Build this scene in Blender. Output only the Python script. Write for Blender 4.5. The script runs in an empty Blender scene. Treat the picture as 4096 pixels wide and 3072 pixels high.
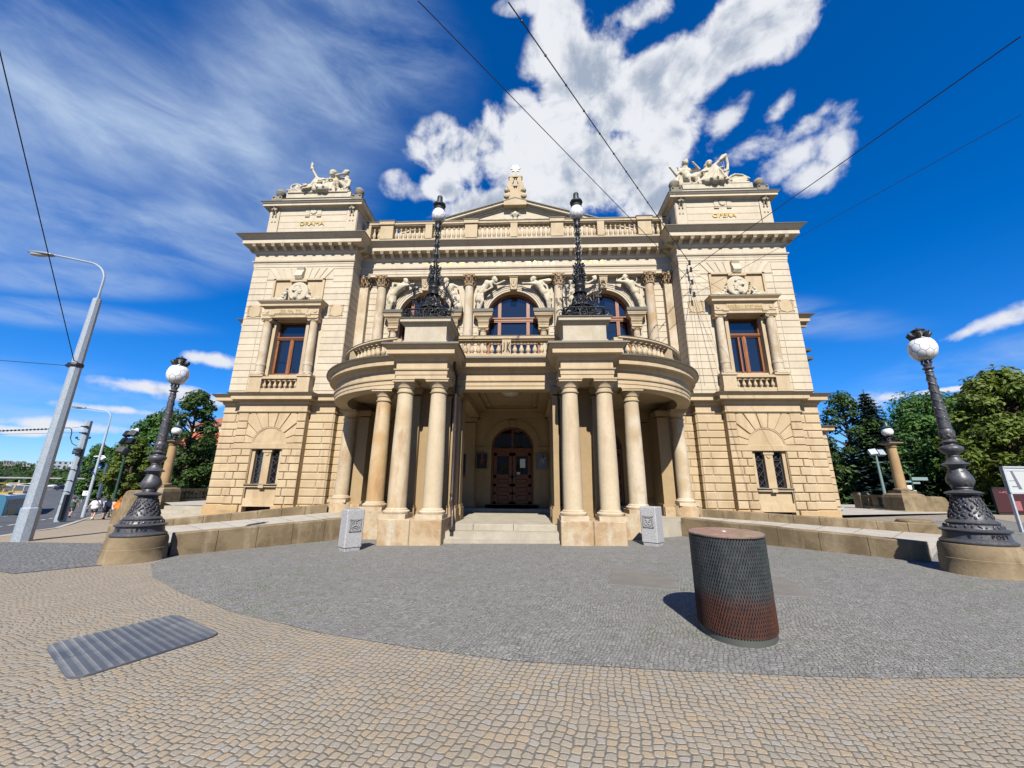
import bpy, bmesh, math, random
from math import sin, cos, pi, radians, sqrt, atan2
from mathutils import Vector, Matrix, noise
SC = bpy.context.scene; COL = SC.collection
# ------------------------------------------------------------------ camera
F_, PIT, YAW, ROLL, CX, EYE = 1538.0, 0.26153, 0.04258, 0.00832, 0.777, 1.6
def ray(u, v):                       # direction through a pixel of the 4096 x 3072 photograph
    u -= 2048; v -= 1536
    c, s = cos(ROLL), sin(ROLL); u, v = c*u+s*v, -s*u+c*v
    x, y, z = u/F_, 1.0, -v/F_
    c, s = cos(PIT), sin(PIT); y, z = c*y-s*z, s*y+c*z
    c, s = cos(YAW), sin(YAW); x, y = c*x-s*y, s*x+c*y
    return Vector((x, y, z))
f0 = ray(2048, 1536).normalized(); rt = (ray(2148, 1536)-ray(2048, 1536)).normalized(); up = rt.cross(f0)
cam = bpy.data.objects.new('camera', bpy.data.cameras.new('camera')); COL.objects.link(cam)
cam.matrix_world = Matrix(((rt.x, up.x, -f0.x, CX), (rt.y, up.y, -f0.y, 0), (rt.z, up.z, -f0.z, EYE), (0, 0, 0, 1)))
cam.data.sensor_width = 36; cam.data.lens = F_/4096*36; cam.data.clip_end = 6000; cam.data.clip_start = .05
SC.camera = cam
# ------------------------------------------------------------------ light, sky
SUN_EL, SUN_AZ = radians(43.5), radians(2)       # azimuth from -Y towards +X
sd = Vector((sin(SUN_AZ)*cos(SUN_EL), -cos(SUN_AZ)*cos(SUN_EL), sin(SUN_EL)))
sun = bpy.data.objects.new('sun', bpy.data.lights.new('sun', 'SUN')); COL.objects.link(sun)
sun.data.energy = 5.0; sun.data.angle = radians(.5); sun.data.color = (1, .95, .87)
sun.rotation_euler = sd.to_track_quat('Z', 'Y').to_euler()
SC.view_settings.view_transform = 'Standard'; SC.view_settings.look = 'None'
SC.view_settings.exposure = .97; SC.view_settings.gamma = 1; SC.view_settings.use_curve_mapping = False
W = bpy.data.worlds.new('World'); SC.world = W; W.use_nodes = True

class NT:                                     # terse node-tree builder
    def __init__(s, t): s.t = t; s.n = t.nodes; s.l = t.links
    def new(s, typ, **k):
        n = s.n.new(typ)
        for a, b in k.items(): setattr(n, a, b)
        return n
    def put(s, sock, v):
        if isinstance(v, bpy.types.NodeSocket): s.l.new(v, sock)
        elif v is not None: sock.default_value = v
    def math(s, op, a, b=None, c=None, clamp=False):
        n = s.new('ShaderNodeMath', operation=op, use_clamp=clamp)
        s.put(n.inputs[0], a); s.put(n.inputs[1], b)
        if c is not None: s.put(n.inputs[2], c)
        return n.outputs[0]
    def vmath(s, op, a, b=None, sc=None):
        n = s.new('ShaderNodeVectorMath', operation=op); s.put(n.inputs[0], a); s.put(n.inputs[1], b)
        if sc is not None: s.put(n.inputs['Scale'], sc)
        return n.outputs['Value'] if op in ('DOT_PRODUCT', 'LENGTH', 'DISTANCE') else n.outputs[0]
    def mix(s, f, a, b, blend='MIX'):
        n = s.new('ShaderNodeMix', data_type='RGBA', blend_type=blend)
        s.put(n.inputs[0], f); s.put(n.inputs[6], col(a)); s.put(n.inputs[7], col(b)); return n.outputs[2]
    def ramp(s, f, a, b, lo=0., hi=1., smooth=True):
        n = s.new('ShaderNodeMapRange', interpolation_type='SMOOTHSTEP' if smooth else 'LINEAR')
        for i, v in enumerate((f, a, b, lo, hi)): s.put(n.inputs[i], v)
        return n.outputs[0]
    def noise(s, vec, scale, detail=3, rough=.55, dist=0, lac=2.0):
        n = s.new('ShaderNodeTexNoise'); s.put(n.inputs['Vector'], vec); n.inputs['Scale'].default_value = scale
        n.inputs['Detail'].default_value = detail; n.inputs['Roughness'].default_value = rough
        n.inputs['Distortion'].default_value = dist; n.inputs['Lacunarity'].default_value = lac; return n
    def voro(s, vec, scale, feat='F1', rnd=1.0, dim='3D'):
        n = s.new('ShaderNodeTexVoronoi', feature=feat, voronoi_dimensions=dim); s.put(n.inputs['Vector'], vec)
        n.inputs['Scale'].default_value = scale; n.inputs['Randomness'].default_value = rnd; return n
    def mapping(s, vec, loc=(0, 0, 0), rot=(0, 0, 0), sc=(1, 1, 1)):
        n = s.new('ShaderNodeMapping'); s.put(n.inputs[0], vec); n.inputs[1].default_value = loc
        n.inputs[2].default_value = rot; n.inputs[3].default_value = sc; return n.outputs[0]
ALB = [1.0]
def col(c):                                # measured picture colours -> real-world base colours
    if isinstance(c, (tuple, list)) and len(c) == 3: return (c[0]*ALB[0], c[1]*ALB[0], c[2]*ALB[0], 1)
    return c
# sky: Nishita, a little deeper blue, with clouds laid out by direction (same from anywhere)
w = NT(W.node_tree); w.n.clear()
sky = w.new('ShaderNodeTexSky', sky_type='NISHITA'); sky.sun_disc = False
sky.sun_elevation = SUN_EL; sky.sun_rotation = pi - SUN_AZ; sky.altitude = 300; sky.air_density = 1.0; sky.dust_density = .3; sky.ozone_density = 3.0
hs = w.new('ShaderNodeHueSaturation'); w.put(hs.inputs['Color'], w.mix(1., sky.outputs[0], (.66, .86, 1.24), 'MULTIPLY')); hs.inputs['Saturation'].default_value = 1.2
geo = w.new('ShaderNodeTexCoord'); D = w.vmath('NORMALIZE', geo.outputs['Generated'])
def blob(u, v, ru, rv=None, rot=0.):       # soft elliptical mask round the direction of one point of the sky
    d = ray(u, v).normalized(); a = Vector((0, 0, 1)).cross(d)*-1; a.normalize(); b = a.cross(d)
    sc_ = ray(u, v).length; k = sc_ if sc_ > 1 else 1
    rv = rv or ru; c, s = cos(rot), sin(rot); A = (a*c+b*s)/(ru/F_/k); B = (b*c-a*s)/(rv/F_/k)
    x = w.vmath('DOT_PRODUCT', D, tuple(A)); y = w.vmath('DOT_PRODUCT', D, tuple(B)); z = w.vmath('DOT_PRODUCT', D, tuple(d))
    z = w.math('MAXIMUM', z, .05); x = w.math('DIVIDE', x, z); y = w.math('DIVIDE', y, z)
    r = w.math('SQRT', w.math('ADD', w.math('MULTIPLY', x, x), w.math('MULTIPLY', y, y)))
    return w.ramp(r, 0., 2.0, 1., 0.)
def union(bl):
    m = bl[0]
    for b in bl[1:]: m = w.math('MAXIMUM', m, b)
    return m
# cumulus: photograph coordinates of the cloud bodies -> directions
cum = union([blob(1950, 600, 230, 110, .1), blob(2150, 600, 270, 150, .05), blob(2420, 660, 300, 170), blob(2250, 420, 90, 120), blob(2640, 600, 110, 90), blob(2500, 420, 190, 150), blob(2290, 170, 110, 190, .2), blob(2400, 300, 230, 190), blob(2570, 290, 180, 100, .3),
             blob(2760, 250, 120, 110, -.6), blob(2930, 150, 190, 90, -.5), blob(3080, 70, 150, 90, -.3), blob(2960, 20, 230, 60), blob(2620, 40, 150, 70, -.1), blob(2700, 770, 120, 60), blob(2200, 800, 420, 70), blob(1760, 760, 90, 45), blob(2570, 680, 120, 100)])
cum2 = union([blob(3230, 500, 130, 70, .1), blob(3060, 560, 150, 50, -.1), blob(3200, 600, 150, 60, .2), blob(3270, 700, 90, 60, -.3), blob(2900, 490, 110, 55, .5), blob(3340, 600, 60, 80), blob(1650, 760, 90, 50), blob(3120, 440, 60, 40, .4),
              blob(2090, 400, 80, 40), blob(4040, 1265, 150, 34, .25), blob(3850, 1335, 80, 22, .2), blob(860, 1440, 90, 26), blob(3430, 1610, 90, 42), blob(3560, 1590, 60, 20), blob(4020, 1500, 60, 10, .1),
              blob(640, 1560, 190, 26), blob(760, 1590, 120, 30), blob(250, 1700, 200, 24), blob(470, 1640, 150, 16), blob(60, 1720, 120, 20), blob(2180, 10, 150, 30), blob(3900, 1545, 160, 10)])
nz = w.noise(D, 7.0, 9, .57, .3).outputs[0]; nz2 = w.noise(w.mapping(D, loc=(3, 1, 2)), 26, 7, .62, .3).outputs[0]
nn = w.math('SUBTRACT', w.math('ADD', w.math('MULTIPLY', nz, .84), w.math('MULTIPLY', nz2, .16)), .5)
d1 = w.math('ADD', w.math('MULTIPLY', cum, 1.75), w.math('MULTIPLY', w.math('MULTIPLY', nn, w.ramp(cum, 0, .3)), 5.0))
d2 = w.math('ADD', w.math('MULTIPLY', cum2, 1.42), w.math('MULTIPLY', w.math('MULTIPLY', nn, w.ramp(cum2, 0, .3)), 6.6))
cl = w.math('MAXIMUM', w.ramp(d1, .50, 1.25), w.ramp(d2, .52, 1.6, 0, .95))
# thin veils upper left: broad soft sheet plus fine streaks
st = w.noise(w.mapping(D, rot=(radians(-20), radians(-32), 0), sc=(1.2, 1.6, 4.6)), 3.2, 9, .62, .35).outputs[0]; sf = w.noise(w.mapping(D, loc=(5, 2, 1)), 2.6, 3, .5, .3).outputs[0]
ci = union([blob(350, 400, 520, 330, .5), blob(950, 600, 330, 240, .8), blob(1250, 750, 260, 170, .9), blob(250, 900, 430, 180, .2), blob(800, 950, 420, 150, .45), blob(1250, 350, 380, 300, .7), blob(350, 1120, 300, 60, .3), blob(1500, 180, 330, 200)])
cir = w.math('MULTIPLY', w.math('ADD', w.math('MULTIPLY', w.ramp(st, .28, .82), .62), w.math('MULTIPLY', w.ramp(sf, .3, .7), .38)), w.ramp(ci, .08, .9, 0, .92))
low = union([blob(300, 1600, 520, 110), blob(150, 1250, 420, 50, .2), blob(3900, 1440, 330, 60, .15), blob(3000, 1250, 380, 60, -.35)])
lo = w.math('MULTIPLY', w.ramp(w.noise(w.mapping(D, sc=(1, 1, 5)), 4, 6, .6, .3).outputs[0], .30, .8), w.ramp(low, .05, .9, 0, .55))
thin = w.math('MAXIMUM', cir, lo)
# cloud shading: bright edges and tops, greyer thick undersides
sh = w.noise(w.mapping(D, loc=(.0, .012, .03)), 7.0, 8, .57, .3).outputs[0]
edge = w.ramp(d1, .9, 2.4, 0, 1); soft = w.noise(w.mapping(D, loc=(7, 2, 2)), 5, 4, .55).outputs[0]
shade = w.ramp(w.math('ADD', w.math('MULTIPLY', w.math('SUBTRACT', sh, nz), 5.), w.math('MULTIPLY', edge, w.ramp(soft, .3, .62, .25, 1.3))), .05, 1.05)
cc = w.mix(shade, (6.1, 6.25, 6.6), (2.7, 3.2, 4.1))
sk = w.mix(thin, hs.outputs[0], (3.9, 4.9, 6.3)); sk = w.mix(cl, sk, cc)
bg = w.new('ShaderNodeBackground'); w.put(bg.inputs[0], sk); bg.inputs[1].default_value = .07
w.put(w.new('ShaderNodeOutputWorld').inputs[0], bg.outputs[0])

# ------------------------------------------------------------------ materials
MATS = {}; ALB[0] = .74
def mat(name, base=(.5, .5, .5), rough=.8, metal=0., spec=.5, **k):
    if name in MATS: return MATS[name]
    m = bpy.data.materials.new(name); m.use_nodes = True; t = NT(m.node_tree); b = t.n['Principled BSDF']
    b.inputs['Base Color'].default_value = col(base); b.inputs['Roughness'].default_value = rough
    b.inputs['Metallic'].default_value = metal; b.inputs['Specular IOR Level'].default_value = spec
    for a, v in k.items(): b.inputs[a].default_value = v
    MATS[name] = m; return m
def nodes(m): t = NT(m.node_tree); return t, t.n['Principled BSDF']
def pos(t): return t.new('ShaderNodeNewGeometry').outputs['Position']
def bump(t, b, h, strength, dist=.01, prev=None):
    n = t.new('ShaderNodeBump'); n.inputs['Strength'].default_value = strength; n.inputs['Distance'].default_value = dist
    t.put(n.inputs['Height'], h)
    if prev is not None: t.put(n.inputs['Normal'], prev)
    t.put(b.inputs['Normal'], n.outputs[0]); return n.outputs[0]
def stone(name, c, c2, c3=None, rough=.85, big=.5, fine=9, bmp=.25, stain=.5, spk=0., isl=False):
    m = mat(name, c, rough, spec=.25); t, b = nodes(m); p = pos(t)
    n1 = t.noise(p, big, 6, .6, .4).outputs[0]; n2 = t.noise(t.mapping(p, sc=(1, 1, .22)), 2.3, 6, .65).outputs[0]; n3 = t.noise(p, fine, 6, .7).outputs[0]
    k = t.mix(t.ramp(n1, .40, .62), c, c2)
    if c3: k = t.mix(t.ramp(n2, .50, .68, 0, stain), k, c3)
    k = t.mix(t.ramp(n3, .36, .66, 0, .34), k, tuple(x*.72 for x in c))
    k = t.mix(t.ramp(t.new('ShaderNodeNewGeometry').outputs['Random Per Island'], 0, 1, 0, .30, False), k, tuple(x*.74 for x in c2)) if isl else k
    if spk: k = t.mix(t.ramp(t.voro(p, 16, rnd=1).outputs[0], .05, .16, spk, 0), k, tuple(x*.45 for x in c))
    t.put(b.inputs['Base Color'], k)
    bump(t, b, t.math('ADD', n3, t.math('MULTIPLY', t.noise(p, fine*6, 4, .7).outputs[0], .5)), bmp, .012)
    return m
S_UP = stone('upper_limestone', (.60, .52, .385), (.56, .475, .34), (.43, .35, .25), big=.6, fine=7, stain=.55, isl=True)
S_LOW = stone('lower_sandstone', (.545, .425, .265), (.475, .355, .21), (.36, .25, .14), big=.9, stain=.7, isl=True)
S_COL = stone('column_sandstone', (.56, .475, .35), (.45, .35, .22), (.34, .23, .13), big=1.1, fine=13, bmp=.6, stain=.8, spk=.5)
S_TRIM = stone('trim_sandstone', (.52, .41, .26), (.47, .36, .22), (.34, .26, .17), big=.8, stain=.5)
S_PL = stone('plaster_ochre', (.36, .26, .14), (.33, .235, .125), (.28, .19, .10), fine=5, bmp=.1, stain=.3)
S_BLK = stone('worn_block_sandstone', (.47, .36, .225), (.36, .235, .125), (.50, .44, .33), big=2.2, fine=14, bmp=1., stain=.95, spk=.7)
S_RAMP = stone('brown_sandstone', (.24, .18, .105), (.15, .11, .06), (.38, .31, .20), big=1.5, fine=11, bmp=.9, stain=.6, spk=.7)
S_STAT = stone('white_statue_stone', (.56, .50, .375), (.50, .43, .30), (.38, .31, .20), big=2.5, fine=10, bmp=.3, stain=.4)
S_DK = stone('weathered_dark_stone', (.27, .235, .17), (.20, .17, .125), (.15, .14, .11), big=2, fine=12, bmp=.4)
S_CAP = stone('brown_capital_stone', (.36, .25, .14), (.27, .18, .10), (.50, .42, .30), big=5, fine=18, bmp=.5)
S_FLR = stone('worn_granite_steps', (.42, .38, .30), (.36, .32, .25), (.30, .26, .18), big=1.8, fine=20, bmp=.4)
M_FLASH = mat('dark_sheet_metal', (.085, .075, .055), .6, .3)
def iron(name, c, rough, bm=.35):
    m = mat(name, c, rough, .25 if 'iron' in name else .0, .45); t, b = nodes(m); p = pos(t)
    n = t.noise(p, 24, 5, .65).outputs[0]; t.put(b.inputs['Base Color'], t.mix(t.ramp(n, .35, .7), c, tuple(x*1.35 for x in c)))
    t.put(b.inputs['Roughness'], t.ramp(n, .3, .8, rough-.1, rough+.18)); bump(t, b, n, bm, .003); return m
M_IRON = iron('grey_painted_cast_iron', (.068, .068, .074), .46)
M_BLACK = iron('black_wrought_iron', (.018, .019, .02), .45)
M_POLE = iron('pale_grey_pole_paint', (.26, .30, .34), .5, .1); M_POLE.node_tree.nodes['Principled BSDF'].inputs['Metallic'].default_value = 0
M_POLE2 = iron('galvanised_steel', (.34, .38, .42), .45, .1)
M_GREEN = iron('dark_green_paint', (.02, .055, .045), .45, .1); M_PIPE = iron('brown_rainpipe', (.035, .022, .02), .45, .1)
def wood(name, c):
    m = mat(name, c, .45, spec=.4); t, b = nodes(m); p = pos(t)
    n = t.noise(t.mapping(p, sc=(14, 14, 1.2)), 3, 5, .6, .6).outputs[0]
    t.put(b.inputs['Base Color'], t.mix(t.ramp(n, .3, .7), c, tuple(x*.5 for x in c))); bump(t, b, n, .15, .003); return m
M_WOOD = wood('varnished_window_wood', (.33, .12, .04)); M_DOOR = wood('brown_door_wood', (.20, .075, .028))
def glass(name, c, rough=.03):
    m = mat(name, c, rough, spec=1.0); t, b = nodes(m); p = pos(t)
    bump(t, b, t.noise(p, 1.3, 2, .5).outputs[0], .05, .02); return m
M_GLASS = glass('dark_window_glass', (.010, .012, .016)); M_GLASS.node_tree.nodes['Principled BSDF'].inputs['IOR'].default_value = 1.5
M_GLASS2 = glass('dim_window_glass', (.008, .007, .007))
M_GOLD = mat('gilded_letters', (.75, .52, .13), .35, .7)
M_WHITE = mat('white_paint', (.78, .78, .76), .5); M_DARK = mat('dark_interior', (.012, .010, .008), .9)
M_PAPER = mat('white_paper', (.75, .75, .72), .7); M_LETTER = mat('raised_iron_letters', (.025, .025, .028), .5, .4)
def globe_mat():
    m = mat('milk_glass_hexagons', (.82, .84, .85), .18, spec=.6); t, b = nodes(m)
    g = t.new('ShaderNodeTexCoord').outputs['Object']; s = t.new('ShaderNodeSeparateXYZ'); t.put(s.inputs[0], g)
    an = t.math('ARCTAN2', s.outputs[0], s.outputs[1]); U = t.math('MULTIPLY', an, 10/(2*pi)); la = t.math('ARCSINE', s.outputs[2])
    V = t.math('MULTIPLY', la, 10/(2*pi)*1.155)
    def cell(du, dv):
        a = t.math('SUBTRACT', t.math('FRACT', t.math('ADD', U, du)), .5); c = t.math('SUBTRACT', t.math('FRACT', t.math('ADD', t.math('MULTIPLY', V, .5), dv)), .5)
        return a, t.math('MULTIPLY', c, 1.732)
    def hexd(a, c):
        a = t.math('ABSOLUTE', a); c = t.math('ABSOLUTE', c)
        return t.math('MAXIMUM', a, t.math('ADD', t.math('MULTIPLY', a, .5), t.math('MULTIPLY', c, .866)))
    h = t.math('MINIMUM', hexd(*cell(0, 0)), hexd(*cell(.5, .5)))
    ln = t.ramp(h, .455, .485); dirt = t.math('MULTIPLY', t.ramp(s.outputs[2], -.25, -.95), t.ramp(t.noise(g, 3.2, 4, .6).outputs[0], .25, .6))
    k = t.mix(dirt, (.82, .84, .85), (.30, .26, .19)); k = t.mix(ln, k, (.20, .20, .20)); t.put(b.inputs['Base Color'], k)
    bump(t, b, t.math('SUBTRACT', 1, ln), .3, .05); return m
M_GLOBE = globe_mat()
def granite():
    m = mat('speckled_grey_granite', (.4, .4, .4), .75); t, b = nodes(m); p = pos(t)
    v = t.voro(p, 150).outputs['Color']; s = t.new('ShaderNodeSeparateColor'); t.put(s.inputs[0], v)
    k = t.mix(t.ramp(s.outputs[0], .1, .9), (.30, .30, .31), (.50, .49, .47)); k = t.mix(t.ramp(s.outputs[1], .84, .92), k, (.13, .13, .13))
    t.put(b.inputs['Base Color'], k); bump(t, b, s.outputs[0], .35, .004); return m
M_GRAN = granite()

# ------------------------------------------------------------------ paving
def cobbles(name, size, rot, cols, joint, rnd=.3, jw=.09, bstr=.8, wave=.1, moss=None, patch=None):
    """setts laid in wavering rows: staggered squares with ragged sides, a random tone for each stone"""
    m = mat(name, cols[0], .85, spec=.25); t, b = nodes(m); p = t.mapping(pos(t), sc=(1, 1, 0))
    o1 = t.vmath('SCALE', t.vmath('SUBTRACT', t.noise(p, .55, 2, .4).outputs['Color'], (.5, .5, .5)), sc=wave*4)
    o2 = t.vmath('SCALE', t.vmath('SUBTRACT', t.noise(p, .55/size, 2, .6).outputs['Color'], (.5, .5, .5)), sc=size*rnd*2.2)
    q = t.mapping(t.vmath('ADD', t.vmath('ADD', p, o1), o2), rot=(0, 0, rot), sc=(1/size, 1/size, 0)); s = t.new('ShaderNodeSeparateXYZ'); t.put(s.inputs[0], q)
    row = t.math('FLOOR', s.outputs[0]); wn = t.new('ShaderNodeTexWhiteNoise', noise_dimensions='1D'); t.put(wn.inputs['W'], row)
    yy = t.math('ADD', t.math('MULTIPLY', s.outputs[1], t.ramp(wn.outputs['Value'], 0, 1, .86, 1.12, False)), t.math('MULTIPLY', wn.outputs['Value'], 7.3)); cell = t.math('FLOOR', yy)
    cv = t.new('ShaderNodeCombineXYZ'); t.put(cv.inputs[0], row); t.put(cv.inputs[1], cell); w2 = t.new('ShaderNodeTexWhiteNoise', noise_dimensions='3D'); t.put(w2.inputs['Vector'], cv.outputs[0])
    fx = t.math('ABSOLUTE', t.math('SUBTRACT', t.math('FRACT', s.outputs[0]), .5)); fy = t.math('ABSOLUTE', t.math('SUBTRACT', t.math('FRACT', yy), .5))
    rr_ = t.math('POWER', t.math('ADD', t.math('POWER', t.math('MULTIPLY', fx, 2), 5), t.math('POWER', t.math('MULTIPLY', fy, 2), 5)), .2); e = t.math('MULTIPLY', t.math('SUBTRACT', 1.04, rr_), .5)
    sc = t.new('ShaderNodeSeparateColor'); t.put(sc.inputs[0], w2.outputs['Color']); R1, G1, B1 = sc.outputs
    k = t.mix(R1, cols[0], cols[1]); k = t.mix(t.ramp(G1, .60, 1.0, 0, .85), k, cols[2]); k = t.mix(t.ramp(B1, .80, .97, 0, .8), k, cols[3])
    g = t.noise(p, 140, 3, .8).outputs[0]; k = t.mix(t.ramp(g, .36, .64, 0, .62), k, tuple(x*.48 for x in cols[0])); k = t.mix(t.ramp(g, .56, .40, 0, .30), k, tuple(x*1.45 for x in cols[0]))
    big = t.noise(p, .5, 5, .6).outputs[0]; k = t.mix(t.ramp(big, .38, .66, 0, .30), k, tuple(x*.66 for x in cols[0]))
    jn = t.noise(p, 3.5, 4, .7).outputs[0]; w_ = t.ramp(jn, .35, .65, jw*.45, jw*1.15)
    jm = t.ramp(t.math('SUBTRACT', t.math('ADD', e, t.math('MULTIPLY', t.math('SUBTRACT', g, .5), .10)), w_), -.03, .03, 1, 0)
    jc = t.mix(t.ramp(g, .35, .65), joint, tuple(x*2.0 for x in joint))
    if moss: jc = t.mix(t.math('MULTIPLY', t.ramp(t.noise(p, .45, 4, .6).outputs[0], .50, .60), t.ramp(jn, .45, .6)), jc, moss)
    k = t.mix(jm, k, jc); t.put(b.inputs['Base Color'], k)
    h = t.math('ADD', t.ramp(e, 0, .20), t.math('ADD', t.math('MULTIPLY', g, .25), t.math('MULTIPLY', G1, .25)))
    bump(t, b, h, bstr, size*.14); return m
M_WARM = cobbles('warm_granite_cobbles', .067, radians(14), [(.37, .31, .23), (.29, .255, .205), (.41, .30, .18), (.33, .33, .31)], (.10, .095, .08), jw=.085, rnd=.42, bstr=.7)
M_GREY = cobbles('grey_mosaic_cobbles', .044, radians(20), [(.27, .265, .245), (.19, .185, .17), (.36, .35, .32), (.09, .09, .09)], (.075, .07, .06), rnd=.95, wave=.16, jw=.09, moss=(.07, .11, .02))
M_BAND = cobbles('grey_setts_band', .11, radians(60), [(.21, .21, .21), (.15, .15, .15), (.26, .26, .25), (.10, .10, .10)], (.07, .07, .06))
M_SAND = cobbles('sandy_pavement_mosaic', .055, radians(15), [(.36, .29, .205), (.33, .265, .19), (.38, .30, .20), (.33, .31, .27)], (.22, .18, .13), bstr=.3)
def asphalt(name, c):
    m = mat(name, c, .9, spec=.2); t, b = nodes(m); p = pos(t)
    n = t.noise(p, .35, 5, .6).outputs[0]; g = t.noise(p, 60, 3, .8).outputs[0]
    k = t.mix(t.ramp(n, .3, .7), c, tuple(x*1.4 for x in c)); k = t.mix(t.ramp(g, .3, .7, 0, .5), k, tuple(x*.6 for x in c))
    t.put(b.inputs['Base Color'], k); bump(t, b, g, .3, .01); return m
M_ROAD = asphalt('worn_asphalt', (.085, .088, .095)); M_GROUND = asphalt('dusty_ground', (.16, .15, .12)); M_GRASS = asphalt('park_grass_ground', (.035, .055, .016))
M_LINE = mat('white_road_paint', (.62, .62, .58), .7)
def leafmat(name, c, c2):
    m = mat(name, c, .6, spec=.3); t, b = nodes(m)
    oi = t.new('ShaderNodeNewGeometry').outputs['Random Per Island']; p = pos(t)
    k = t.mix(oi, c, c2); k = t.mix(t.ramp(t.noise(p, .6, 3, .6).outputs[0], .35, .65, 0, .45), k, tuple(x*.55 for x in c))
    t.put(b.inputs['Base Color'], k)
    tr = t.new('ShaderNodeBsdfTranslucent'); t.put(tr.inputs[0], t.mix(.5, k, (c2[0]*1.6, c2[1]*1.7, c2[2]))); ms = t.new('ShaderNodeMixShader'); ms.inputs[0].default_value = .25
    t.put(ms.inputs[1], b.outputs[0]); t.put(ms.inputs[2], tr.outputs[0]); t.put(t.n['Material Output'].inputs[0], ms.outputs[0]); return m
L_DK = leafmat('dark_green_leaves', (.034, .075, .014), (.065, .12, .02)); L_MID = leafmat('fresh_green_leaves', (.045, .12, .018), (.08, .175, .026))
L_YEL = leafmat('yellow_green_leaves', (.085, .135, .014), (.17, .215, .028)); L_SPR = leafmat('blue_spruce_needles', (.045, .09, .08), (.09, .155, .135))
M_BARK = stone('tree_bark', (.09, .07, .05), (.06, .045, .03), rough=.95, fine=20, bmp=.8)
# ------------------------------------------------------------------ mesh helpers
def norm2(x, y):
    l = sqrt(x*x+y*y) or 1; return x/l, y/l
class MB:
    def __init__(s): s.v = []; s.f = []
    def add(s, vs, fs):
        o = len(s.v); s.v += [tuple(x) for x in vs]; s.f += [tuple(i+o for i in f) for f in fs]; return s
    def box(s, x0, x1, y0, y1, z0, z1, P=None):
        P = P or (lambda a, b, c: (a, b, c))
        vs = [P(x, y, z) for z in (z0, z1) for y in (y0, y1) for x in (x0, x1)]
        return s.add(vs, [(0, 2, 3, 1), (4, 5, 7, 6), (0, 1, 5, 4), (2, 6, 7, 3), (0, 4, 6, 2), (1, 3, 7, 5)])
    def cbox(s, F, u0, u1, z0, z1, d0, d1, c=.02):        # block on a wall frame, its outer face chamfered
        u0, u1 = min(u0, u1), max(u0, u1)
        vs = [F(u, z, d) for d, k in ((d0, 0), (d1-c, 0), (d1, c)) for u, z in ((u0+k, z0+k), (u1-k, z0+k), (u1-k, z1-k), (u0+k, z1-k))]
        fs = [(0, 1, 2, 3), (8, 9, 10, 11)] + [(a+i, a+(i+1) % 4, b+(i+1) % 4, b+i) for a, b in ((0, 4), (4, 8)) for i in range(4)]
        return s.add(vs, fs)
    def fbox(s, F, u0, u1, z0, z1, d0, d1): return s.box(u0, u1, z0, z1, d0, d1, lambda a, b, c: F(a, b, c))
    def loft(s, rings, cap=True, closed=True):
        n = len(rings[0]); vs = [p for r in rings for p in r]; fs = []
        for i in range(len(rings)-1):
            for j in range(n if closed else n-1):
                k = (j+1) % n; fs.append((i*n+j, i*n+k, (i+1)*n+k, (i+1)*n+j))
        if cap and closed: fs += [tuple(range(n)), tuple(range((len(rings)-1)*n, len(rings)*n))]
        return s.add(vs, fs)
    def prism(s, poly, P, a, b, c=0):                      # poly in (u,z), extruded in depth through frame P(u,z,d)
        r = [[P(u, z, a) for u, z in poly], [P(u, z, b-c) for u, z in poly]]
        if c:
            cu = sum(p[0] for p in poly)/len(poly); cz = sum(p[1] for p in poly)/len(poly); q = []
            for u, z in poly:
                l = sqrt((u-cu)**2+(z-cz)**2); k = (l-c*1.3)/l; q.append((cu+(u-cu)*k, cz+(z-cz)*k))
            r.append([P(u, z, b) for u, z in q])
        return s.loft(r)
    def lathe(s, prof, c=(0, 0, 0), n=20, a0=0, a1=2*pi, mod=None, cap=True):
        full = abs(a1-a0-2*pi) < 1e-6; k = n if full else n+1; rings = []
        for r, z in prof:
            ring = []
            for i in range(k):
                a = a0+(a1-a0)*i/n; rr = r*(mod(a, z) if mod else 1); ring.append((c[0]+rr*cos(a), c[1]+rr*sin(a), c[2]+z))
            rings.append(ring)
        return s.loft(rings, cap=cap and full, closed=full)
    def tube(s, pts, r, n=6, cap=True):
        pts = [Vector(p) for p in pts]; R = r if isinstance(r, (list, tuple)) else [r]*len(pts); rings = []
        t = (pts[1]-pts[0]).normalized(); a = t.orthogonal().normalized()
        for i, p in enumerate(pts):
            t = (pts[min(i+1, len(pts)-1)]-pts[max(i-1, 0)]).normalized()
            if t.length < .5: t = Vector((0, 0, 1))
            a = (a-t*a.dot(t)); a = a.normalized() if a.length > 1e-4 else t.orthogonal().normalized(); b = t.cross(a)
            rings.append([p+a*cos(2*pi*j/n)*R[i]+b*sin(2*pi*j/n)*R[i] for j in range(n)])
        return s.loft(rings, cap)
    def ell(s, c, r, M=None, n=10, m=7):
        if not isinstance(r, (list, tuple)): r = (r, r, r)
        rings = []
        for i in range(m+1):
            t = pi*i/m; t = min(max(t, .12), pi-.12); ring = []
            for j in range(n):
                v = Vector((r[0]*sin(t)*cos(2*pi*j/n), r[1]*sin(t)*sin(2*pi*j/n), -r[2]*cos(t)))
                if M: v = M @ v
                ring.append(v+Vector(c))
            rings.append(ring)
        return s.loft(rings)
    def cap_(s, p, q, r0, r1, n=10):                        # tapered capsule
        p, q = Vector(p), Vector(q); d = (q-p).normalized() if (q-p).length > 1e-6 else Vector((0, 0, 1)); pts = []; R = []
        for t in (80, 50, 20): pts.append(p-d*r0*sin(radians(t))); R.append(r0*cos(radians(t)))
        pts += [p, q]; R += [r0, r1]
        for t in (20, 50, 80): pts.append(q+d*r1*sin(radians(t))); R.append(r1*cos(radians(t)))
        return s.tube(pts, R, n)
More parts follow.
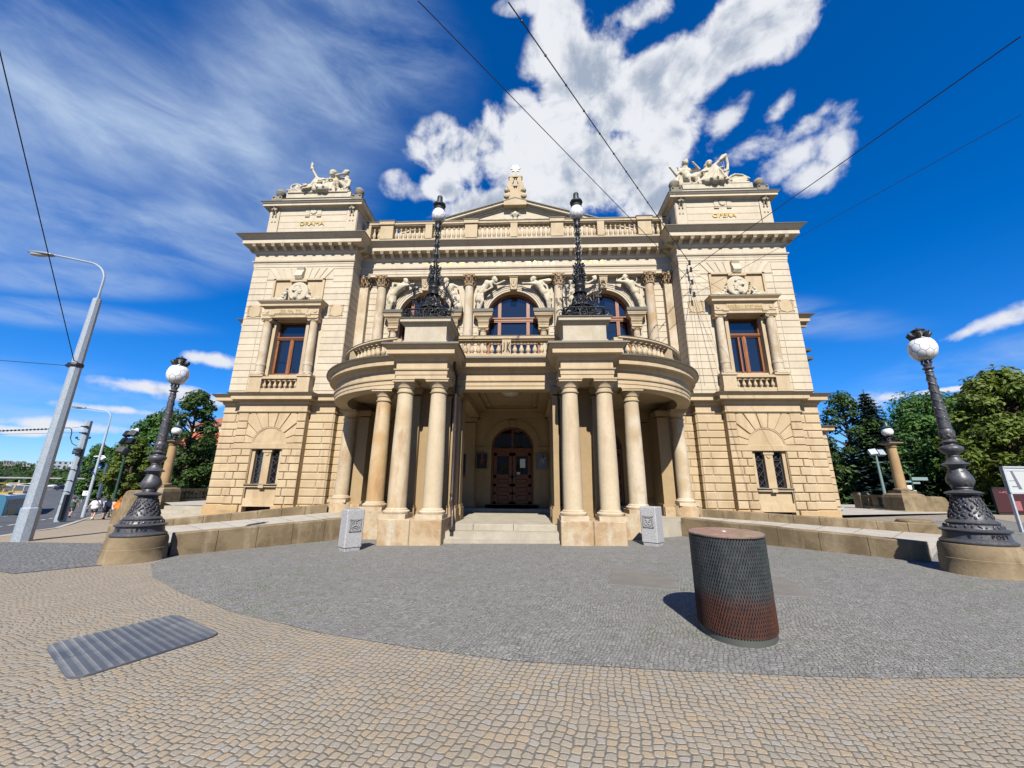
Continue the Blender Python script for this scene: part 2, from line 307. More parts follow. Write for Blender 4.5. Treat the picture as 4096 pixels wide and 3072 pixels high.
    def sweep(s, path, prof, closed=False, side=1, base=0., cap=True):
        """moulding: path in plan, profile (projection, z); projection goes to the right of the path (side=1)"""
        n = len(path); offs = []
        for i in range(n):
            a = path[i-1] if (i > 0 or closed) else None; b = path[(i+1) % n] if (i < n-1 or closed) else None; p = path[i]; ns = []
            if a: dx, dy = norm2(p[0]-a[0], p[1]-a[1]); ns.append((dy*side, -dx*side))
            if b: dx, dy = norm2(b[0]-p[0], b[1]-p[1]); ns.append((dy*side, -dx*side))
            if len(ns) == 1: offs.append(ns[0]); continue
            mx, my = ns[0][0]+ns[1][0], ns[0][1]+ns[1][1]; l2 = mx*mx+my*my or 1e-9; offs.append((2*mx/l2, 2*my/l2))
        rings = [[(path[i][0]+offs[i][0]*(pr+base), path[i][1]+offs[i][1]*(pr+base), z) for pr, z in prof] for i in range(n)]
        if closed: rings.append(rings[0])
        return s.loft(rings, cap=cap and not closed)
    def xf(s, M):
        s.v = [tuple(M @ Vector(p)) for p in s.v]; return s
    def mesh(s, name, smooth=0):
        me = bpy.data.meshes.new(name); me.from_pydata(s.v, [], s.f); b = bmesh.new(); b.from_mesh(me)
        bmesh.ops.recalc_face_normals(b, faces=b.faces); b.to_mesh(me); b.free()
        if smooth:
            me.polygons.foreach_set('use_smooth', [True]*len(me.polygons)); me.set_sharp_from_angle(angle=radians(smooth))
        return me
def link(name, me, m=None, parent=None, label=None, cat=None, group=None, kind=None):
    o = bpy.data.objects.new(name, me); COL.objects.link(o)
    if m is not None and me is not None:
        me.materials.clear(); me.materials.append(m)
    if parent: o.parent = parent
    for k, v in (('label', label), ('category', cat), ('group', group), ('kind', kind)):
        if v: o[k] = v
    return o
def obj(name, mb, m, parent=None, smooth=0, **k): return link(name, mb.mesh(name, smooth), m, parent, **k)
def thing(name, label, cat, loc=(0, 0, 0), rz=0, group=None, sc=1):
    o = link(name, None, None, None, label, cat, group); o.location = loc; o.rotation_euler = (0, 0, rz); o.scale = (sc, sc, sc); return o
def kids(o): return [c for c in bpy.data.objects if c.parent == o]
def dup(o, loc=None, rz=None, parent=None, label=None, sc=None, name=None):
    c = o.copy(); COL.objects.link(c)
    if parent: c.parent = parent
    if loc is not None: c.location = loc
    if rz is not None: c.rotation_euler = (0, 0, rz)
    if sc is not None: c.scale = (sc, sc, sc) if not isinstance(sc, tuple) else sc
    if label: c['label'] = label
    for k in kids(o): dup(k, parent=c)
    return c
def frame(o, u, n):                                        # wall frame: F(u, z, d) with d out of the wall
    return lambda a, z, d: (o[0]+u[0]*a+n[0]*d, o[1]+u[1]*a+n[1]*d, z)
def front(Y): return lambda u, z, d: (u, Y-d, z)
def fuse(mb, name, vox=.03, smooth=2, fac=.5):             # weld overlapping shapes into one continuous skin
    me = mb.mesh('tmp'); o = bpy.data.objects.new('tmp', me); COL.objects.link(o)
    r = o.modifiers.new('r', 'REMESH'); r.mode = 'VOXEL'; r.voxel_size = vox; r.use_smooth_shade = True
    if smooth: sm = o.modifiers.new('s', 'SMOOTH'); sm.iterations = smooth; sm.factor = fac
    dg = bpy.context.evaluated_depsgraph_get(); out = bpy.data.meshes.new_from_object(o.evaluated_get(dg)); out.name = name
    bpy.data.objects.remove(o); bpy.data.meshes.remove(me); return out
def text_mesh(s, size, depth, F, u, z, d=0., align='CENTER', sx=1., bold=0.):
    cu = bpy.data.curves.new('t', 'FONT'); cu.body = s; cu.size = size; cu.extrude = depth/2; cu.align_x = align; cu.resolution_u = 3; cu.offset = bold
    o = bpy.data.objects.new('t', cu); COL.objects.link(o); dg = bpy.context.evaluated_depsgraph_get()
    me = bpy.data.meshes.new_from_object(o.evaluated_get(dg)); bpy.data.objects.remove(o); bpy.data.curves.remove(cu)
    for v in me.vertices: v.co = Vector(F(u+v.co.x*sx, z+v.co.y, d+v.co.z+depth/2))
    return me
def merge(meshes, name):
    b = bmesh.new()
    for m in meshes: b.from_mesh(m)
    me = bpy.data.meshes.new(name); b.to_mesh(me); b.free(); return me
def arcpts(c, r, a0, a1, n): return [(c[0]+r*cos(a0+(a1-a0)*i/n), c[1]+r*sin(a0+(a1-a0)*i/n)) for i in range(n+1)]
def archring(mb, F, cu, cz, ri, ro, d0, d1, n=24, a0=0, a1=pi):
    for i in range(n):
        a, b = a0+(a1-a0)*i/n, a0+(a1-a0)*(i+1)/n
        mb.prism([(cu+ri*cos(a), cz+ri*sin(a)), (cu+ro*cos(a), cz+ro*sin(a)), (cu+ro*cos(b), cz+ro*sin(b)), (cu+ri*cos(b), cz+ri*sin(b))], F, d0, d1)
def arch_wall(mb, F, u0, u1, z0, z1, cu, cz, r, d0, d1, n=24):   # wall rectangle with an arched opening (full height jambs below cz)
    arc = [(cu+r*cos(pi*i/n), cz+r*sin(pi*i/n)) for i in range(n+1)]
    for i in range(n):
        (a, b), (c, d) = arc[i], arc[i+1]; mb.prism([(a, b), (a, z1), (c, z1), (c, d)], F, d0, d1)
    mb.fbox(F, u0, cu-r, z0, z1, d0, d1); mb.fbox(F, cu+r, u1, z0, z1, d0, d1)
# ------------------------------------------------------------------ mouldings shared by several parts
def bal_prof(h, r):
    P = [(0.9, 0), (.9, .08), (.62, .10), (.5, .14), (.62, .17), (.95, .27), (1.0, .36), (.86, .46), (.52, .60), (.42, .70), (.46, .76), (.72, .79), (.72, .83), (.5, .86), (.85, .93), (.9, 1)]
    return [(a*r, b*h) for a, b in P]
def baluster_mb(h, r, c=(0, 0, 0)):
    m = MB(); m.lathe(bal_prof(h, r), c, 10); m.box(c[0]-r, c[0]+r, c[1]-r, c[1]+r, c[2], c[2]+h*.07); m.box(c[0]-r, c[0]+r, c[1]-r, c[1]+r, c[2]+h*.94, c[2]+h); return m
BALMESH = {}
def baluster(parent, h, r, loc, m):
    k = (h, r, m.name)
    if k not in BALMESH: BALMESH[k] = baluster_mb(h, r).mesh('baluster', 50); BALMESH[k].materials.append(m)
    o = bpy.data.objects.new('baluster', BALMESH[k]); COL.objects.link(o); o.parent = parent; o.location = loc; return o
def doric_column(name, parent, x, y, z0, m, r0=.29, r1=.245, H=4.13, base=True):
    """plinth, torus base, tapered shaft, capital with square abacus; H from plinth bottom to abacus top"""
    o = link(name, None, parent=parent)
    b = MB(); b.box(x-.40, x+.40, y-.40, y+.40, z0, z0+.13); obj('plinth', b, S_COL, o)
    b = MB(); b.lathe([(.38, .13), (.40, .16), (.40, .20), (.36, .235), (.33, .24), (.33, .26), (r0+.02, .28), (r0, .30)], (x, y, z0), 28); obj('base', b, S_COL, o, 40)
    z1 = H-.40; pr = [(r0-(r0-r1)*max(0, (t/8-.3)/.7)**1.3, .30+(z1-.34)*t/8+(.0)) for t in range(9)]
    b = MB(); b.lathe(pr, (x, y, z0), 28); obj('shaft', b, m, o, 40)
    c = [(r1, z1-.05), (r1+.035, z1-.04), (r1+.04, z1-.01), (r1+.005, z1), (r1, z1+.11), (r1+.03, z1+.125), (r1+.035, z1+.15), (.31, z1+.24), (.335, z1+.26), (.335, z1+.29)]
    b = MB(); b.lathe(c, (x, y, z0), 28); b.box(x-.36, x+.36, y-.36, y+.36, z0+z1+.29, z0+H-.045); b.box(x-.385, x+.385, y-.385, y+.385, z0+H-.045, z0+H); obj('capital', b, S_TRIM, o, 40); return o
CORN_P = lambda z0, h, p: [(0, z0), (p*.12, z0+h*.05), (p*.2, z0+h*.18), (p*.24, z0+h*.36), (p*.30, z0+h*.40), (p*.78, z0+h*.42), (p*.78, z0+h*.68), (p*.84, z0+h*.71), (p*.88, z0+h*.78), (p*.98, z0+h*.92), (p, z0+h), (0, z0+h)]
# ================================================================== THE THEATRE
T = thing('theatre_building', 'cream stone theatre with two towers, arched loggia and a round-ended columned porch', 'theatre')
LJ = [.73, 1.09, 1.458, 1.83, 2.18, 2.56, 2.91, 3.24, 3.52, 3.86, 4.21, 4.56, 4.97]
UJ = [6.16+.3565*i for i in range(20)]
rnd = random.Random(5)
def rust(mb, F, u0, u1, rows, d=0, t=.065, g=.028, ch=.026, bl=.85, skip=None, off=0):
    """courses of blocks on a wall frame; skip(z0,z1) -> list of (a,b) spans left open"""
    for i in range(len(rows)-1):
        z0, z1 = rows[i], rows[i+1]; spans = [(u0, u1)]
        for a, b in (skip(z0, z1) if skip else []):
            ns = []
            for p, q in spans:
                if b <= p or a >= q: ns.append((p, q)); continue
                if a > p: ns.append((p, a))
                if b < q: ns.append((b, q))
            spans = ns
        for p, q in spans:
            L = q-p
            if L < .05: continue
            if not bl: cuts = [p, q]
            else:
                n = max(1, round(L/bl)); cuts = [p+L*k/n for k in range(n+1)]
                if (i+off) % 2 and n >= 2: sh = L/n*.42; cuts = [p]+[c+sh for c in cuts[1:-1] if c+sh < q-.15]+[q]
                elif (i+off) % 2 and L > .7: cuts = [p, p+L*.36, q]
            for k in range(len(cuts)-1):
                a, b = cuts[k]+(g/2 if k else 0), cuts[k+1]-(g/2 if k < len(cuts)-2 else 0)
                mb.cbox(F, a, b, z0+g/2, z1-g/2, d-.02, d+t+rnd.uniform(-.004, .004), ch)
YT = 18.25; UC = 11.55
def window(name, F, u0, u1, z0, z1, d, trans, mull, gm, parent=T, op=None):
    """rectangular wooden window: frame, mullion(s), transom; glass as its own mesh"""
    b = MB(); w_ = .07
    for a, c, e, f in ((u0, u0+w_, z0, z1), (u1-w_, u1, z0, z1), (u0, u1, z1-w_, z1), (u0, u1, z0, z0+w_)): b.fbox(F, a, c, e, f, d-.04, d+.05)
    b.fbox(F, u0, u1, trans-.07, trans+.07, d-.03, d+.09); b.fbox(F, u0, u1, trans-.015, trans+.03, d+.09, d+.12)
    for m_, za, zb in mull: b.fbox(F, m_-.06, m_+.06, za, zb, d-.03, d+.075)
    o = obj(name, b, M_WOOD, parent)
    g = MB(); g.fbox(F, u0+.05, u1-.05, z0+.05, z1-.05, d-.02, d-.005); obj('glass', g, gm, o); return o
def ionic_cap(b, F, u, z, d, r):
    """small Ionic capital: echinus, two volutes in front, abacus slab"""
    c = F(u, z, d); b.lathe([(r, 0), (r*1.08, .03), (r*1.0, .05), (r*1.22, .10)], c, 16)
    for s in (-1, 1):
        pts = []
        for k in range(14):
            a = k/13*2.2*2*pi*.8; rr = .085*(1-k/15); pts.append(F(u+s*(r*1.02+.015)+rr*cos(a)*s, z+.115+rr*sin(a), d+r*.98))
        b.tube(pts, .018, 5); b.tube([F(u+s*(r*1.02+.015), z+.115, d-r), F(u+s*(r*1.02+.015), z+.115, d+r)], [.07, .075], 9)
    b.fbox(F, u-r*1.05, u+r*1.05, z+.12, z+.18, d-r, d+r*1.03); b.fbox(F, u-r*1.4, u+r*1.4, z+.18, z+.23, d-r*1.1, d+r*1.3)
MOD = None
def modillion(F, u, ztop, parent, d0, l=.36, w_=.085):
    b = MB(); P = [(d0, ztop), (d0+l, ztop), (d0+l, ztop-.06), (d0+l-.03, ztop-.13), (d0+l-.16, ztop-.15), (d0+.12, ztop-.20), (d0, ztop-.24)]
    b.loft([[F(u+s*w_, z, d) for d, z in P] for s in (-1, 1)]); b.fbox(F, u-w_-.02, u+w_+.02, ztop-.045, ztop-.002, d0, d0+l+.02); obj('modillion', b, S_UP, parent)
for sx in (-1, 1):
    F = lambda u, z, d, sx=sx: (sx*u, YT-d, z)
    Fin = lambda u, z, d, sx=sx: (sx*(8.72-d), u, z)          # inner side wall, u = world Y
    Fout = lambda u, z, d, sx=sx: (sx*(14.30+d), u, z)
    tw = MB(); bw = 9.92; be = 13.26
    # ---- body with window openings cut through the front slab
    tw.fbox(F, 8.72, 14.30, 5.0, 6.95, -.5, 0); tw.fbox(F, 8.72, 10.75, 6.95, 9.98, -.5, 0); tw.fbox(F, 12.37, 14.30, 6.95, 9.98, -.5, 0); tw.fbox(F, 8.72, 14.30, 9.98, 13.05, -.5, 0)
    tw.fbox(F, 8.72, bw, -.4, 5.0, -.5, 0); tw.fbox(F, be, 14.30, -.4, 5.0, -.5, 0)
    tw.box(sx*8.72, sx*14.30, YT+.5, 31, -.4, 13.05); tw.box(sx*9.2, sx*13.8, YT+.5, 31, 13.0, 14.8)
    upper = MB(); rr_ = UJ[:]
    def skip_up(z0, z1):
        s = []
        if z0 > 10.25 and z1 < 10.95: pass
        if z1 <= 10.5: s.append((9.95, 13.15))
        if 10.45 < z1 <= 12.36: s.append((10.18, 12.92))
        if z1 > 12.36: s.append((9.75, 13.35))
        if z0 > 10.1 and z1 < 10.95: s += [(8.93, 9.72), (13.38, 14.17)]
        return s
    rows = [z for z in UJ if z < 13.05]
    for (a, b_) in ((8.72, 13.39), (13.41, 14.30)): rust(upper, F, a, b_, rows, t=.022, g=.022, ch=.008, bl=0, skip=skip_up)
    rust(upper, Fin, YT, 19.57, rows, t=.022, g=.022, ch=.008, bl=0); rust(upper, Fout, YT, 31, rows, t=.022, g=.022, ch=.008, bl=0)
    # flat arch over the recess: fan of wedge stones with a tall scrolled keystone
    zt, zb = 13.06, 12.40
    for s in (-1, 1):
        for k in range(4):
            a0, a1 = .22+k*.34, .22+(k+1)*.34; e0, e1 = .16+k*.285, .16+(k+1)*.285
            upper.prism([(UC+s*e0, zb), (UC+s*(e1-.02), zb), (UC+s*(a1+k*.07), zt), (UC+s*(a0+.02+k*.07), zt)], F, -.02, .03)
        upper.fbox(F, UC+s*1.9, UC+s*1.35, 12.40, 12.42, 0, .03)
    ks = [(-.02, zb-.06), (.20, zb-.06), (.30, zb+.1), (.24, zb+.3), (.14, zb+.5), (.22, zt), (-.02, zt)]
    tw.loft([[F(UC+s*w_, z, d) for d, z in ks] for s, w_ in ((-1, .2), (1, .2))])
    obj('tower_wall', tw, S_UP, T); obj('upper_ashlar', upper, S_UP, T)
    # ---- recess panel behind the medallion
    b = MB(); b.fbox(F, 10.18, 12.92, 10.6, 12.38, -.02, .002)
    for a, c, e, f in ((10.14, 10.26, 10.75, 12.4), (12.84, 12.96, 10.75, 12.4), (10.14, 12.96, 12.32, 12.42)): b.fbox(F, a, c, e, f, -.01, .1)
    b.fbox(F, 11.1, 12.0, 12.2, 12.34, 0, .16); obj('recess_frame', b, S_TRIM, T)
    # ---- carved square panels of leaves
    for u0, u1 in ((8.95, 9.70), (13.40, 14.15)):
        b = MB(); b.fbox(F, u0, u1, 10.12, 10.88, 0, .03); uc = (u0+u1)/2
        for s in (-1, 1):
            for (x, z, q) in ((.30, 10.78, .9), (.28, 10.22, -.6)):
                for a in (-.9, -.3, .3, .9):
                    an = pi/2+a if q > 0 else pi/2+a*1.2
                    b.ell(F(uc+s*x+.07*cos(an), z+.06*sin(an), .04), (.025, .025, .06), Matrix.Rotation(an-pi/2, 3, 'Y'), 6, 5)
            b.tube([F(uc+s*.3, 10.74, .04), F(uc+s*.33, 10.5, .045), F(uc+s*.28, 10.28, .04), F(uc, 10.18, .035)], [.02, .025, .03, .015], 5)
            for z in (10.64, 10.5, 10.38): b.ell(F(uc+s*.32, z, .045), .028, n=6, m=4)
        obj('leaf_relief', b, S_TRIM, T)
    # ---- rusticated ground floor
    lo = MB()
    rust(lo, F, 8.72, bw, LJ, t=.05, off=1); rust(lo, F, be, 14.30, LJ, t=.05); rust(lo, Fout, YT, 20.9, LJ, t=.05); rust(lo, Fin, YT, 18.62, LJ, t=.05, bl=0)
    B = .35; nu0, nu1 = 10.86, 12.34; cz = 3.46; R = .80; Wv = 1.22
    lo.fbox(F, bw, nu0, -.4, 3.24, 0, B-.05); lo.fbox(F, nu1, be, -.4, 3.24, 0, B-.05); lo.fbox(F, nu0, nu1, .64, 1.0, 0, B-.03); lo.fbox(F, nu0, nu1, -.4, .28, 0, B-.05)
    lo.fbox(F, bw, be, 3.24, 4.97, 0, B-.06); lo.fbox(F, bw, be, 4.97, 5.45, 0, B-.02)
    rust(lo, F, bw, nu0-.02, LJ[:8], d=B-.05, off=0, bl=.5); rust(lo, F, nu1+.02, be, LJ[:8], d=B-.05, off=0, bl=.5)
    lo.cbox(F, bw, be, 3.25, 3.51, B-.06, B+.0, .015); rust(lo, F, bw, UC-Wv, LJ[8:], d=B-.05, bl=.5, off=1); rust(lo, F, UC+Wv, be, LJ[8:], d=B-.05, bl=.5, off=1)
    n = 9; top = 4.96-cz
    def outr(a):
        c_, s_ = abs(cos(a)), sin(a); return min(Wv/max(c_, 1e-6), top/max(s_, 1e-6))
    for k in range(n):
        a, b_ = pi*k/n+.012, pi*(k+1)/n-.012; ri = R+.03; poly = [(UC+ri*cos(a), cz+ri*sin(a))]
        lim = outr((a+b_)/2); oo = []
        for q in range(5):
            t = a+(b_-a)*q/4; o_ = outr(t); oo.append((UC+o_*cos(t), cz+o_*sin(t)))
        if k in (1, 7): oo = [(x, min(z, LJ[10]) if True else z) for x, z in oo]
        poly += oo+[(UC+ri*cos(b_), cz+ri*sin(b_))]
        if a < .06: poly = [(x, max(z, 3.53)) for x, z in poly]
        if b_ > pi-.06: poly = [(x, max(z, 3.53)) for x, z in poly]
        lo.prism(poly, F, B-.06, B, .02)
    obj('rusticated_ground_floor', lo, S_LOW, T)
    # tympanum, niche, mullion, sill, apron
    b = MB(); pts = [(UC+R*cos(pi*i/20), cz+.02+R*sin(pi*i/20)) for i in range(21)]; b.prism(pts, F, B-.055, B-.045); archring(b, F, UC, cz, R-.01, R+.04, B-.06, B-.02, 20); obj('tympanum', b, S_LOW, T)
    b = MB(); b.fbox(F, nu0-.1, nu1+.1, .9, 3.3, -.02, .0)
    for s, a in ((1, nu0), (-1, nu1)): b.prism([(a, 1.62), (a+s*.14, 1.62), (a+s*.14, 3.24), (a, 3.24)], F, 0, .22)
    b.fbox(F, 11.41, 11.77, 1.62, 3.24, 0, .24); b.fbox(F, 11.36, 11.82, 3.10, 3.24, 0, .27)
    b.tube([F(11.5, 3.06, .25), F(11.53, 2.98, .26), F(11.59, 2.95, .26), F(11.65, 2.98, .26), F(11.68, 3.06, .25)], .02, 5)
    b.fbox(F, nu0+.03, nu1-.03, 1.0, 1.56, 0, B-.12); b.fbox(F, nu0, nu1, 1.5, 1.57, 0, B); b.fbox(F, UC-.12, UC+.12, 1.46, 1.60, 0, B+.05); obj('niche', b, S_LOW, T)
    b = MB(); b.fbox(F, nu0-.05, nu1+.05, 1.60, 1.645, 0, B+.06); obj('sill', b, S_DK, T)
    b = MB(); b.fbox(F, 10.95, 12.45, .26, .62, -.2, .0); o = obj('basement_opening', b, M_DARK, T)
    g = MB()
    for u in (11.2, 11.5, 11.75, 12.1): g.fbox(F, u, u+.05, .28, .60, 0, .04)
    obj('grille_bar', g, M_DARK, o)
    for a, c in ((11.0, 11.41), (11.77, 12.2)):
        g = MB(); m = .03
        for q in ((a, a+m, 1.645, 3.22), (c-m, c, 1.645, 3.22), (a, c, 1.645, 1.69), (a, c, 3.18, 3.22), (a, c, 2.85, 2.87)): g.fbox(F, *q, .02, .07)
        for k in range(5):
            z = 1.67+k*.38
            g.tube([F(a+.03, z, .1), F(c-.03, min(z+.38, 3.2), .1)], .010, 4); g.tube([F(c-.03, z, .1), F(a+.03, min(z+.38, 3.2), .1)], .010, 4)
        o = obj('latticed_window', g, M_IRON, T); g = MB(); g.fbox(F, a, c, 1.645, 3.2, .004, .03); obj('glass', g, M_GLASS2, o)
    # plinth of worn brown blocks
    b = MB(); rust(b, F, 8.68, 10.93, [-.4, .73], t=.10, bl=.9); rust(b, F, 9.86, 10.93, [-.4, .72], d=B-.03, t=.1, bl=.6); rust(b, F, 12.47, 13.32, [-.4, .72], d=B-.03, t=.1, bl=.6); rust(b, F, 12.6, 14.36, [-.4, .73], t=.10, bl=.9); rust(b, Fout, YT-.1, 31, [-.4, .73], t=.1, bl=1.2)
    obj('plinth', b, stone('plinth_sandstone', (.50, .345, .175), (.44, .29, .14), (.38, .31, .22), big=1.6, fine=14, bmp=.6, stain=.5), T)
    # ---- string course over the ground floor
    P = [(x*sx, y) for x, y in ((8.0, 18.62), (8.72, 18.62), (8.72, YT), (9.92, YT), (9.92, YT-B), (13.26, YT-B), (13.26, YT), (14.30, YT), (14.30, 31))]
    b = MB(); b.sweep(P, [(0, 5.0), (.05, 5.02), (.07, 5.07), (.02, 5.10), (.02, 5.40), (.06, 5.43), (.10, 5.50), (.12, 5.58), (.33, 5.60), (.33, 5.75), (.35, 5.77), (.46, 5.87), (.46, 5.90), (0, 5.97), (-.2, 5.97), (-.2, 5.0)], side=sx); b.fbox(F, 8.72, 14.3, 5.9, 5.96, -.2, .1); obj('string_course', b, S_TRIM, T)
    b = MB(); b.sweep(P, [(.0, 5.975), (.475, 5.905), (.475, 5.885), (.46, 5.885), (0, 5.955)], side=sx); obj('roof_flashing', b, M_FLASH, T)
    # ---- upper window with aedicule
    o = window('tower_window', F, 10.75, 12.37, 7.0, 9.93, -.22, 9.04, [(11.56, 7.0, 9.0)], M_GLASS)
    g = MB()
    for a, c in ((10.82, 11.5), (11.62, 12.3)):
        for q in ((a, a+.04, 7.07, 8.97), (c-.04, c, 7.07, 8.97), (a, c, 8.92, 8.97), (a, c, 7.07, 7.12)): g.fbox(F, *q, -.21, -.17)
    if sx > 0: g.fbox(F, 11.22, 11.30, 7.07, 8.9, -.45, -.1)
    obj('casement', g, M_WOOD, o)
    b = MB()
    for a, c in ((10.60, 10.76), (12.36, 12.52)): b.fbox(F, a, c, 6.9, 9.98, -.3, .12)
    b.fbox(F, 10.6, 12.52, 9.92, 10.02, -.3, .12); b.fbox(F, 9.98, 13.12, 6.03, 7.0, 0, .03); obj('window_surround', b, S_TRIM, T)
    for uc in (10.28, 12.72):
        b = MB(); b.fbox(F, uc-.36, uc+.36, 6.0, 6.14, 0, .48); b.fbox(F, uc-.31, uc+.31, 6.14, 6.80, 0, .43); b.fbox(F, uc-.36, uc+.36, 6.80, 6.90, 0, .48); obj('pedestal', b, S_TRIM, T)
        c0 = F(uc, 6.90, .24); b = MB(); b.box(c0[0]-.26, c0[0]+.26, c0[1]-.25, c0[1]+.23, 6.90, 6.96)
        b.lathe([(.25, .06), (.26, .1), (.24, .15), (.20, .17), (.21, .2), (.19, .23)], c0, 20); obj('base', b, S_COL, sh_ := obj('window_column', MB().lathe([(.20, .23), (.205, .9), (.175, 2.84)], c0, 22), S_COL, T, 40), 40)
        for k in range(8):
            a = 2*pi*k/8; sh_  # scalloped band just above the base
        g = MB(); g.lathe([(.215, .50), (.222, .60), (.21, .66)], c0, 24, mod=lambda a, z: 1+.02*cos(6*a)); obj('scalloped_band', g, S_COL, sh_, 40)
        g = MB(); ionic_cap(g, F, uc, 9.73, .24, .18); obj('capital', g, S_TRIM, sh_, 40)
    b = MB(); b.fbox(F, 10.0, 13.0, 9.97, 10.05, 0, .44); b.fbox(F, 10.02, 12.98, 10.05, 10.13, 0, .42); b.fbox(F, 10.0, 13.0, 10.13, 10.16, 0, .45); b.fbox(F, 10.04, 12.96, 10.16, 10.50, 0, .40)
    for s in (-1, 1):
        b.lathe([(.0, 0), (.09, .0), (.10, .02), (0, .02)], (0, 0, 0), 14) if False else None
        uc = 11.50+s*1.28; b.prism([(uc+.09*cos(a*pi/8), 10.33+.09*sin(a*pi/8)) for a in range(16)], F, .3, .43)
        uc = 11.50+s*.95; b.fbox(F, uc-.14, uc+.14, 10.10, 10.20, .3, .48)
        for k in range(5): b.fbox(F, uc-.13+k*.058, uc-.10+k*.058, 10.04, 10.10, .3, .47)
    b.fbox(F, 10.62, 12.38, 10.20, 10.46, .3, .43)
    b.sweep([(sx*10.04, YT), (sx*10.04, YT-.40), (sx*12.96, YT-.40), (sx*12.96, YT)], [(0, 10.49), (.03, 10.51), (.05, 10.57), (.14, 10.59), (.14, 10.69), (.16, 10.71), (.25, 10.81), (.25, 10.85), (-.3, 10.90), (-.3, 10.49)], side=sx); b.fbox(F, 10.0, 13.0, 10.7, 10.88, 0, .35)
    o = obj('window_hood', b, S_TRIM, T); b = MB(); b.sweep([(sx*10.04, YT), (sx*10.04, YT-.40), (sx*12.96, YT-.40), (sx*12.96, YT)], [(-.3, 10.905), (.262, 10.865), (.262, 10.845), (-.3, 10.88)], side=sx); b.fbox(F, 10.1, 12.9, 10.88, 10.91, 0, .3); obj('roof_flashing', b, M_FLASH, T)
    tx = 'JOS. KAJ. TYL' if sx < 0 else 'BEDŘICH SMETANA'
    FW = lambda u, z, d: (u, YT-d, z)
    link('name_letters', text_mesh(tx, .19 if sx > 0 else .2, .015, FW, sx*11.50, 10.26, .432), M_GOLD, T)
    # ---- window balustrade
    b = MB(); b.fbox(F, 10.58, 12.42, 6.0, 6.17, .14, .44); b.fbox(F, 10.58, 12.42, 6.68, 6.80, .16, .44)
    o = obj('window_balustrade', b, S_TRIM, T)
    for k in range(7): p = F(10.70+k*.265, 6.17, .30); baluster(o, .51, .085, p, S_TRIM)
    # ---- medallion with portrait, garlands, palmettes
    mc = 11.50; b = MB(); b.prism([(mc+.54*cos(a*pi/20), 11.62+.55*sin(a*pi/20)) for a in range(40)], F, .02, .16, .03); o = obj('medallion', b, S_STAT, T, 30)
    h = MB(); fx = 1 if sx < 0 else -1; G = lambda u, z, d: (sx*mc+u*fx, YT-d+.10, z+.20)     # profile looks along +u*fx
    h.ell(G(-.03, 11.55, .26), (.20, .09, .24)); h.ell(G(.07, 11.40, .26), (.13, .08, .15)); h.cap_(G(-.04, 11.3, .24), G(-.08, 11.08, .22), .11, .15)
    h.ell(G(-.08, 11.03, .23), (.26, .07, .10)); h.cap_(G(.14, 11.52, .27), G(.22, 11.45, .27), .03, .032); h.ell(G(.17, 11.44, .27), (.04, .03, .02))
    h.ell(G(.15, 11.35, .27), (.045, .04, .022)); h.ell(G(.14, 11.29, .27), (.05, .05, .05)); h.ell(G(.13, 11.58, .28), (.06, .03, .02)); h.ell(G(-.07, 11.45, .34), (.03, .02, .055))
    hr = random.Random(3+sx)
    for k in range(26):
        a = hr.uniform(.5, 3.7); q = hr.uniform(.15, .23); h.ell(G(-.04+q*cos(a), 11.57+q*sin(a)*1.0-(.06 if a > 2.6 else 0), .28+hr.uniform(0, .05)), hr.uniform(.035, .055), n=7, m=5)
    if sx > 0:
        for k in range(14): h.ell(G(.08+hr.uniform(-.05, .1), 11.27+hr.uniform(-.1, .1), .28), hr.uniform(.03, .05), n=7, m=5)
    link('portrait_relief', fuse(h, 'portrait_relief', .016, 2), S_STAT, o)
    g = MB()
    for s in (-1, 1):
        for k in range(60):
            q = hr.random(); uu = .56+q*.52; z = 10.94+hr.random()*max(.16, .85*(1-q*1.35)+(.1 if s > 0 else 0)); g.ell(F(mc+s*uu, z, .12+hr.uniform(0, .12)), (hr.uniform(.04, .08), .06, hr.uniform(.035, .07)), None, 7, 5)
        uc = mc+s*1.12; g.fbox(F, uc-.18, uc+.18, 10.88, 10.96, .05, .25)
        for k in range(7): a = pi/2+(k-3)*.42; g.cap_(F(uc, 10.98, .17), F(uc+.21*cos(a), 10.99+.25*sin(a), .19), .02, .045, 7)
    link('garland', fuse(g, 'garland', .024, 1), S_STAT, T)
    # ---- attic block with lettering
    b = MB(); ya = 18.38; FA = lambda u, z, d, sx=sx: (sx*u, ya-d, z); a0, a1 = 8.92, 14.08
    b.box(sx*a0, sx*a1, ya, 23.7, 14.6, 17.15); rw = [15.30, 15.72, 16.14, 16.57]
    rust(b, FA, a0+.62, a1-.62, rw, t=.03, g=.014, ch=.004, bl=0); rust(b, FA, a0+.62, a1-.62, [14.6, 15.30], t=.03, g=.014, ch=.004, bl=1.6); b.fbox(FA, a0+.62, a1-.62, 16.58, 17.0, 0, .045)
    for u in (a0+.02, a1-.60): b.fbox(FA, u, u+.58, 14.6, 17.05, 0, .06)
    for s in (-1, 1):
        u = 11.5+s*.34; b.fbox(FA, u-.12, u+.12, 16.58, 17.05, 0, .08); b.fbox(FA, u-.14, u+.14, 16.99, 17.05, 0, .10); b.fbox(FA, u-.13, u+.13, 16.47, 16.53, 0, .09)
    b.prism([(11.5+.18*cos(a*pi/12), 16.83+.18*sin(a*pi/12)) for a in range(24)], FA, .0, .09)
    pa = [(sx*x, y) for x, y in ((8.92, 23.7), (8.92, 18.38), (14.08, 18.38), (14.08, 23.7))]
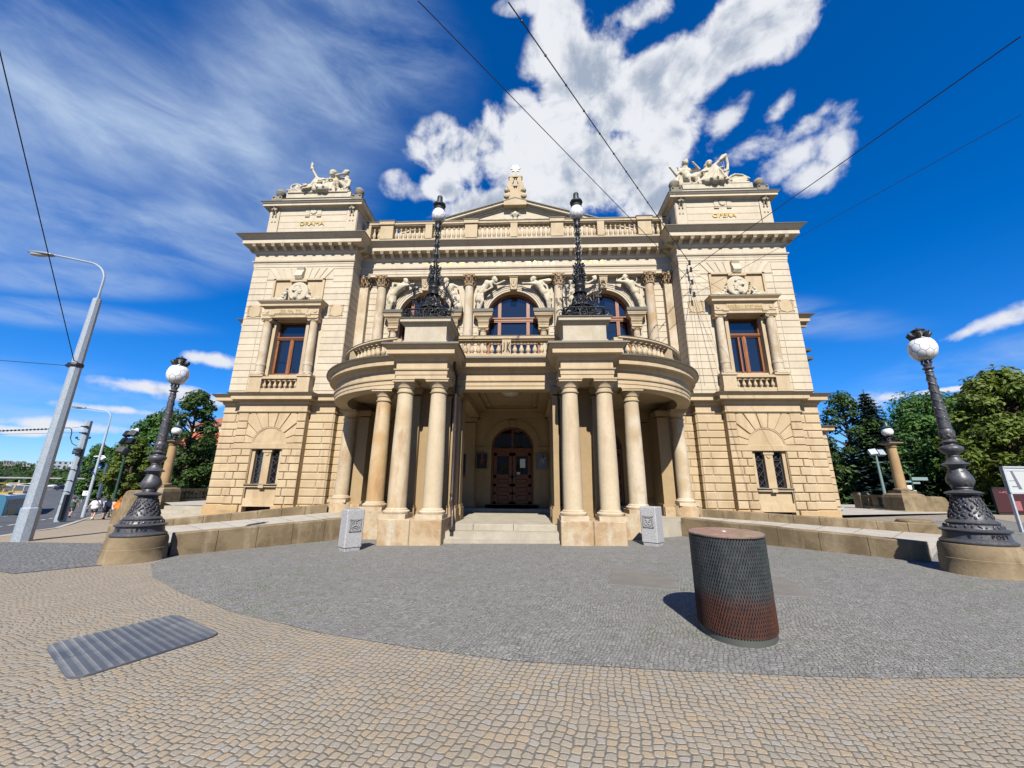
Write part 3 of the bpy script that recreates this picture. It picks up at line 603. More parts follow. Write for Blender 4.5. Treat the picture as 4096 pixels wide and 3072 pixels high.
    b.sweep(pa, [(-.2, 16.98), (.065, 16.98), (.075, 17.02), (.10, 17.05), (.12, 17.06), (.30, 17.07), (.30, 17.17), (.35, 17.22), (.40, 17.28), (.40, 17.31), (-.2, 17.34)], side=sx)
    b.sweep(pa, [(-.9, 17.3), (-.02, 17.33), (-.02, 17.80), (-.9, 17.80)], side=sx); b.box(sx*9.0, sx*14.0, 18.46, 23.6, 17.2, 17.78)
    obj('attic', b, S_UP, T)
    b = MB(); b.sweep(pa, [(-.03, 17.355), (.415, 17.325), (.415, 17.29), (.40, 17.29), (-.03, 17.335)], side=sx); b.sweep(pa, [(-.9, 17.83), (0.01, 17.83), (.01, 17.79), (-.9, 17.79)], side=sx); obj('roof_flashing', b, M_FLASH, T)
    b = MB(); b.box(sx*9.52, sx*13.38, 18.42, 20.2, 17.83, 18.20); obj('statue_plinth', b, S_STAT, T)
    link('gilded_lettering', text_mesh('OPERA' if sx > 0 else 'DRAMA', .36, .03, lambda u, z, d: (u, ya-d, z), sx*11.5, 15.89, .035, sx=1.15), M_GOLD, T)
    for u in (9.23, 13.77):                                   # grotesque masks with hanging pendants
        g = MB(); G = lambda a, z, d, u=u: FA(u+a, z+.58, d+.06); hr = random.Random(int(u*9)+sx)
        g.ell(G(0, 16.42, .05), (.17, .12, .22)); g.ell(G(0, 16.46, .17), (.035, .05, .07)); g.ell(G(0, 16.28, .12), (.11, .06, .09))
        for s in (-1, 1): g.cap_(G(s*.13, 16.55, .13), G(s*.03, 16.5, .16), .035, .03); g.ell(G(s*.13, 16.34, .1), (.05, .05, .07)); g.cap_(G(s*.06, 16.2, .06), G(s*.09, 16.0, .02), .05, .035); g.ell(G(s*.09, 15.93, .02), (.05, .05, .06))
        for k in range(22): a = hr.uniform(-.2, pi+.2); g.ell(G(.19*cos(a), 16.5+.22*sin(a), .07+hr.uniform(0, .06)), hr.uniform(.04, .06), n=7, m=5)
        o = link('mask', fuse(g, 'mask', .02, 1), stone('mask_stone', (.36, .30, .21), (.28, .23, .16), bmp=.4), T)
        g = MB(); g.ell(G(0, 16.27, .185), (.05, .03, .04)); obj('open_mouth', g, M_DARK, o, 40)
        g = MB()
        for s in (-1, 1): g.fbox(lambda a, z, d: FA(u+a, z, d+.06), s*.09-.04, s*.09+.04, 16.14, 16.21, 0, .04)
        obj('guttae', g, S_UP, T)
    for u, y in ((9.13, 18.65), (13.87, 18.65), (9.13, 23.0), (13.87, 23.0)):
        g = MB(); x = sx*u; g.box(x-.3, x+.3, y-.3, y+.3, 17.34, 17.95); g.lathe([(.2, .0), (.2, .06), (.12, .08), (.14, .12), (.22, .22), (.26, .34), (.26, .40), (.27, .42), (.27, .44), (.26, .46), (.21, .60), (.11, .69), (0, .71)], (x, y, 17.93), 18)
        for s in (-1, 1): g.ell((x+s*.2, y-.3, 17.9), .07, n=8, m=5)
        obj('ball_finial', g, S_DK, T, 50)
# ---- main entablature round both towers and over the loggia
pe = [(-14.30, 31), (-14.30, YT), (-8.72, YT), (-8.72, 19.15), (8.72, 19.15), (8.72, YT), (14.30, YT), (14.30, 31)]
b = MB(); b.sweep(pe, [(-.6, 13.03), (0, 13.03), (0, 13.16), (.02, 13.17), (.02, 13.33), (.035, 13.34), (.035, 13.42), (.09, 13.46), (.11, 13.53), (.02, 13.56), (.02, 13.98), (-.6, 13.98)])
ent = obj('architrave_and_frieze', b, S_UP, T)
b = MB(); b.sweep(pe, [(-.6, 13.97), (.03, 13.97), (.06, 14.02), (.10, 14.05), (.12, 14.12), (.12, 14.36), (.52, 14.36), (.52, 14.57), (.54, 14.60), (.60, 14.66), (.76, 14.79), (.76, 14.83), (-.6, 14.95)])
b.box(-8.72, 8.72, 18.9, 24, 14.6, 14.93)
cor = obj('main_cornice', b, S_UP, T)
b = MB(); b.sweep(pe, [(-.6, 14.965), (.785, 14.845), (.785, 14.80), (.765, 14.80), (-.6, 14.95)]); obj('roof_flashing', b, M_FLASH, T)
FT = front(YT); FR = front(19.15)
for s in (-1, 1):
    for k in range(11): modillion(FT, s*(8.86+k*.532), 14.36, cor, .12)
for k in range(31): modillion(FR, -7.95+k*.53, 14.36, cor, .12)
for s in (-1, 1):
    Fi = lambda u, z, d, s=s: (s*(8.72-d), u, z); Fo = lambda u, z, d, s=s: (s*(14.30+d), u, z)
    modillion(Fi, YT+.15, 14.36, cor, .12); modillion(Fi, YT+.68, 14.36, cor, .12)
    for k in range(4): modillion(Fo, YT+.15+k*.53, 14.36, cor, .12)
cu = 'DIVADLO · KRÁL · MĚSTA · PLZNĚ'; n = len(cu); ms = []
for i, ch in enumerate(cu):
    if ch != ' ': ms.append(text_mesh(ch, .27, .01, FR, -4.93+9.86*i/(n-1), 13.66, .022, sx=1.15))
link('gilded_lettering', merge(ms, 'gilded_lettering'), M_GOLD, ent)
# ---- loggia wall with three arches
Yw = 19.57; FWl = front(Yw); b = MB()
for c in (-4.98, 0, 4.98): arch_wall(b, FWl, c-2.49, c+2.49, 5.9, 13.1, c, 10.77, 1.475, -.7, 0, 28)
b.fbox(FWl, -8.75, -7.47, 5.9, 13.1, -.7, 0); b.fbox(FWl, 7.47, 8.75, 5.9, 13.1, -.7, 0)
b.box(-8.75, 8.75, 21.2, 31, -.2, 14.9); b.box(-8.75, 8.75, 19.72, 21.3, 13.1, 14.9)
def skl(z0, z1):
    s = [(c-2.3, c+2.3) for c in (-4.98, 0, 4.98)] if z0 < 10.5 else [(-7.2, 7.2)]
    return s+[(-8.75, -8.25), (8.25, 8.75)]
rust(b, FWl, -8.72, 8.72, [z for z in UJ if z < 13.1], t=.022, g=.022, ch=.008, bl=0, skip=skl)
for c in (-4.98, 0, 4.98):
    for s in (-1, 1): rust(b, FWl, min(c+s*1.98, c+s*2.4), max(c+s*1.98, c+s*2.4), [z for z in UJ if z < 10.6], t=.022, g=.022, ch=.008, bl=0)
for z in (9.0, 9.42): b.fbox(FWl, -8.3, 8.3, z, z+.06, 0, .04) if False else None
obj('loggia_wall', b, S_UP, T)
for ci, c in enumerate((-4.98, 0, 4.98)):
    b = MB(); archring(b, FWl, c, 10.77, 1.475, 1.57, -.05, .05, 36); archring(b, FWl, c, 10.77, 1.58, 1.68, -.05, .075, 36); archring(b, FWl, c, 10.77, 1.685, 1.78, -.05, .10, 36); archring(b, FWl, c, 10.77, 1.78, 1.835, -.05, .14, 36)
    obj('archivolt', b, S_UP, T)
    b = MB(); b.prism([(c-.17, 12.20), (c+.17, 12.20), (c+.24, 13.03), (c-.24, 13.03)], FWl, 0, .32, .02); b.fbox(FWl, c-.26, c+.26, 12.95, 13.03, 0, .36)
    for s in (-1, 1): b.tube([FWl(c+s*.13, 12.85, .34), FWl(c+s*.15, 12.62, .35), FWl(c+s*.08, 12.44, .34), FWl(c, 12.36, .34)], .025, 5)
    for k in range(3): b.ell(FWl(c, 12.62+k*.09, .33), (.05, .04, .05), None, 8, 5)
    obj('keystone', b, S_TRIM, T)
    # impost brackets on little Ionic pilasters
    for s in (-1, 1):
        uc = c+s*1.64; b = MB(); b.sweep([(uc-.38, Yw), (uc-.38, Yw-.36), (uc+.38, Yw-.36), (uc+.38, Yw)], [(-.3, 10.46), (0, 10.46), (.02, 10.50), (.10, 10.58), (.11, 10.64), (.13, 10.68), (.15, 10.77), (-.3, 10.77)], side=1 if True else -1)
        b.fbox(FWl, uc-.33, uc+.33, 10.4, 10.76, 0, .34); b.loft([[FWl(uc+q*.3, z, d) for d, z in ((0, 10.42), (.33, 10.42), (.30, 10.30), (.22, 10.18), (0, 10.16))] for q in (-1, 1)])
        b.fbox(FWl, uc-.27, uc+.27, 9.97, 10.18, 0, .26); b.fbox(FWl, uc-.29, uc+.29, 10.12, 10.17, 0, .28); imp = obj('impost', b, S_TRIM, T)
        b = MB(); b.lathe([(.19, -3.6), (.17, 0)], FWl(uc, 9.72, .12), 16); obj('impost_colonnette', b, S_COL, T, 40)
        g = MB(); ionic_cap(g, FWl, uc, 9.74, .12, .19); obj('capital', g, S_TRIM, imp, 40)
        b = MB(); b.fbox(FWl, uc-.55, uc+.55, 10.775, 10.955, 0, .55); obj('roof_flashing', b, M_FLASH, imp)
    # arched wooden window
    Fw = front(Yw+.42); b = MB(); R = 1.46
    archring(b, Fw, c, 10.77, R-.13, R+.1, -.03, .06, 30); b.fbox(Fw, c-R, c-R+.13, 6.3, 10.77, -.03, .06); b.fbox(Fw, c+R-.13, c+R, 6.3, 10.77, -.03, .06)
    b.fbox(Fw, c-R, c+R, 10.56, 10.74, -.03, .12); b.fbox(Fw, c-R, c+R, 10.70, 10.77, .1, .16); b.fbox(Fw, c-R, c+R, 10.50, 10.55, -.03, .10)
    for s in (-1, 1): b.fbox(Fw, c+s*.80-.09, c+s*.80+.09, 10.74, 12.0, -.02, .09); b.fbox(Fw, c+s*.80-.09, c+s*.80+.09, 6.3, 10.55, -.02, .09); b.fbox(Fw, c+s*.80-.015, c+s*.80+.015, 6.3, 11.95, .09, .11)
    for z in (9.2, 8.0, 7.2): b.fbox(Fw, c-R, c+R, z, z+.09, -.02, .05)
    o = obj('arched_window', b, M_WOOD, T); g = MB(); g.prism([(c-R+.02, 6.3), (c+R-.02, 6.3)]+[(c+(R-.02)*cos(pi*i/24), 10.77+(R-.02)*sin(pi*i/24)) for i in range(25)], Fw, -.02, -.005); obj('glass', g, M_GLASS, o)
# ---- Corinthian columns and end pilasters
def corinthian(g, x, y, z, r, square=False):
    if not square: g.lathe([(r, 0), (r+.04, .02), (r+.045, .06), (r, .08), (r*.98, .12), (r*1.02, .34), (r*1.2, .52), (r*1.35, .60)], (x, y, z), 20)
    else: g.box(x-r, x+r, y-r*.4, y+.3, z, z+.6)
    for row, (zz, rr, n, h_) in enumerate(((.08, r*1.02, 8, .22), (.24, r*1.10, 8, .24))):
        for k in range(n):
            a = 2*pi*(k+row*.5)/n; g.cap_((x+rr*cos(a), y+rr*sin(a), z+zz), (x+(rr+.045)*cos(a), y+(rr+.045)*sin(a), z+zz+h_*.8), .045, .05, 6)
            g.ell((x+(rr+.10)*cos(a), y+(rr+.10)*sin(a), z+zz+h_), (.05, .05, .03), None, 6, 5)
    for k in range(4):
        a = pi/4+k*pi/2; q = r*1.62; g.tube([(x+r*cos(a), y+r*sin(a), z+.3), (x+r*1.2*cos(a), y+r*1.2*sin(a), z+.5), (x+q*cos(a), y+q*sin(a), z+.60)], [.03, .035, .03], 6); g.ell((x+q*cos(a), y+q*sin(a), z+.53), .075, n=8, m=6)
        a = k*pi/2; g.ell((x+r*1.35*cos(a), y+r*1.35*sin(a), z+.48), (.08, .08, .11), None, 8, 6); g.ell((x+r*1.4*cos(a), y+r*1.4*sin(a), z+.62), (.06, .06, .06), None, 8, 6)
    poly = []
    for k in range(4):
        a = pi/4+k*pi/2
        for da in (-.07, .07): poly.append((x+r*1.85*cos(a+da), y+r*1.85*sin(a+da)))
        m_ = a+pi/4; poly.append((x+r*1.18*cos(m_), y+r*1.18*sin(m_)))
    g.loft([[(p[0], p[1], zz) for p in poly] for zz in (z+.60, z+.68)])
for k, x in enumerate((-7.47, -2.49, 2.49, 7.47)):
    b = MB(); b.lathe([(.275, 0), (.275, 2.2), (.235, 6.12)], (x, 19.36, 6.38), 28)
    o = obj('loggia_column', b, stone('stained_column_stone', (.50, .42, .31), (.40, .27, .14), (.33, .21, .11), big=.7, fine=12, bmp=.4, stain=.5) if k == 3 else S_COL, T, 40)
    g = MB(); g.box(x-.36, x+.36, 19.0, 19.72, 6.0, 6.2); g.lathe([(.34, 0), (.35, .05), (.3, .1), (.31, .14), (.275, .18)], (x, 19.36, 6.2), 24); obj('base', g, S_COL, o, 40)
    g = MB(); corinthian(g, x, 19.36, 12.42, .24); obj('capital', g, S_CAP, o, 40)
for s in (-1, 1):
    b = MB(); x = s*8.48; b.box(x-.22, x+.26, 19.25, 19.58, 6, 12.42); o = obj('corner_pilaster', b, S_COL, T); g = MB(); corinthian(g, x, 19.42, 12.42, .24, True); obj('capital', g, S_CAP, o, 40)
# ---- roof balustrade
b = MB(); Yb = 19.35; b.box(-8.7, 8.7, Yb-.2, Yb+.2, 14.9, 15.50); b.box(-8.7, 8.7, Yb-.24, Yb+.24, 14.9, 15.2)
b.box(-8.7, 8.7, Yb-.17, Yb+.17, 16.40, 16.46); b.box(-8.7, 8.7, Yb-.22, Yb+.22, 16.46, 16.60)
px = [(2.487*k, .34 if k % 2 else (.34 if k else .2)) for k in range(-3, 4)]
px = [(0, .2), (-2.487, .36), (2.487, .36), (-4.974, .2), (4.974, .2), (-7.46, .38), (7.46, .38), (-8.6, .2), (8.6, .2)]
for x, w_ in px:
    b.box(x-w_, x+w_, Yb-.23, Yb+.22, 15.5, 16.42)
    if w_ > .3: b.box(x-w_-.07, x+w_+.07, Yb-.30, Yb+.28, 16.42, 16.64)
rb = obj('roof_balustrade', b, S_TRIM, T)
b = MB(); b.box(-8.7, 8.7, Yb-.25, Yb+.25, 16.60, 16.65)
for x, w_ in px:
    if w_ > .3: b.box(x-w_-.1, x+w_+.1, Yb-.33, Yb+.3, 16.645, 16.69)
obj('roof_flashing', b, M_FLASH, rb)
xs = sorted(p[0] for p in px); wd = dict(px)
for a, c in zip(xs, xs[1:]):
    l, r = a+wd[a], c-wd[c]; n = max(2, round((r-l)/.265)) if r-l > .9 else 2
    for k in range(n): baluster(rb, .9, .10, (l+(k+.5)*(r-l)/n, Yb, 15.5), S_TRIM)
# ---- pediment, lyre and star
b = MB(); Fp = front(21.0); HW = 7.3; za = 17.0; zp = 19.42
b.prism([(-HW+.4, za), (HW-.4, za), (0, zp-.35)], Fp, -.6, -.02)
b.box(-8.7, 8.7, 20.7, 24.5, 14.9, za+.02)
for s in (-1, 1):
    for (t0, t1, d) in ((-.42, -.30, .06), (-.30, -.16, .14), (-.16, -.04, .34), (-.04, 0, .38)):
        b.prism([(0, zp+t0), (s*HW, za+t0+.1), (s*HW, za+t1+.1), (0, zp+t1)], Fp, -.3, d)
obj('pediment', b, S_UP, T)
b = MB()
for s in (-1, 1): b.prism([(0, zp), (s*HW, za+.1), (s*HW, za+.16), (0, zp+.06)], Fp, -3.5, .42)
obj('roof_flashing', b, M_FLASH, T)
g = MB(); G = lambda u, z, d: Fp(u, z+18.0, d)
g.ell(G(0, .38, .1), (.17, .14, .26)); g.ell(G(0, .36, .24), (.03, .05, .06)); g.cap_(G(0, .2, .05), G(0, -.2, .05), .12, .2)
for k in range(9): a = pi/2+(k-4)*.36; g.cap_(G(.18*cos(a), .42+.2*sin(a), .05), G(.46*cos(a), .45+.46*sin(a), .05), .035, .012, 6)
for s in (-1, 1):
    g.tube([G(s*.3, .05, .05), G(s*.7, .12, .06), G(s*1.1, .02, .06), G(s*1.5, -.05, .05), G(s*2.1, -.25, .04)], [.05, .04, .05, .04, .02], 6); g.ell(G(s*.95, .08, .08), .09); g.cap_(G(s*1.2, .0, .06), G(s*1.6, .15, .05), .03, .02)
link('radiant_head_relief', fuse(g, 'radiant_head_relief', .03, 1), S_STAT, T)
g = MB(); g.box(-.72, .72, 20.6, 21.3, 18.9, 19.62); g.box(-.60, .60, 20.65, 21.25, 19.62, 19.92)
for s in (-1, 1): g.ell((s*.55, 20.7, 20.05), (.16, .2, .2)); g.ell((s*.55, 20.6, 19.55), (.2, .15, .2))
obj('lyre_pedestal', g, S_TRIM, T, 30)
g = MB(); G = lambda u, z, d: (u, 20.95-d, z+19.9); out = [(-.26, 0), (-.40, .35), (-.54, .62), (-.52, .88), (-.38, 1.05), (-.42, 1.2), (-.30, 1.38), (-.10, 1.2), (-.12, 1.0), (-.20, .8), (-.16, .6), (-.02, .3)]
for s in (-1, 1): g.loft([[G(u*s, z, d) for u, z in out] for d in (-.14, .14)])
g.box(-.3, .3, 20.8, 21.1, 19.85, 20.25)
for z, h_, w_ in ((1.33, .12, .46), (.62, .09, .28)): g.box(-w_, w_, 20.8, 21.1, 19.9+z, 19.9+z+h_)
g.box(-.04, .04, 20.88, 21.02, 20.1, 21.75)
for s in (-1, 1): g.box(s*.14-.025, s*.14+.025, 20.9, 21.0, 20.2, 21.3)
obj('lyre_ornament', g, S_TRIM, T)
g = MB(); c = (0, 20.93, 21.98); pts = []
for k in range(16): a = 2*pi*k/16; q = .33 if k % 2 == 0 else .15; pts.append((q*sin(a), c[2]+q*cos(a)))
g.prism(pts, lambda u, z, d: (u, c[1]-d, z), -.05, .05, .03); obj('gilded_star', g, mat('pale_gilding', (.85, .80, .62), .4, .2), T)
# ---- side wings seen past the towers
for s in (-1, 1):
    b = MB(); F = lambda u, z, d, s=s: (s*(16.2+d), u, z); wx = 16.2 if s > 0 else 15.9; lx = wx+.62; b.box(s*14.2, s*wx, 22.1, 30, -.3, 11.0); b.box(s*14.2, s*lx, 21.4, 29, -.3, 4.6)
    Fl = lambda u, z, d, s=s: (s*(16.82+(0 if s > 0 else -.3)+d), u, z); Ff = lambda u, z, d, s=s: (s*u, 21.4-d, z)
    rust(b, Fl, 21.4, 29, LJ[:12], t=.06, bl=1.2); rust(b, Ff, 14.3, lx, LJ[:12], t=.06, bl=.9)
    b.sweep([(s*14.3, 21.4), (s*lx, 21.4), (s*lx, 29)], [(-.3, 4.5), (.03, 4.5), (.06, 4.62), (.3, 4.66), (.3, 4.8), (.38, 4.88), (-.3, 4.95)], side=s)
    b.sweep([(s*14.3, 22.1), (s*wx, 22.1), (s*wx, 30)], [(-.3, 10.6), (.05, 10.6), (.3, 10.75), (.34, 10.95), (.9, 11.0), (.9, 11.2), (1.08, 11.38), (-.3, 11.5)], side=s)
    for k in range(5): b.box(s*(wx+.1), s*(wx+.8), 21.4+k*.6, 21.6+k*.6, 10.75, 10.98)
    obj('side_wing', b, S_LOW, T)
    b = MB(); b.sweep([(s*14.3, 22.1), (s*wx, 22.1), (s*wx, 30)], [(-.3, 11.52), (1.1, 11.41), (1.1, 11.36), (-.3, 11.48)], side=s); b.sweep([(s*14.3, 21.4), (s*lx, 21.4), (s*lx, 29)], [(-.3, 4.97), (.4, 4.91), (.4, 4.87), (-.3, 4.93)], side=s)
    for z in (9.05, 8.55, 12.4): b.box(s*15.5, s*16.55 if z < 12 else s*16.3, 20.8, 21.6, z, z+.14) if s > 0 else None
    obj('roof_flashing', b, M_FLASH, T)
# ================================================================== PORCH (parts of the theatre)
AC, RA, YA = 3.42, 4.28, 17.2
def porch_path(R, yc, ypf, xo, xi, yend=19.3, nseg=18):
    """outer line of the porch, left to right; R radius of the round ends, yc centre face, ypf pier face"""
    L = [(-AC-R, yend), (-AC-R, YA)]+[(-AC+R*cos(a), YA-R*sin(a)) for a in [pi-(pi/2)*i/nseg*.999 for i in range(1, nseg+1)]]
    k = [p for p in L if p[0] < -xo-.02]; yj = YA-sqrt(max(R*R-(xo-AC)**2, 0)) if xo > AC else YA-R
    k += [(-xo, yj), (-xo, ypf), (-xi, ypf), (-xi, yc)]
    return k+[(-x, y) for x, y in reversed(k)]
pp = porch_path(RA, 13.2, 11.78, 3.49, 1.83)
b = MB(); b.sweep(pp, [(-.5, 4.945), (0, 4.945), (0, 5.06), (.02, 5.07), (.02, 5.20), (.06, 5.225), (.07, 5.265), (.0, 5.28), (0, 5.55), (-.5, 5.55)])
for s in (-1, 1): b.box(s*2.2, s*3.1, 12.2, 13.3, 4.95, 5.9)
obj('porch_architrave', b, S_TRIM, T)
b = MB(); b.sweep(pp, [(-.5, 5.54), (.02, 5.54), (.05, 5.58), (.09, 5.66), (.11, 5.70), (.27, 5.71), (.27, 5.86), (.29, 5.88), (.36, 5.95), (.40, 6.0), (.40, 6.02), (-.5, 6.06)])
obj('porch_cornice', b, S_TRIM, T)
b = MB(); b.sweep(pp, [(-.5, 6.09), (.415, 6.05), (.425, 5.985), (.405, 5.985), (-.5, 6.05)]); obj('roof_flashing', b, M_FLASH, T)
# balcony floor and porch ceiling
def plate(path, z0, z1):
    m = MB(); n = len(path); m.add([(x, y, z) for z in (z0, z1) for x, y in path], [tuple(range(n)), tuple(range(2*n-1, n-1, -1))]+[(i, (i+1) % n, n+(i+1) % n, n+i) for i in range(n)]); return m
inner = porch_path(RA-.3, 13.5, 12.1, 3.2, 2.1, 19.9)
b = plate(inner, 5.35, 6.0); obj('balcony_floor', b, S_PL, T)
b = MB()
for s in (-1, 1):
    b.box(s*1.62, s*2.12, 13.3, 19.3, 4.945, 5.36); b.box(s*1.56, s*2.18, 13.3, 19.3, 5.26, 5.36)
b.box(-7.6, 7.6, 18.9, 19.4, 4.945, 5.36)
for k, z in ((.0, 5.30), (.12, 5.33)):
    for q in ((-1.62, 1.62, 13.7, 14.0), (-1.62, 1.62, 18.3, 18.9), (-1.62, -1.25, 14, 18.3), (1.25, 1.62, 14, 18.3)): b.box(q[0], q[1], q[2], q[3], z-.05, z)
b.box(-1.1, 1.1, 14.2, 14.32, 5.28, 5.34); b.box(-1.1, 1.1, 18.0, 18.12, 5.28, 5.34); b.box(-1.1, -1.0, 14.2, 18.1, 5.28, 5.34); b.box(1.0, 1.1, 14.2, 18.1, 5.28, 5.34)
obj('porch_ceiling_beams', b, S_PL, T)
# back wall of the porch with three arched doorways
Fb = front(19.3); b = MB(); DX = (-4.35, 0, 4.35)
for c, a, e in ((-4.35, -8.0, -2.2), (0, -2.2, 2.2), (4.35, 2.2, 8.0)): arch_wall(b, Fb, a, e, .3, 5.4, c, 3.49, 1.04, -.5, 0, 24)
for s in (-1, 1): b.box(s*7.45, s*8.7, 18.62, 19.5, -.4, 5.9)
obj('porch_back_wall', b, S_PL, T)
for s in (-1, 1):
    b = MB(); Fq = front(18.65); rust(b, lambda u, z, d, s=s: (s*u, 18.65-d, z), 7.5, 8.7, LJ, t=.05, bl=.7); b.box(s*7.5, s*8.72, 18.65, 19.3, -.4, 5.9); obj('rusticated_side_wall', b, S_LOW, T)
for c in DX:
    b = MB(); archring(b, Fb, c, 3.49, 1.05, 1.40, 0, .05, 28)
    for s in (-1, 1): b.fbox(Fb, min(c+s*1.05, c+s*1.40), max(c+s*1.05, c+s*1.40), .8, 3.46, 0, .04); b.fbox(Fb, min(c+s*1.03, c+s*1.95), max(c+s*1.03, c+s*1.95), 3.46, 3.52, 0, .06)
    b.prism([(c-.11, 4.50), (c+.11, 4.50), (c+.14, 4.86), (c-.14, 4.86)], Fb, 0, .14, .02); b.fbox(Fb, c-1.95, c-1.05, .6, 1.02, 0, .03); b.fbox(Fb, c+1.05, c+1.95, .6, 1.02, 0, .03)
    obj('door_surround', b, S_PL, T)
    Fd = front(19.52); b = MB(); x0, x1 = c-1.04, c+1.04
    archring(b, Fd, c, 3.49, .95, 1.06, 0, .1, 24); b.fbox(Fd, x0, x1, 3.30, 3.46, 0, .16); b.fbox(Fd, x0, x1, 3.24, 3.30, 0, .12); b.fbox(Fd, x0, x0+.10, .78, 3.3, 0, .1); b.fbox(Fd, x1-.10, x1, .78, 3.3, 0, .1); b.fbox(Fd, c-.05, c+.05, 3.46, 4.5, 0, .05)
    d = obj('entrance_door', b, M_DOOR, T)
    g = MB(); g.prism([(c+.96*cos(pi*i/20), 3.46+.98*sin(pi*i/20)) for i in range(21)], Fd, .0, .02); obj('fanlight_glass', g, M_GLASS2, d)
    for s in (-1, 1):
        g = MB(); a, e = sorted((c+s*.02, c+s*.92)); g.fbox(Fd, a, e, .80, 3.24, 0, .05); m_ = (a+e)/2
        for q in ((a, a+.14, .8, 3.24), (e-.14, e, .8, 3.24), (a, e, 3.10, 3.24), (a, e, 2.02, 2.16), (a, e, 1.62, 1.74), (a, e, 1.26, 1.34), (a, e, .8, .92)): g.fbox(Fd, *q, .05, .085)
        for z0, z1 in ((1.78, 1.98), (1.38, 1.58), (.97, 1.21)): g.cbox(Fd, a+.2, e-.2, z0, z1, .04, .09, .03)
        for z in (1.74, 2.16): g.fbox(Fd, a+.02, e-.02, z, z+.03, .08, .105)
        lf = obj('door_leaf', g, M_DOOR, d); g = MB(); g.fbox(Fd, a+.16, e-.16, 2.18, 3.08, .052, .06); obj('door_glass', g, M_GLASS, lf)
        g = MB(); h = c+s*.09; g.fbox(Fd, h-.025, h+.025, 1.95, 2.2, .085, .095); g.tube([Fd(h, 2.1, .09), Fd(h, 2.1, .14), Fd(h+s*.1, 2.1, .145)], .012, 6); obj('handle', g, M_IRON, lf)
    if c == 0: g = MB(); g.fbox(Fd, .38, .64, 2.52, 2.95, .065, .07); obj('paper_notice', g, M_PAPER, d)
    g = MB(); q = .22 if c == 0 else -.72; g.fbox(Fd, c+q, c+q+.16, 2.19, 2.31, .065, .07); o = obj('door_sticker', g, M_PAPER, d); g = MB(); g.cap_(Fd(c+q+.05, 2.25, .07), Fd(c+q+.12, 2.26, .07), .018, .014, 6); obj('sticker_mark', g, M_DARK, o)
for x in (-2.2, 2.2, -6.55, 6.55):
    b = MB(); F = front(19.3); b.fbox(F, x-.35, x+.35, 1.1, 4.70, 0, .16); b.fbox(F, x-.44, x+.44, .6, .95, 0, .3); b.fbox(F, x-.40, x+.40, .95, 1.04, 0, .26); b.fbox(F, x-.37, x+.37, 1.04, 1.1, 0, .2)
    b.fbox(F, x-.38, x+.38, 4.66, 4.71, 0, .2); b.fbox(F, x-.41, x+.41, 4.76, 4.85, 0, .24); b.fbox(F, x-.45, x+.45, 4.85, 4.95, 0, .29); obj('wall_pilaster', b, S_PL, T)
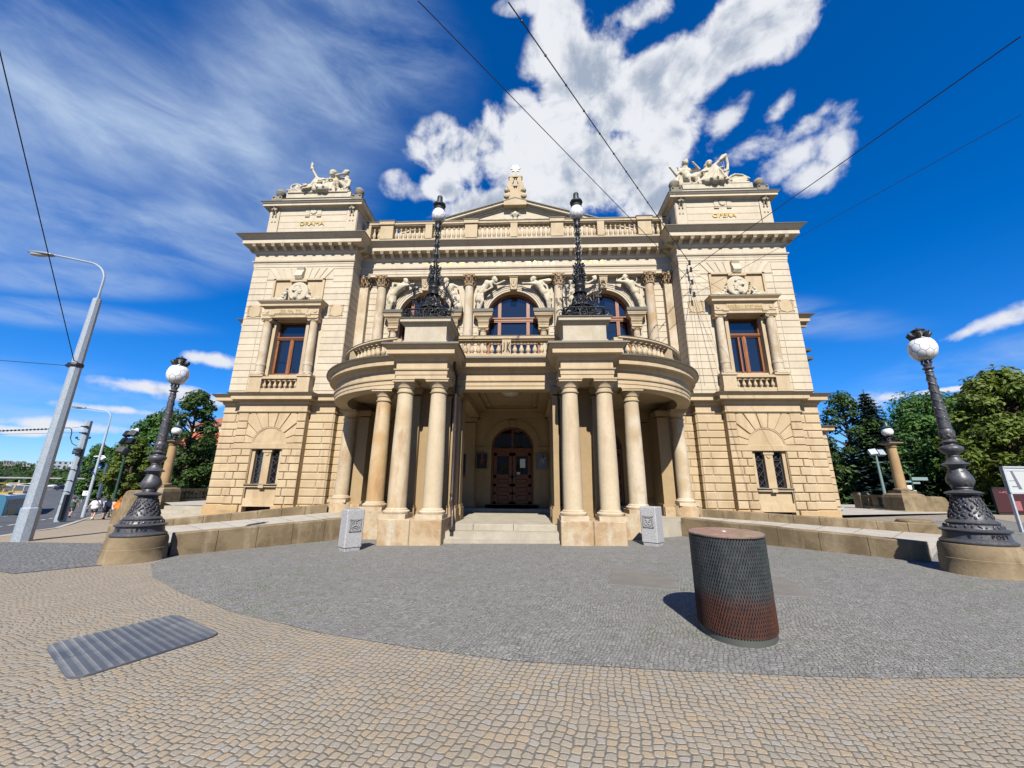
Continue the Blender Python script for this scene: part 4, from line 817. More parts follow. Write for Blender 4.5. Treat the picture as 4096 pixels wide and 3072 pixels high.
# piers behind the paired columns
for s in (-1, 1):
    b = MB(); b.box(s*1.78, s*3.52, 13.2, 13.7, .5, 5.0); b.box(s*1.72, s*3.58, 13.14, 13.76, .5, .8)
    for x in (2.12, 3.21):
        b.box(s*(x-.24), s*(x+.24), 12.98, 13.21, .78, 4.66); b.box(s*(x-.30), s*(x+.30), 12.90, 13.21, .5, .92); b.box(s*(x-.27), s*(x+.27), 12.94, 13.21, .92, 1.0)
        b.box(s*(x-.27), s*(x+.27), 12.95, 13.21, 4.58, 4.62); b.box(s*(x-.29), s*(x+.29), 12.93, 13.21, 4.72, 4.8); b.box(s*(x-.33), s*(x+.33), 12.88, 13.22, 4.8, 4.95)
    for y0 in (12.98, 13.9):
        b.box(s*1.62, s*1.80, y0, y0+.5, .9, 4.66); b.box(s*1.55, s*1.80, y0-.06, y0+.56, .48, .92); b.box(s*1.58, s*1.8, y0-.03, y0+.53, .92, 1.0); b.box(s*1.56, s*1.8, y0-.06, y0+.56, 4.72, 4.95)
    b.box(s*1.80, s*3.5, 13.4, 14.2, .5, 5.0)
    obj('porch_pier', b, S_PL, T)
    b = MB(); F = front(11.55); x0, x1 = 1.70, 3.54
    for a, e in ((x0, (x0+x1)/2-.004), ((x0+x1)/2+.004, x1)):
        u0, u1 = sorted((s*a, s*e)); b.cbox(F, u0, u1, -.35, .67, -1.5, 0, .02)
    o = obj('pier_block', b, S_BLK, T)
    b = MB(); b.box(s*1.68, s*1.56, 11.9, 13.0, .3, .86) if False else None
    for x in (2.12, 3.21): doric_column('porch_column', T, s*x, 12.08, .67, stone('rust_stained_column_%d' % (s < 0 and x > 3), (.56, .46, .31), (.47, .34, .19) if (s < 0 and x > 3) else (.52, .42, .28), (.35, .20, .10), big=.9, fine=14, bmp=.5, stain=.75 if (s < 0 and x > 3) else .4, spk=.35), H=4.275)
    RC_ = RA-.30
    x3, y3 = AC+.96, YA-sqrt(RC_**2-.96**2)
    cm = stone('brown_streaked_column', (.55, .43, .27), (.46, .29, .13), (.34, .17, .07), big=.75, fine=14, bmp=.5, stain=.9, spk=.4) if s < 0 else S_COL
    doric_column('porch_column', T, s*x3, y3, .80, cm, H=4.145); doric_column('porch_column', T, s*(AC+RC_), YA, .90, S_COL, H=4.045)
    b = MB(); b.box(s*(x3-.55), s*(x3+.5), y3-.46, y3+.5, -.3, .80); b.box(s*3.4, s*(x3-.5), 12.85, 13.6, -.3, .72); obj('column_footing', b, S_BLK, T)
    b = MB(); x4 = AC+RC_; b.lathe([(.52, -.4), (.52, .34), (.50, .42), (.50, .84), (.47, .90), (0, .9)], (s*x4, YA, 0), 28); b.box(s*(x4-.9), s*(x4-.1), YA-.1, YA+.8, -.3, .84); obj('round_column_footing', b, S_BLK, T, 40)
    b = MB(); b.box(s*6.55, s*7.05, 17.3, 17.8, .9, 4.66); b.box(s*6.48, s*7.12, 17.23, 17.87, .5, .95); b.box(s*6.5, s*7.1, 17.25, 17.85, 4.72, 4.82); b.box(s*6.46, s*7.14, 17.2, 17.9, 4.82, 4.95); b.box(s*6.7, s*7.5, 17.8, 19.3, .5, 4.95); obj('porch_end_pier', b, S_PL, T)
# steps and floor
b = MB(); b.box(-1.72, 1.72, 11.98, 12.3, -.2, .10); b.box(-1.72, 1.72, 12.16, 13.1, -.2, .295)
for a, e in ((-1.6, -.92), (-.91, .32), (.33, 1.62)): b.cbox(front(12.5), a, e, .29, .485, -1.0, 0, .012)
pf = porch_path(RA-.12, 12.9, 12.9, 3.40, 1.6, 19.4)
b.v += []; pl = plate([(x, max(y, 12.95)) for x, y in pf], .05, .475); b.add(pl.v, pl.f)
b.box(-3.3, 3.3, 18.4, 19.6, .4, .63); b.box(-7.4, 7.4, 18.9, 19.6, .4, .62); b.box(-1.25, 1.25, 19.05, 19.8, .6, .785)
for c in DX: b.box(c-1.25, c+1.25, 19.05, 19.8, .6, .78)
obj('entrance_steps', b, S_FLR, T)
b = MB(); b.box(-.85, .85, 18.5, 19.0, .63, .65); obj('doormat', b, M_DARK, T)
# ---- balcony balustrade
def rpath(R, yc, xo): return None
b = MB(); RB = 3.90
for s in (-1, 1):
    arc = [(s*(AC+RB*sin(t)), YA-RB*cos(t)) for t in [(pi/2)*i/20 for i in range(2, 21)]]+[(s*(AC+RB), 19.9)]
    for prof in ([(-.17, 6.0), (.17, 6.0), (.17, 6.20), (.13, 6.24), (.13, 6.28), (-.17, 6.28)], [(-.13, 6.80), (.10, 6.80), (.13, 6.84), (.19, 6.87), (.19, 6.94), (.15, 6.97), (-.17, 6.97)]): b.sweep(arc, prof, side=-s*-1 if False else (s*1))
    for t in (.16, .80, 1.30):
        x, y = s*(AC+RB*sin(t)), YA-RB*cos(t); m_ = MB(); m_.box(-.17, .17, -.15, .17, 6.0, 6.88); m_.xf(Matrix.Translation((x, y, 0)) @ Matrix.Rotation(s*t, 4, 'Z')); b.add(m_.v, m_.f)
for z0, z1, q in ((6.0, 6.24, .17), (6.24, 6.28, .13), (6.80, 6.86, .14), (6.86, 6.96, .19)): b.box(-1.95, 1.95, 13.36-q, 13.36+q, z0, z1)
b.box(-.16, .16, 13.2, 13.5, 6.2, 6.85)
o = obj('balcony_balustrade', b, S_TRIM, T)
for s in (-1, 1):
    for k in range(6): baluster(o, .52, .095, (s*(.30+k*.247), 13.36, 6.28), S_TRIM)
    for t0, t1, n in ((.23, .73, 8), (.87, 1.24, 6), (1.36, 1.56, 3)):
        for k in range(n):
            t = t0+(t1-t0)*(k+.5)/n; baluster(o, .52, .095, (s*(AC+RB*sin(t)), YA-RB*cos(t), 6.28), S_TRIM)
b = MB()
for s in (-1, 1): b.sweep([(s*(AC+RB*sin(t)), YA-RB*cos(t)) for t in [(pi/2)*i/20 for i in range(2, 21)]]+[(s*(AC+RB), 19.9)], [(-.18, 6.975), (.20, 6.955), (.20, 6.935), (-.18, 6.965)], side=s)
b.box(-1.95, 1.95, 13.16, 13.56, 6.962, 6.985); obj('roof_flashing', b, M_FLASH, o)
g = MB()
for a, e in (((-.085, 6.70), (-.085, 6.42)), ((-.085, 6.42), (-.13, 6.36)), ((.03, 6.72), (.02, 6.36)), ((.03, 6.50), (.11, 6.72)), ((.03, 6.52), (.12, 6.34))): g.tube([(a[0], 13.18, a[1]), (e[0], 13.18, e[1])], .017, 6)
obj('iron_brackets', g, M_PIPE, o)
# pedestals over the piers
for s in (-1, 1):
    b = MB(); x0, x1 = 1.95, 3.37; b.box(s*(x0-.08), s*(x1+.08), 11.86, 13.4, 6.0, 6.22); b.box(s*(x0-.04), s*(x1+.04), 11.9, 13.4, 6.22, 6.30); b.box(s*x0, s*x1, 11.94, 13.9, 6.3, 6.84)
    P = [(s*x, y) for x, y in ((x0, 13.9), (x0, 11.94), (x1, 11.94), (x1, 13.9))]
    b.sweep(P, [(-.4, 6.82), (.01, 6.82), (.03, 6.86), (.06, 6.90), (.07, 6.93), (.15, 6.95), (.15, 7.02), (.18, 7.07), (-.4, 7.09)], side=s); b.box(s*(x0+.01), s*(x1-.01), 12.0, 13.88, 6.8, 7.08)
    o = obj('lamp_pedestal', b, stone('pale_block_stone', (.50, .44, .33), (.44, .37, .26), (.36, .31, .23), big=1.2, fine=16, bmp=.6, spk=.3), T)
    g = MB(); g.sweep(P, [(-.5, 7.105), (.19, 7.09), (.19, 7.065), (-.5, 7.08)], side=s); g.box(s*(x0+.05), s*(x1-.05), 12.0, 13.8, 7.09, 7.102); obj('roof_flashing', g, M_FLASH, o)
# rainpipe and its twin stub
def pipe(pts, r): m = MB(); m.tube(pts, r, 10); return m
b = pipe([(-1.72, 12.35, 5.75), (-1.70, 12.45, 5.45), (-1.66, 12.68, 5.3), (-1.66, 12.70, 1.25), (-1.66, 12.62, 1.1), (-1.56, 12.3, .98), (-1.52, 12.2, .85), (-1.5, 12.12, .45), (-1.5, 11.98, .34)], .058)
for z in (4.9, 3.4, 1.3): b.lathe([(.07, 0), (.07, .08)], (-1.66, 12.70, z), 10)
obj('rainpipe', b, M_PIPE, T, 40)
b = pipe([(3.62, 12.5, 5.78), (3.64, 12.62, 5.55), (3.66, 12.9, 5.45)], .07); obj('rainwater_outlet', b, M_PIPE, T, 40)
# lamp under the porch ceiling
ct = thing('ceiling_lamp', 'round brass flush lamp with a frosted bowl under the porch ceiling', 'ceiling lamp', (.1, 14.4, 5.30))
g = MB(); g.lathe([(.46, 0), (.46, -.10), (.40, -.16), (.34, -.18)], (0, 0, 0), 28)
for k in range(10): a = 2*pi*k/10; g.tube([(.43*cos(a), .43*sin(a), -.12), (.40*cos(a), .40*sin(a), -.22)], .02, 5)
obj('rim', g, mat('dark_brass', (.16, .10, .04), .35, .8), ct, 40); g = MB(); g.lathe([(.38, -.15), (.33, -.24), (.2, -.30), (.01, -.32)], (0, 0, 0), 24); obj('glass_bowl', g, mat('frosted_glass', (.5, .47, .42), .3), ct, 40)
def archr(g, F, u, z, r=.26):
    g.tube([F(u+r*cos(a*pi/8), z+r*.7*sin(a*pi/8), .06) for a in range(17)], .03, 6)
# ================================================================== relief figures beside the arches
def figure(P, sc=1., vox=.03, cloth=None, hair=1, extra=None, fine=False, seed=1):
    """one continuous sculpted body from joint positions P (dict of 3-vectors); returns builder"""
    g = MB(); k = sc; V = {a: Vector(b) for a, b in P.items()}
    H = V['head']; N = V['neck']; g.ell(H, (.105*k, .115*k, .135*k)); fd = V.get('face', Vector((0, -1, 0))).normalized() if 'face' in P else Vector((0, -1, 0))
    g.cap_(H+fd*.07*k-Vector((0, 0, .06*k)), H+fd*.075*k-Vector((0, 0, .08*k)), .06*k, .05*k, 8); g.ell(H+fd*.125*k-Vector((0, 0, .01*k)), .026*k, n=6, m=4)
    g.ell(H+fd*.11*k+Vector((0, 0, .035*k)), .03*k, n=6, m=4)
    if hair:
        r_ = random.Random(seed)
        for _ in range(14): a = r_.uniform(0, 2*pi); e = r_.uniform(-.1, 1.4); g.ell(H-fd*.03*k+Vector((cos(a)*cos(e), sin(a)*cos(e), sin(e)*1.1))*.105*k, r_.uniform(.03, .045)*k, n=6, m=4)
    g.cap_(N, H-Vector((0, 0, .08*k)), .065*k, .06*k); C = V['chest']; Pv = V['pelvis']; W_ = (C+Pv)/2
    sh = (V['sl']-V['sr']); g.cap_(V['sl'].lerp(C, .35), V['sr'].lerp(C, .35), .12*k, .12*k); g.cap_(C, W_, .165*k, .135*k, 12); g.cap_(W_, Pv, .135*k, .16*k, 12); g.cap_(N, C, .10*k, .16*k)
    for q in ('l', 'r'):
        g.cap_(V['s'+q], V['e'+q], .075*k, .052*k); g.ell(V['s'+q], .085*k, n=8, m=6); g.cap_(V['e'+q], V['h'+q], .052*k, .036*k)
        d = (V['h'+q]-V['e'+q]).normalized(); hp = V['h'+q]+d*.05*k; g.ell(hp, .045*k, n=7, m=5); a = d.orthogonal().normalized(); b2 = d.cross(a)
        for f in range(4): g.cap_(hp+a*(f-1.5)*.022*k, hp+a*(f-1.5)*.026*k+d*(.085-.008*abs(f-1.5))*k, .013*k, .010*k, 5)
        g.cap_(hp, hp+b2*.05*k+d*.03*k, .015*k, .012*k, 5)
        hip = Pv+(V['k'+q]-Pv).normalized()*.02*k; g.cap_(Pv.lerp(V['k'+q], .1), V['k'+q], .11*k, .068*k); g.cap_(V['k'+q], V['a'+q], .066*k, .042*k); cal = V['k'+q].lerp(V['a'+q], .3); g.ell(cal, .068*k, n=8, m=6)
        t = V.get('t'+q) if 't'+q in P else V['a'+q]+Vector((0, -.14*k, -.05*k)); g.cap_(V['a'+q], t, .045*k, .035*k)
    return g
def drape(g, paths, r=.03):
    for p in paths: g.tube(p, [r*.4]+[r]*(len(p)-2)+[r*.4] if len(p) > 2 else r, 6)
def relief(cx, s, P2, cloth, seed, label=None, extra=None):
    """P2 in local (u outward from arch centre * s, z above 10.95, d off the wall)"""
    F = lambda u, z, d: Vector((cx+s*u*.985, Yw-.14-d*1.3, 10.79+z*1.06)); P = {k: (F(*v) if k != 'face' else Vector((s*v[0], -v[1], v[2]))) for k, v in P2.items()}
    g = figure(P, 1.34, seed=seed)
    for c in cloth: g.cap_(F(*c[0]), F(*c[1]), c[2], c[3], 9)
    r = random.Random(seed)
    for c in cloth:
        a, e = F(*c[0]), F(*c[1])
        for k in range(6):
            o = Vector((r.uniform(-1, 1)*c[2], -c[2]*r.uniform(.5, .95), r.uniform(-.05, .05))); m_ = a.lerp(e, .5)+o+Vector((0, -.03, 0)); g.tube([a+o*.8, m_, e+o*1.15], [.02, .032, .03], 6)
    if extra: extra(g, F)
    link('relief_figure', fuse(g, 'relief_figure', .027, 2, .4), S_STAT, T)
base_stand = {'ar': (2.02, .10, .10), 'al': (1.95, .08, .12), 'tr': (1.98, .02, .2), 'tl': (1.88, .02, .22)}
A_ = dict(base_stand, head=(1.12, 1.88, .16), face=(-.7, .6, -.3), neck=(1.22, 1.72, .14), chest=(1.42, 1.50, .14), pelvis=(1.82, 1.10, .12), sl=(1.18, 1.58, .2), sr=(1.52, 1.70, .12), el=(.95, 1.62, .2), hl=(.70, 1.70, .16), er=(1.88, 1.78, .12), hr=(1.86, 1.42, .16), kl=(1.78, .62, .22), kr=(2.0, .62, .14))
B_ = dict(base_stand, head=(1.20, 1.86, .18), face=(-.5, .8, -.2), neck=(1.26, 1.68, .14), chest=(1.42, 1.46, .14), pelvis=(1.66, 1.08, .12), sl=(1.25, 1.52, .22), sr=(1.58, 1.62, .12), el=(1.05, 1.30, .25), hl=(.98, 1.12, .2), er=(1.88, 1.50, .16), hr=(1.92, 1.38, .2), kl=(1.72, .62, .22), kr=(1.92, .60, .14))
C_ = dict(base_stand, head=(1.06, 1.88, .18), face=(-.8, .5, -.3), neck=(1.18, 1.74, .15), chest=(1.45, 1.62, .15), pelvis=(1.84, 1.15, .13), sl=(1.32, 1.60, .25), sr=(1.55, 1.80, .12), el=(1.2, 1.38, .25), hl=(1.48, 1.22, .25), er=(.95, 1.62, .15), hr=(.62, 1.78, .15), kl=(1.72, .62, .22), kr=(1.98, .62, .14))
D_ = dict(base_stand, head=(1.10, 1.86, .2), face=(-.8, .5, -.2), neck=(1.20, 1.72, .16), chest=(1.40, 1.55, .15), pelvis=(1.72, 1.10, .13), sl=(1.25, 1.58, .22), sr=(1.55, 1.70, .12), el=(.95, 1.62, .2), hl=(.62, 1.66, .16), er=(1.85, 1.50, .15), hr=(1.98, 1.12, .16), kl=(1.88, .62, .22), kr=(2.02, .60, .14))
E_ = dict(base_stand, head=(1.18, 1.94, .16), face=(-.2, .9, -.4), neck=(1.25, 1.76, .14), chest=(1.42, 1.52, .14), pelvis=(1.68, 1.10, .12), sl=(1.20, 1.62, .2), sr=(1.58, 1.68, .12), el=(.72, 1.70, .18), hl=(1.02, 1.86, .2), er=(1.90, 1.42, .14), hr=(2.12, 1.34, .16), kl=(1.80, .62, .22), kr=(1.95, .6, .14))
skirt = [((1.80, 1.12, .10), (1.86, .72, .10), .20, .24)]
relief(-4.98, -1, A_, skirt, 11, extra=lambda g, F: g.cap_(F(.92, 1.78, .24), F(.66, 1.40, .26), .028, .012))
relief(-4.98, 1, B_, [((1.66, 1.05, .10), (1.98, .35, .10), .19, .25), ((1.85, 1.3, .05), (2.1, .3, .05), .1, .14)], 12)
relief(0, -1, C_, [((1.5, 1.6, .12), (1.85, 1.2, .12), .22, .20), ((1.84, 1.12, .12), (1.95, .75, .1), .20, .24)], 13)
relief(0, 1, D_, [((1.72, 1.1, .12), (1.98, .75, .1), .18, .20), ((1.5, 1.78, .04), (2.0, 1.85, .04), .14, .16)], 14)
relief(4.98, -1, dict(A_, el=(.85, 1.6, .2), hl=(.60, 1.75, .2)), skirt, 15, extra=lambda g, F: (g.ell(F(.50, 1.86, .2), (.13, .1, .16)), g.cap_(F(.45, 2.0, .2), F(.62, 1.95, .2), .05, .05)))
relief(4.98, 1, E_, [((1.7, 1.0, .1), (2.05, .15, .08), .16, .14), ((2.0, 1.3, .1), (2.1, .1, .08), .07, .1)], 16, extra=lambda g, F: (archr(g, F, 1.0, 1.85), archr(g, F, 1.62, 1.86)) and None)
# ================================================================== rooftop sculpture groups
def group_finish(name, label, g, x, y, z, vox=.035): 
    o = link(name, fuse(g, name, vox, 2, .4), S_STAT, None, label, 'sculpture'); o.location = (x, y, z); return o
def folds(g, a, bs, r=.05, sag=.1):
    a = Vector(a)
    for b_ in bs: b_ = Vector(b_); m_ = a.lerp(b_, .55)+Vector((0, -.12, -sag)); g.tube([a, m_, b_], [r*.6, r, r*1.1], 7)
def curtain(g, poly, y0, y1): g.prism(poly, lambda u, z, d: (u, -d, z), y0, y1)
# Drama: draped woman with raised arm in the centre, seated youth at her side, wreaths and rocks at her feet
o_ = -.26
g = figure({'head': (.80, -.25, 1.42), 'face': (-.3, -.9, .1), 'neck': (.78, -.1, 1.18), 'chest': (.62, .05, .92), 'pelvis': (.42, .2, .42), 'sl': (.36, -.02, 1.10), 'sr': (1.0, .0, 1.02), 'el': (-.16, -.15, 1.20), 'hl': (-.50, -.2, 1.78), 'er': (1.16, -.1, .8), 'hr': (1.2, -.3, .62), 'kl': (-.25, -.3, .75), 'kr': (.05, -.35, .62), 'al': (-.6, -.35, .14), 'ar': (-.3, -.45, .12), 'tl': (-.8, -.45, .08), 'tr': (-.5, -.6, .08)}, 1.6, seed=2)
curtain(g, [(-.45, .10), (-.44, .45), (-.22, 1.12), (-.10, 1.20), (.16, 1.02), (.46, 1.04), (.80, 1.05), (1.02, .98), (.98, .5), (.92, .04), (0, .0)], -.15, .30)
for a, b_, r0, r1 in (((-.14, -.2, 1.12), (-.30, -.35, .12), .12, .20), ((.02, -.25, 1.05), (.02, -.45, .10), .10, .20), ((.3, -.25, .95), (.35, -.5, .10), .16, .24), ((.6, -.2, .9), (.66, -.5, .10), .18, .26), ((.9, -.15, .95), (.84, -.4, .10), .14, .18)): g.cap_(a, b_, r0, r1, 10)
for k, (a, m_, b_) in enumerate((((-.10, -.36, 1.12), (-.16, -.52, .6), (-.28, -.60, .06)), ((.0, -.36, 1.02), (.22, -.60, .62), (.70, -.45, .86)), ((.02, -.36, .95), (.16, -.68, .4), (.62, -.66, .5)), ((-.05, -.4, .8), (.10, -.66, .36), (.30, -.72, .04)), ((.40, -.4, .98), (.50, -.60, .7), (.95, -.38, .92)), ((.75, -.42, .8), (.62, -.70, .4), (.66, -.76, .04)), ((-.35, -.4, .5), (-.45, -.55, .2), (-.75, -.55, .04)), ((.0, -.6, .3), (-.3, -.62, .12), (-.62, -.66, .04)))): g.tube([a, m_, b_], [.04, .06, .07], 6)
g.cap_((-.53, -.2, 1.85), (-.58, -.2, 2.0), .10, .08); g.ell((-.58, -.2, 2.12), (.10, .09, .12)); g.cap_((-.60, -.2, 2.15), (-.63, -.2, 2.38), .05, .03); g.cap_((-.56, -.2, 2.15), (-.53, -.2, 2.28), .04, .03)
g.ell((.84, -.2, 1.50), (.23, .24, .20)); g.cap_((.98, -.1, 1.4), (1.04, -.1, 1.05), .12, .10); g.cap_((.78, -.2, 1.64), (.72, -.2, 1.80), .04, .03); g.cap_((.62, -.1, 1.3), (.60, -.1, 1.05), .07, .08)
q = figure({'head': (1.56, -.15, 1.56), 'face': (-.6, -.7, -.35), 'neck': (1.60, -.02, 1.30), 'chest': (1.50, .05, 1.02), 'pelvis': (1.62, .2, .48), 'sl': (1.30, -.15, 1.12), 'sr': (1.76, .0, 1.06), 'el': (1.12, -.4, 1.16), 'hl': (1.40, -.4, 1.24), 'er': (1.80, -.1, .66), 'hr': (1.70, -.3, .36), 'kl': (1.10, -.45, .72), 'kr': (1.28, -.5, .66), 'al': (1.08, -.35, .14), 'ar': (1.34, -.4, .16), 'tl': (1.0, -.55, .08), 'tr': (1.3, -.6, .08)}, 1.5, seed=5)
g.add(q.v, q.f)
for a, b_, r0, r1 in (((1.1, -.2, .8), (1.5, .1, .75), .22, .25), ((1.5, .2, .5), (1.55, .2, .15), .24, .28), ((1.05, -.3, .62), (1.12, -.3, .12), .12, .14)): g.cap_(a, b_, r0, r1)
rr = random.Random(4)
for k in range(44): x = rr.uniform(-1.72, -.45); g.ell((x, rr.uniform(-.5, 0), rr.uniform(.05, .10+.42*(x+1.75))), (rr.uniform(.07, .14), .1, rr.uniform(.04, .09)), Matrix.Rotation(rr.uniform(-.6, .6), 3, 'Y'), 7, 5)
for k in range(22): g.cap_((rr.uniform(1.35, 1.85), rr.uniform(-.4, .1), .1), (rr.uniform(1.35, 1.9), rr.uniform(-.45, .1), rr.uniform(.2, .42)), .07, .04, 6)
g.cap_((-1.3, -.5, .18), (-.45, -.55, .40), .05, .04); g.tube([(-1.15+.30*cos(a*pi/6), -.48, .30+.20*sin(a*pi/6)) for a in range(13)], .055, 7); g.box(-1.6, 2.0, -.5, .5, -.12, .06)
g.xf(Matrix.Translation((o_, 0, 0)))
group_finish('drama_sculpture_group', 'white stone group with a woman raising one arm, on the tower lettered DRAMA', g, -11.45, 18.86, 18.28, .032)
# Opera: standing youth with pipe, draped woman playing a harp, swan with spread wing
g = figure({'head': (-1.46, -.2, 1.68), 'face': (.3, -.8, .55), 'neck': (-1.48, -.1, 1.44), 'chest': (-1.44, .0, 1.18), 'pelvis': (-1.38, .08, .76), 'sl': (-1.74, -.02, 1.30), 'sr': (-1.16, -.02, 1.28), 'el': (-2.02, -.1, .92), 'hl': (-2.36, -.25, 1.26), 'er': (-.74, -.2, 1.20), 'hr': (-1.06, -.35, 1.46), 'kl': (-1.50, -.38, .50), 'kr': (-1.08, -.40, .52), 'al': (-1.36, -.3, .08), 'ar': (-1.06, -.3, .10), 'tl': (-1.40, -.5, .04), 'tr': (-1.06, -.52, .04)}, 1.55, seed=7)
for a, b_, r0, r1 in (((-1.46, -.05, .95), (-1.4, -.05, .75), .24, .24), ((-1.40, -.15, .72), (-1.50, -.35, .48), .18, .13), ((-1.30, -.15, .72), (-1.10, -.36, .50), .18, .13), ((-1.8, .1, 1.1), (-1.75, .05, .3), .14, .16), ((-1.85, .05, .9), (-2.12, -.05, .50), .15, .10), ((-2.0, -.05, .55), (-2.2, -.05, .42), .10, .07), ((-1.3, .2, .8), (-1.3, .2, .1), .3, .3), ((-2.38, -.25, 1.28), (-2.54, -.25, 1.76), .035, .014), ((-1.68, .05, 1.4), (-1.86, .0, 1.56), .08, .05), ((-1.85, -.1, 1.3), (-1.75, -.1, 1.1), .08, .10)): g.cap_(a, b_, r0, r1)
q = figure({'head': (-.16, -.2, 1.58), 'face': (-.35, -.9, -.1), 'neck': (-.20, -.1, 1.36), 'chest': (-.34, .08, 1.12), 'pelvis': (-.62, .2, .72), 'sl': (-.46, .0, 1.20), 'sr': (-.08, .0, 1.20), 'el': (-.02, -.3, 1.12), 'hl': (.22, -.35, 1.44), 'er': (.18, -.2, 1.16), 'hr': (.45, -.3, 1.20), 'kl': (-.05, -.48, 1.10), 'kr': (.16, -.45, 1.02), 'al': (-.1, -.5, .3), 'ar': (.42, -.5, .15), 'tl': (-.1, -.66, .1), 'tr': (.55, -.66, .08)}, 1.5, seed=8)
g.add(q.v, q.f)
curtain(g, [(-.90, .02), (-.70, .5), (-.30, 1.0), (-.05, 1.28), (.14, 1.28), (.28, 1.0), (.48, .35), (.50, .02)], -.2, .40)
for a, b_, r0, r1 in (((-.02, -.40, 1.18), (-.55, -.5, .08), .12, .22), ((0, -.42, 1.18), (-.15, -.58, .08), .12, .24), ((.08, -.42, 1.15), (.22, -.55, .10), .12, .22), ((-.3, -.1, .98), (-.95, .0, .85), .2, .24), ((-.85, .1, .8), (-.95, .05, .15), .28, .3)): g.cap_(a, b_, r0, r1, 10)
for a, m_, b_ in (((.0, -.54, 1.25), (-.36, -.62, .6), (-.82, -.6, .05)), ((.02, -.55, 1.2), (-.16, -.70, .6), (-.45, -.76, .04)), ((.04, -.55, 1.15), (.0, -.74, .5), (-.1, -.84, .04)), ((.08, -.54, 1.1), (.2, -.72, .6), (.34, -.8, .04)), ((.14, -.5, 1.0), (.34, -.60, .5), (.60, -.6, .06)), ((-.4, -.3, .95), (-.6, -.5, .5), (-.95, -.45, .1)), ((-.75, -.2, 1.0), (-.45, -.5, .8), (-.1, -.5, .95))): g.tube([a, m_, b_], [.04, .06, .07], 6)
g.ell((-.12, -.15, 1.66), (.20, .22, .16)); g.ell((-.30, -.1, 1.50), (.12, .14, .10))
hp = [(.02, -.2, 1.40), (.28, -.2, 1.58), (.52, -.2, 1.80), (.70, -.2, 2.05), (.86, -.2, 2.08), (.90, -.2, 1.82), (.92, -.2, 1.50), (.86, -.2, 1.12), (.70, -.2, 1.02), (.45, -.2, 1.10), (.22, -.2, 1.20)]
g.tube(hp, [.07, .08, .10, .13, .11, .09, .08, .09, .08, .07, .06], 8); g.cap_((.5, -.25, 1.78), (.82, -.25, 2.06), .10, .12); g.cap_((.82, -.2, 2.12), (.90, -.2, 2.24), .07, .04)
for k in range(5): g.tube([(.30+k*.10, -.2, 1.60+k*.09), (.24+k*.12, -.2, 1.20-k*.03)], .022, 5)
for a, b_, r0, r1 in (((.72, -.05, .36), (.66, -.1, .66), .32, .20), ((.66, -.1, .7), (.84, -.12, 1.0), .15, .10), ((.72, -.1, .75), (.98, -.1, 1.12), .13, .05), ((.85, .05, .25), (1.1, .1, .2), .26, .15)): g.cap_(a, b_, r0, r1)
wing = [(.92, .60), (1.10, .84), (1.35, .96), (1.75, .90), (2.15, .63), (1.98, .48), (1.92, .36), (1.72, .28), (1.70, .12), (1.2, .04), (.95, .05)]
g.prism(wing, lambda u, z, d: (u, .08-d, z), -.04, .07)
for k in range(7): a = .52-k*.19; g.cap_((1.05, -.03, .5), (1.05+.95*cos(a), -.05, .45+.60*sin(a)), .05, .03, 6)
g.tube([(x, -.02, z) for x, z in wing[:5]], .06, 7)
for k in range(14): g.ell((rr.uniform(.3, 1.1), rr.uniform(-.5, -.2), rr.uniform(.03, .16)), (rr.uniform(.08, .15), .1, .07), None, 7, 5)
g.box(-1.9, 1.8, -.5, .5, -.08, .05)
group_finish('opera_sculpture_group', 'white stone group with harp player and swan, on the tower lettered OPERA', g, 11.45, 18.9, 18.24, .032)
# ================================================================== ramps and low walls
def gz(x, y):
    z = .012*max(-30, min(25, x)); t = min(max((-x-14)/10, 0), 1); w_ = t*t*(3-2*t)
    z -= .04*w_*max(0, min(y-10, 35))
    far = max(0, y-60); z += .02*far*w_ if y < 170 else .02*110*w_
    z -= 1.0*w_*math.exp(-(((x+72)/15)**2+((y-53)/15)**2)); return z
def wall_line(p, q, h0, h1, th, nb, name, label, zt=None, endcap=0):
    m_ = MB(); p, q = Vector((*p, 0)), Vector((*q, 0)); L = (q-p).length; u = (q-p)/L; n_ = Vector((u.y, -u.x, 0))
    if n_.y > 0: n_ = -n_
    r = random.Random(len(label)); g_ = .012
    for k in range(nb):
        a, e = L*k/nb+g_/2, L*(k+1)/nb-g_/2; za, ze = h0+(h1-h0)*a/L, h0+(h1-h0)*e/L; j = r.uniform(-.008, .008); c = .025
        rings = []
        for t, z in ((a, za), (e, ze)):
            P = p+u*t; zz = z+j; rings.append([P+n_*(th/2+j)+Vector((0, 0, -.6)), P+n_*(th/2+j)+Vector((0, 0, zz-c)), P+n_*(th/2-c)+Vector((0, 0, zz)), P-n_*(th/2-c)+Vector((0, 0, zz)), P-n_*(th/2)+Vector((0, 0, zz-c)), P-n_*(th/2)+Vector((0, 0, -.6))])
        m_.loft(rings)
    o = link(name, m_.mesh(name), S_RAMP, None, label, 'low wall', 'low sandstone walls along the ramps'); return o
wall_line((-8.05, 9.85), (-5.05, 13.2), .42, .60, .34, 5, 'ramp_wall', 'front sandstone parapet of the left ramp, ending at the left iron lamp')
wall_line((9.45, 9.35), (6.0, 13.9), .52, .66, .34, 6, 'ramp_wall', 'front parapet of the right ramp, brown sandstone blocks ending at the right iron lamp')
wall_line((-13.1, 13.0), (-7.75, 16.75), .28, .84, .34, 8, 'ramp_wall', 'rear parapet of the left ramp, sandstone blocks running along the foot of the left tower')
wall_line((13.75, 13.45), (7.85, 16.75), .56, .80, .34, 9, 'ramp_wall', 'rear parapet of the right ramp, mossy sandstone blocks ending in open cobbles')
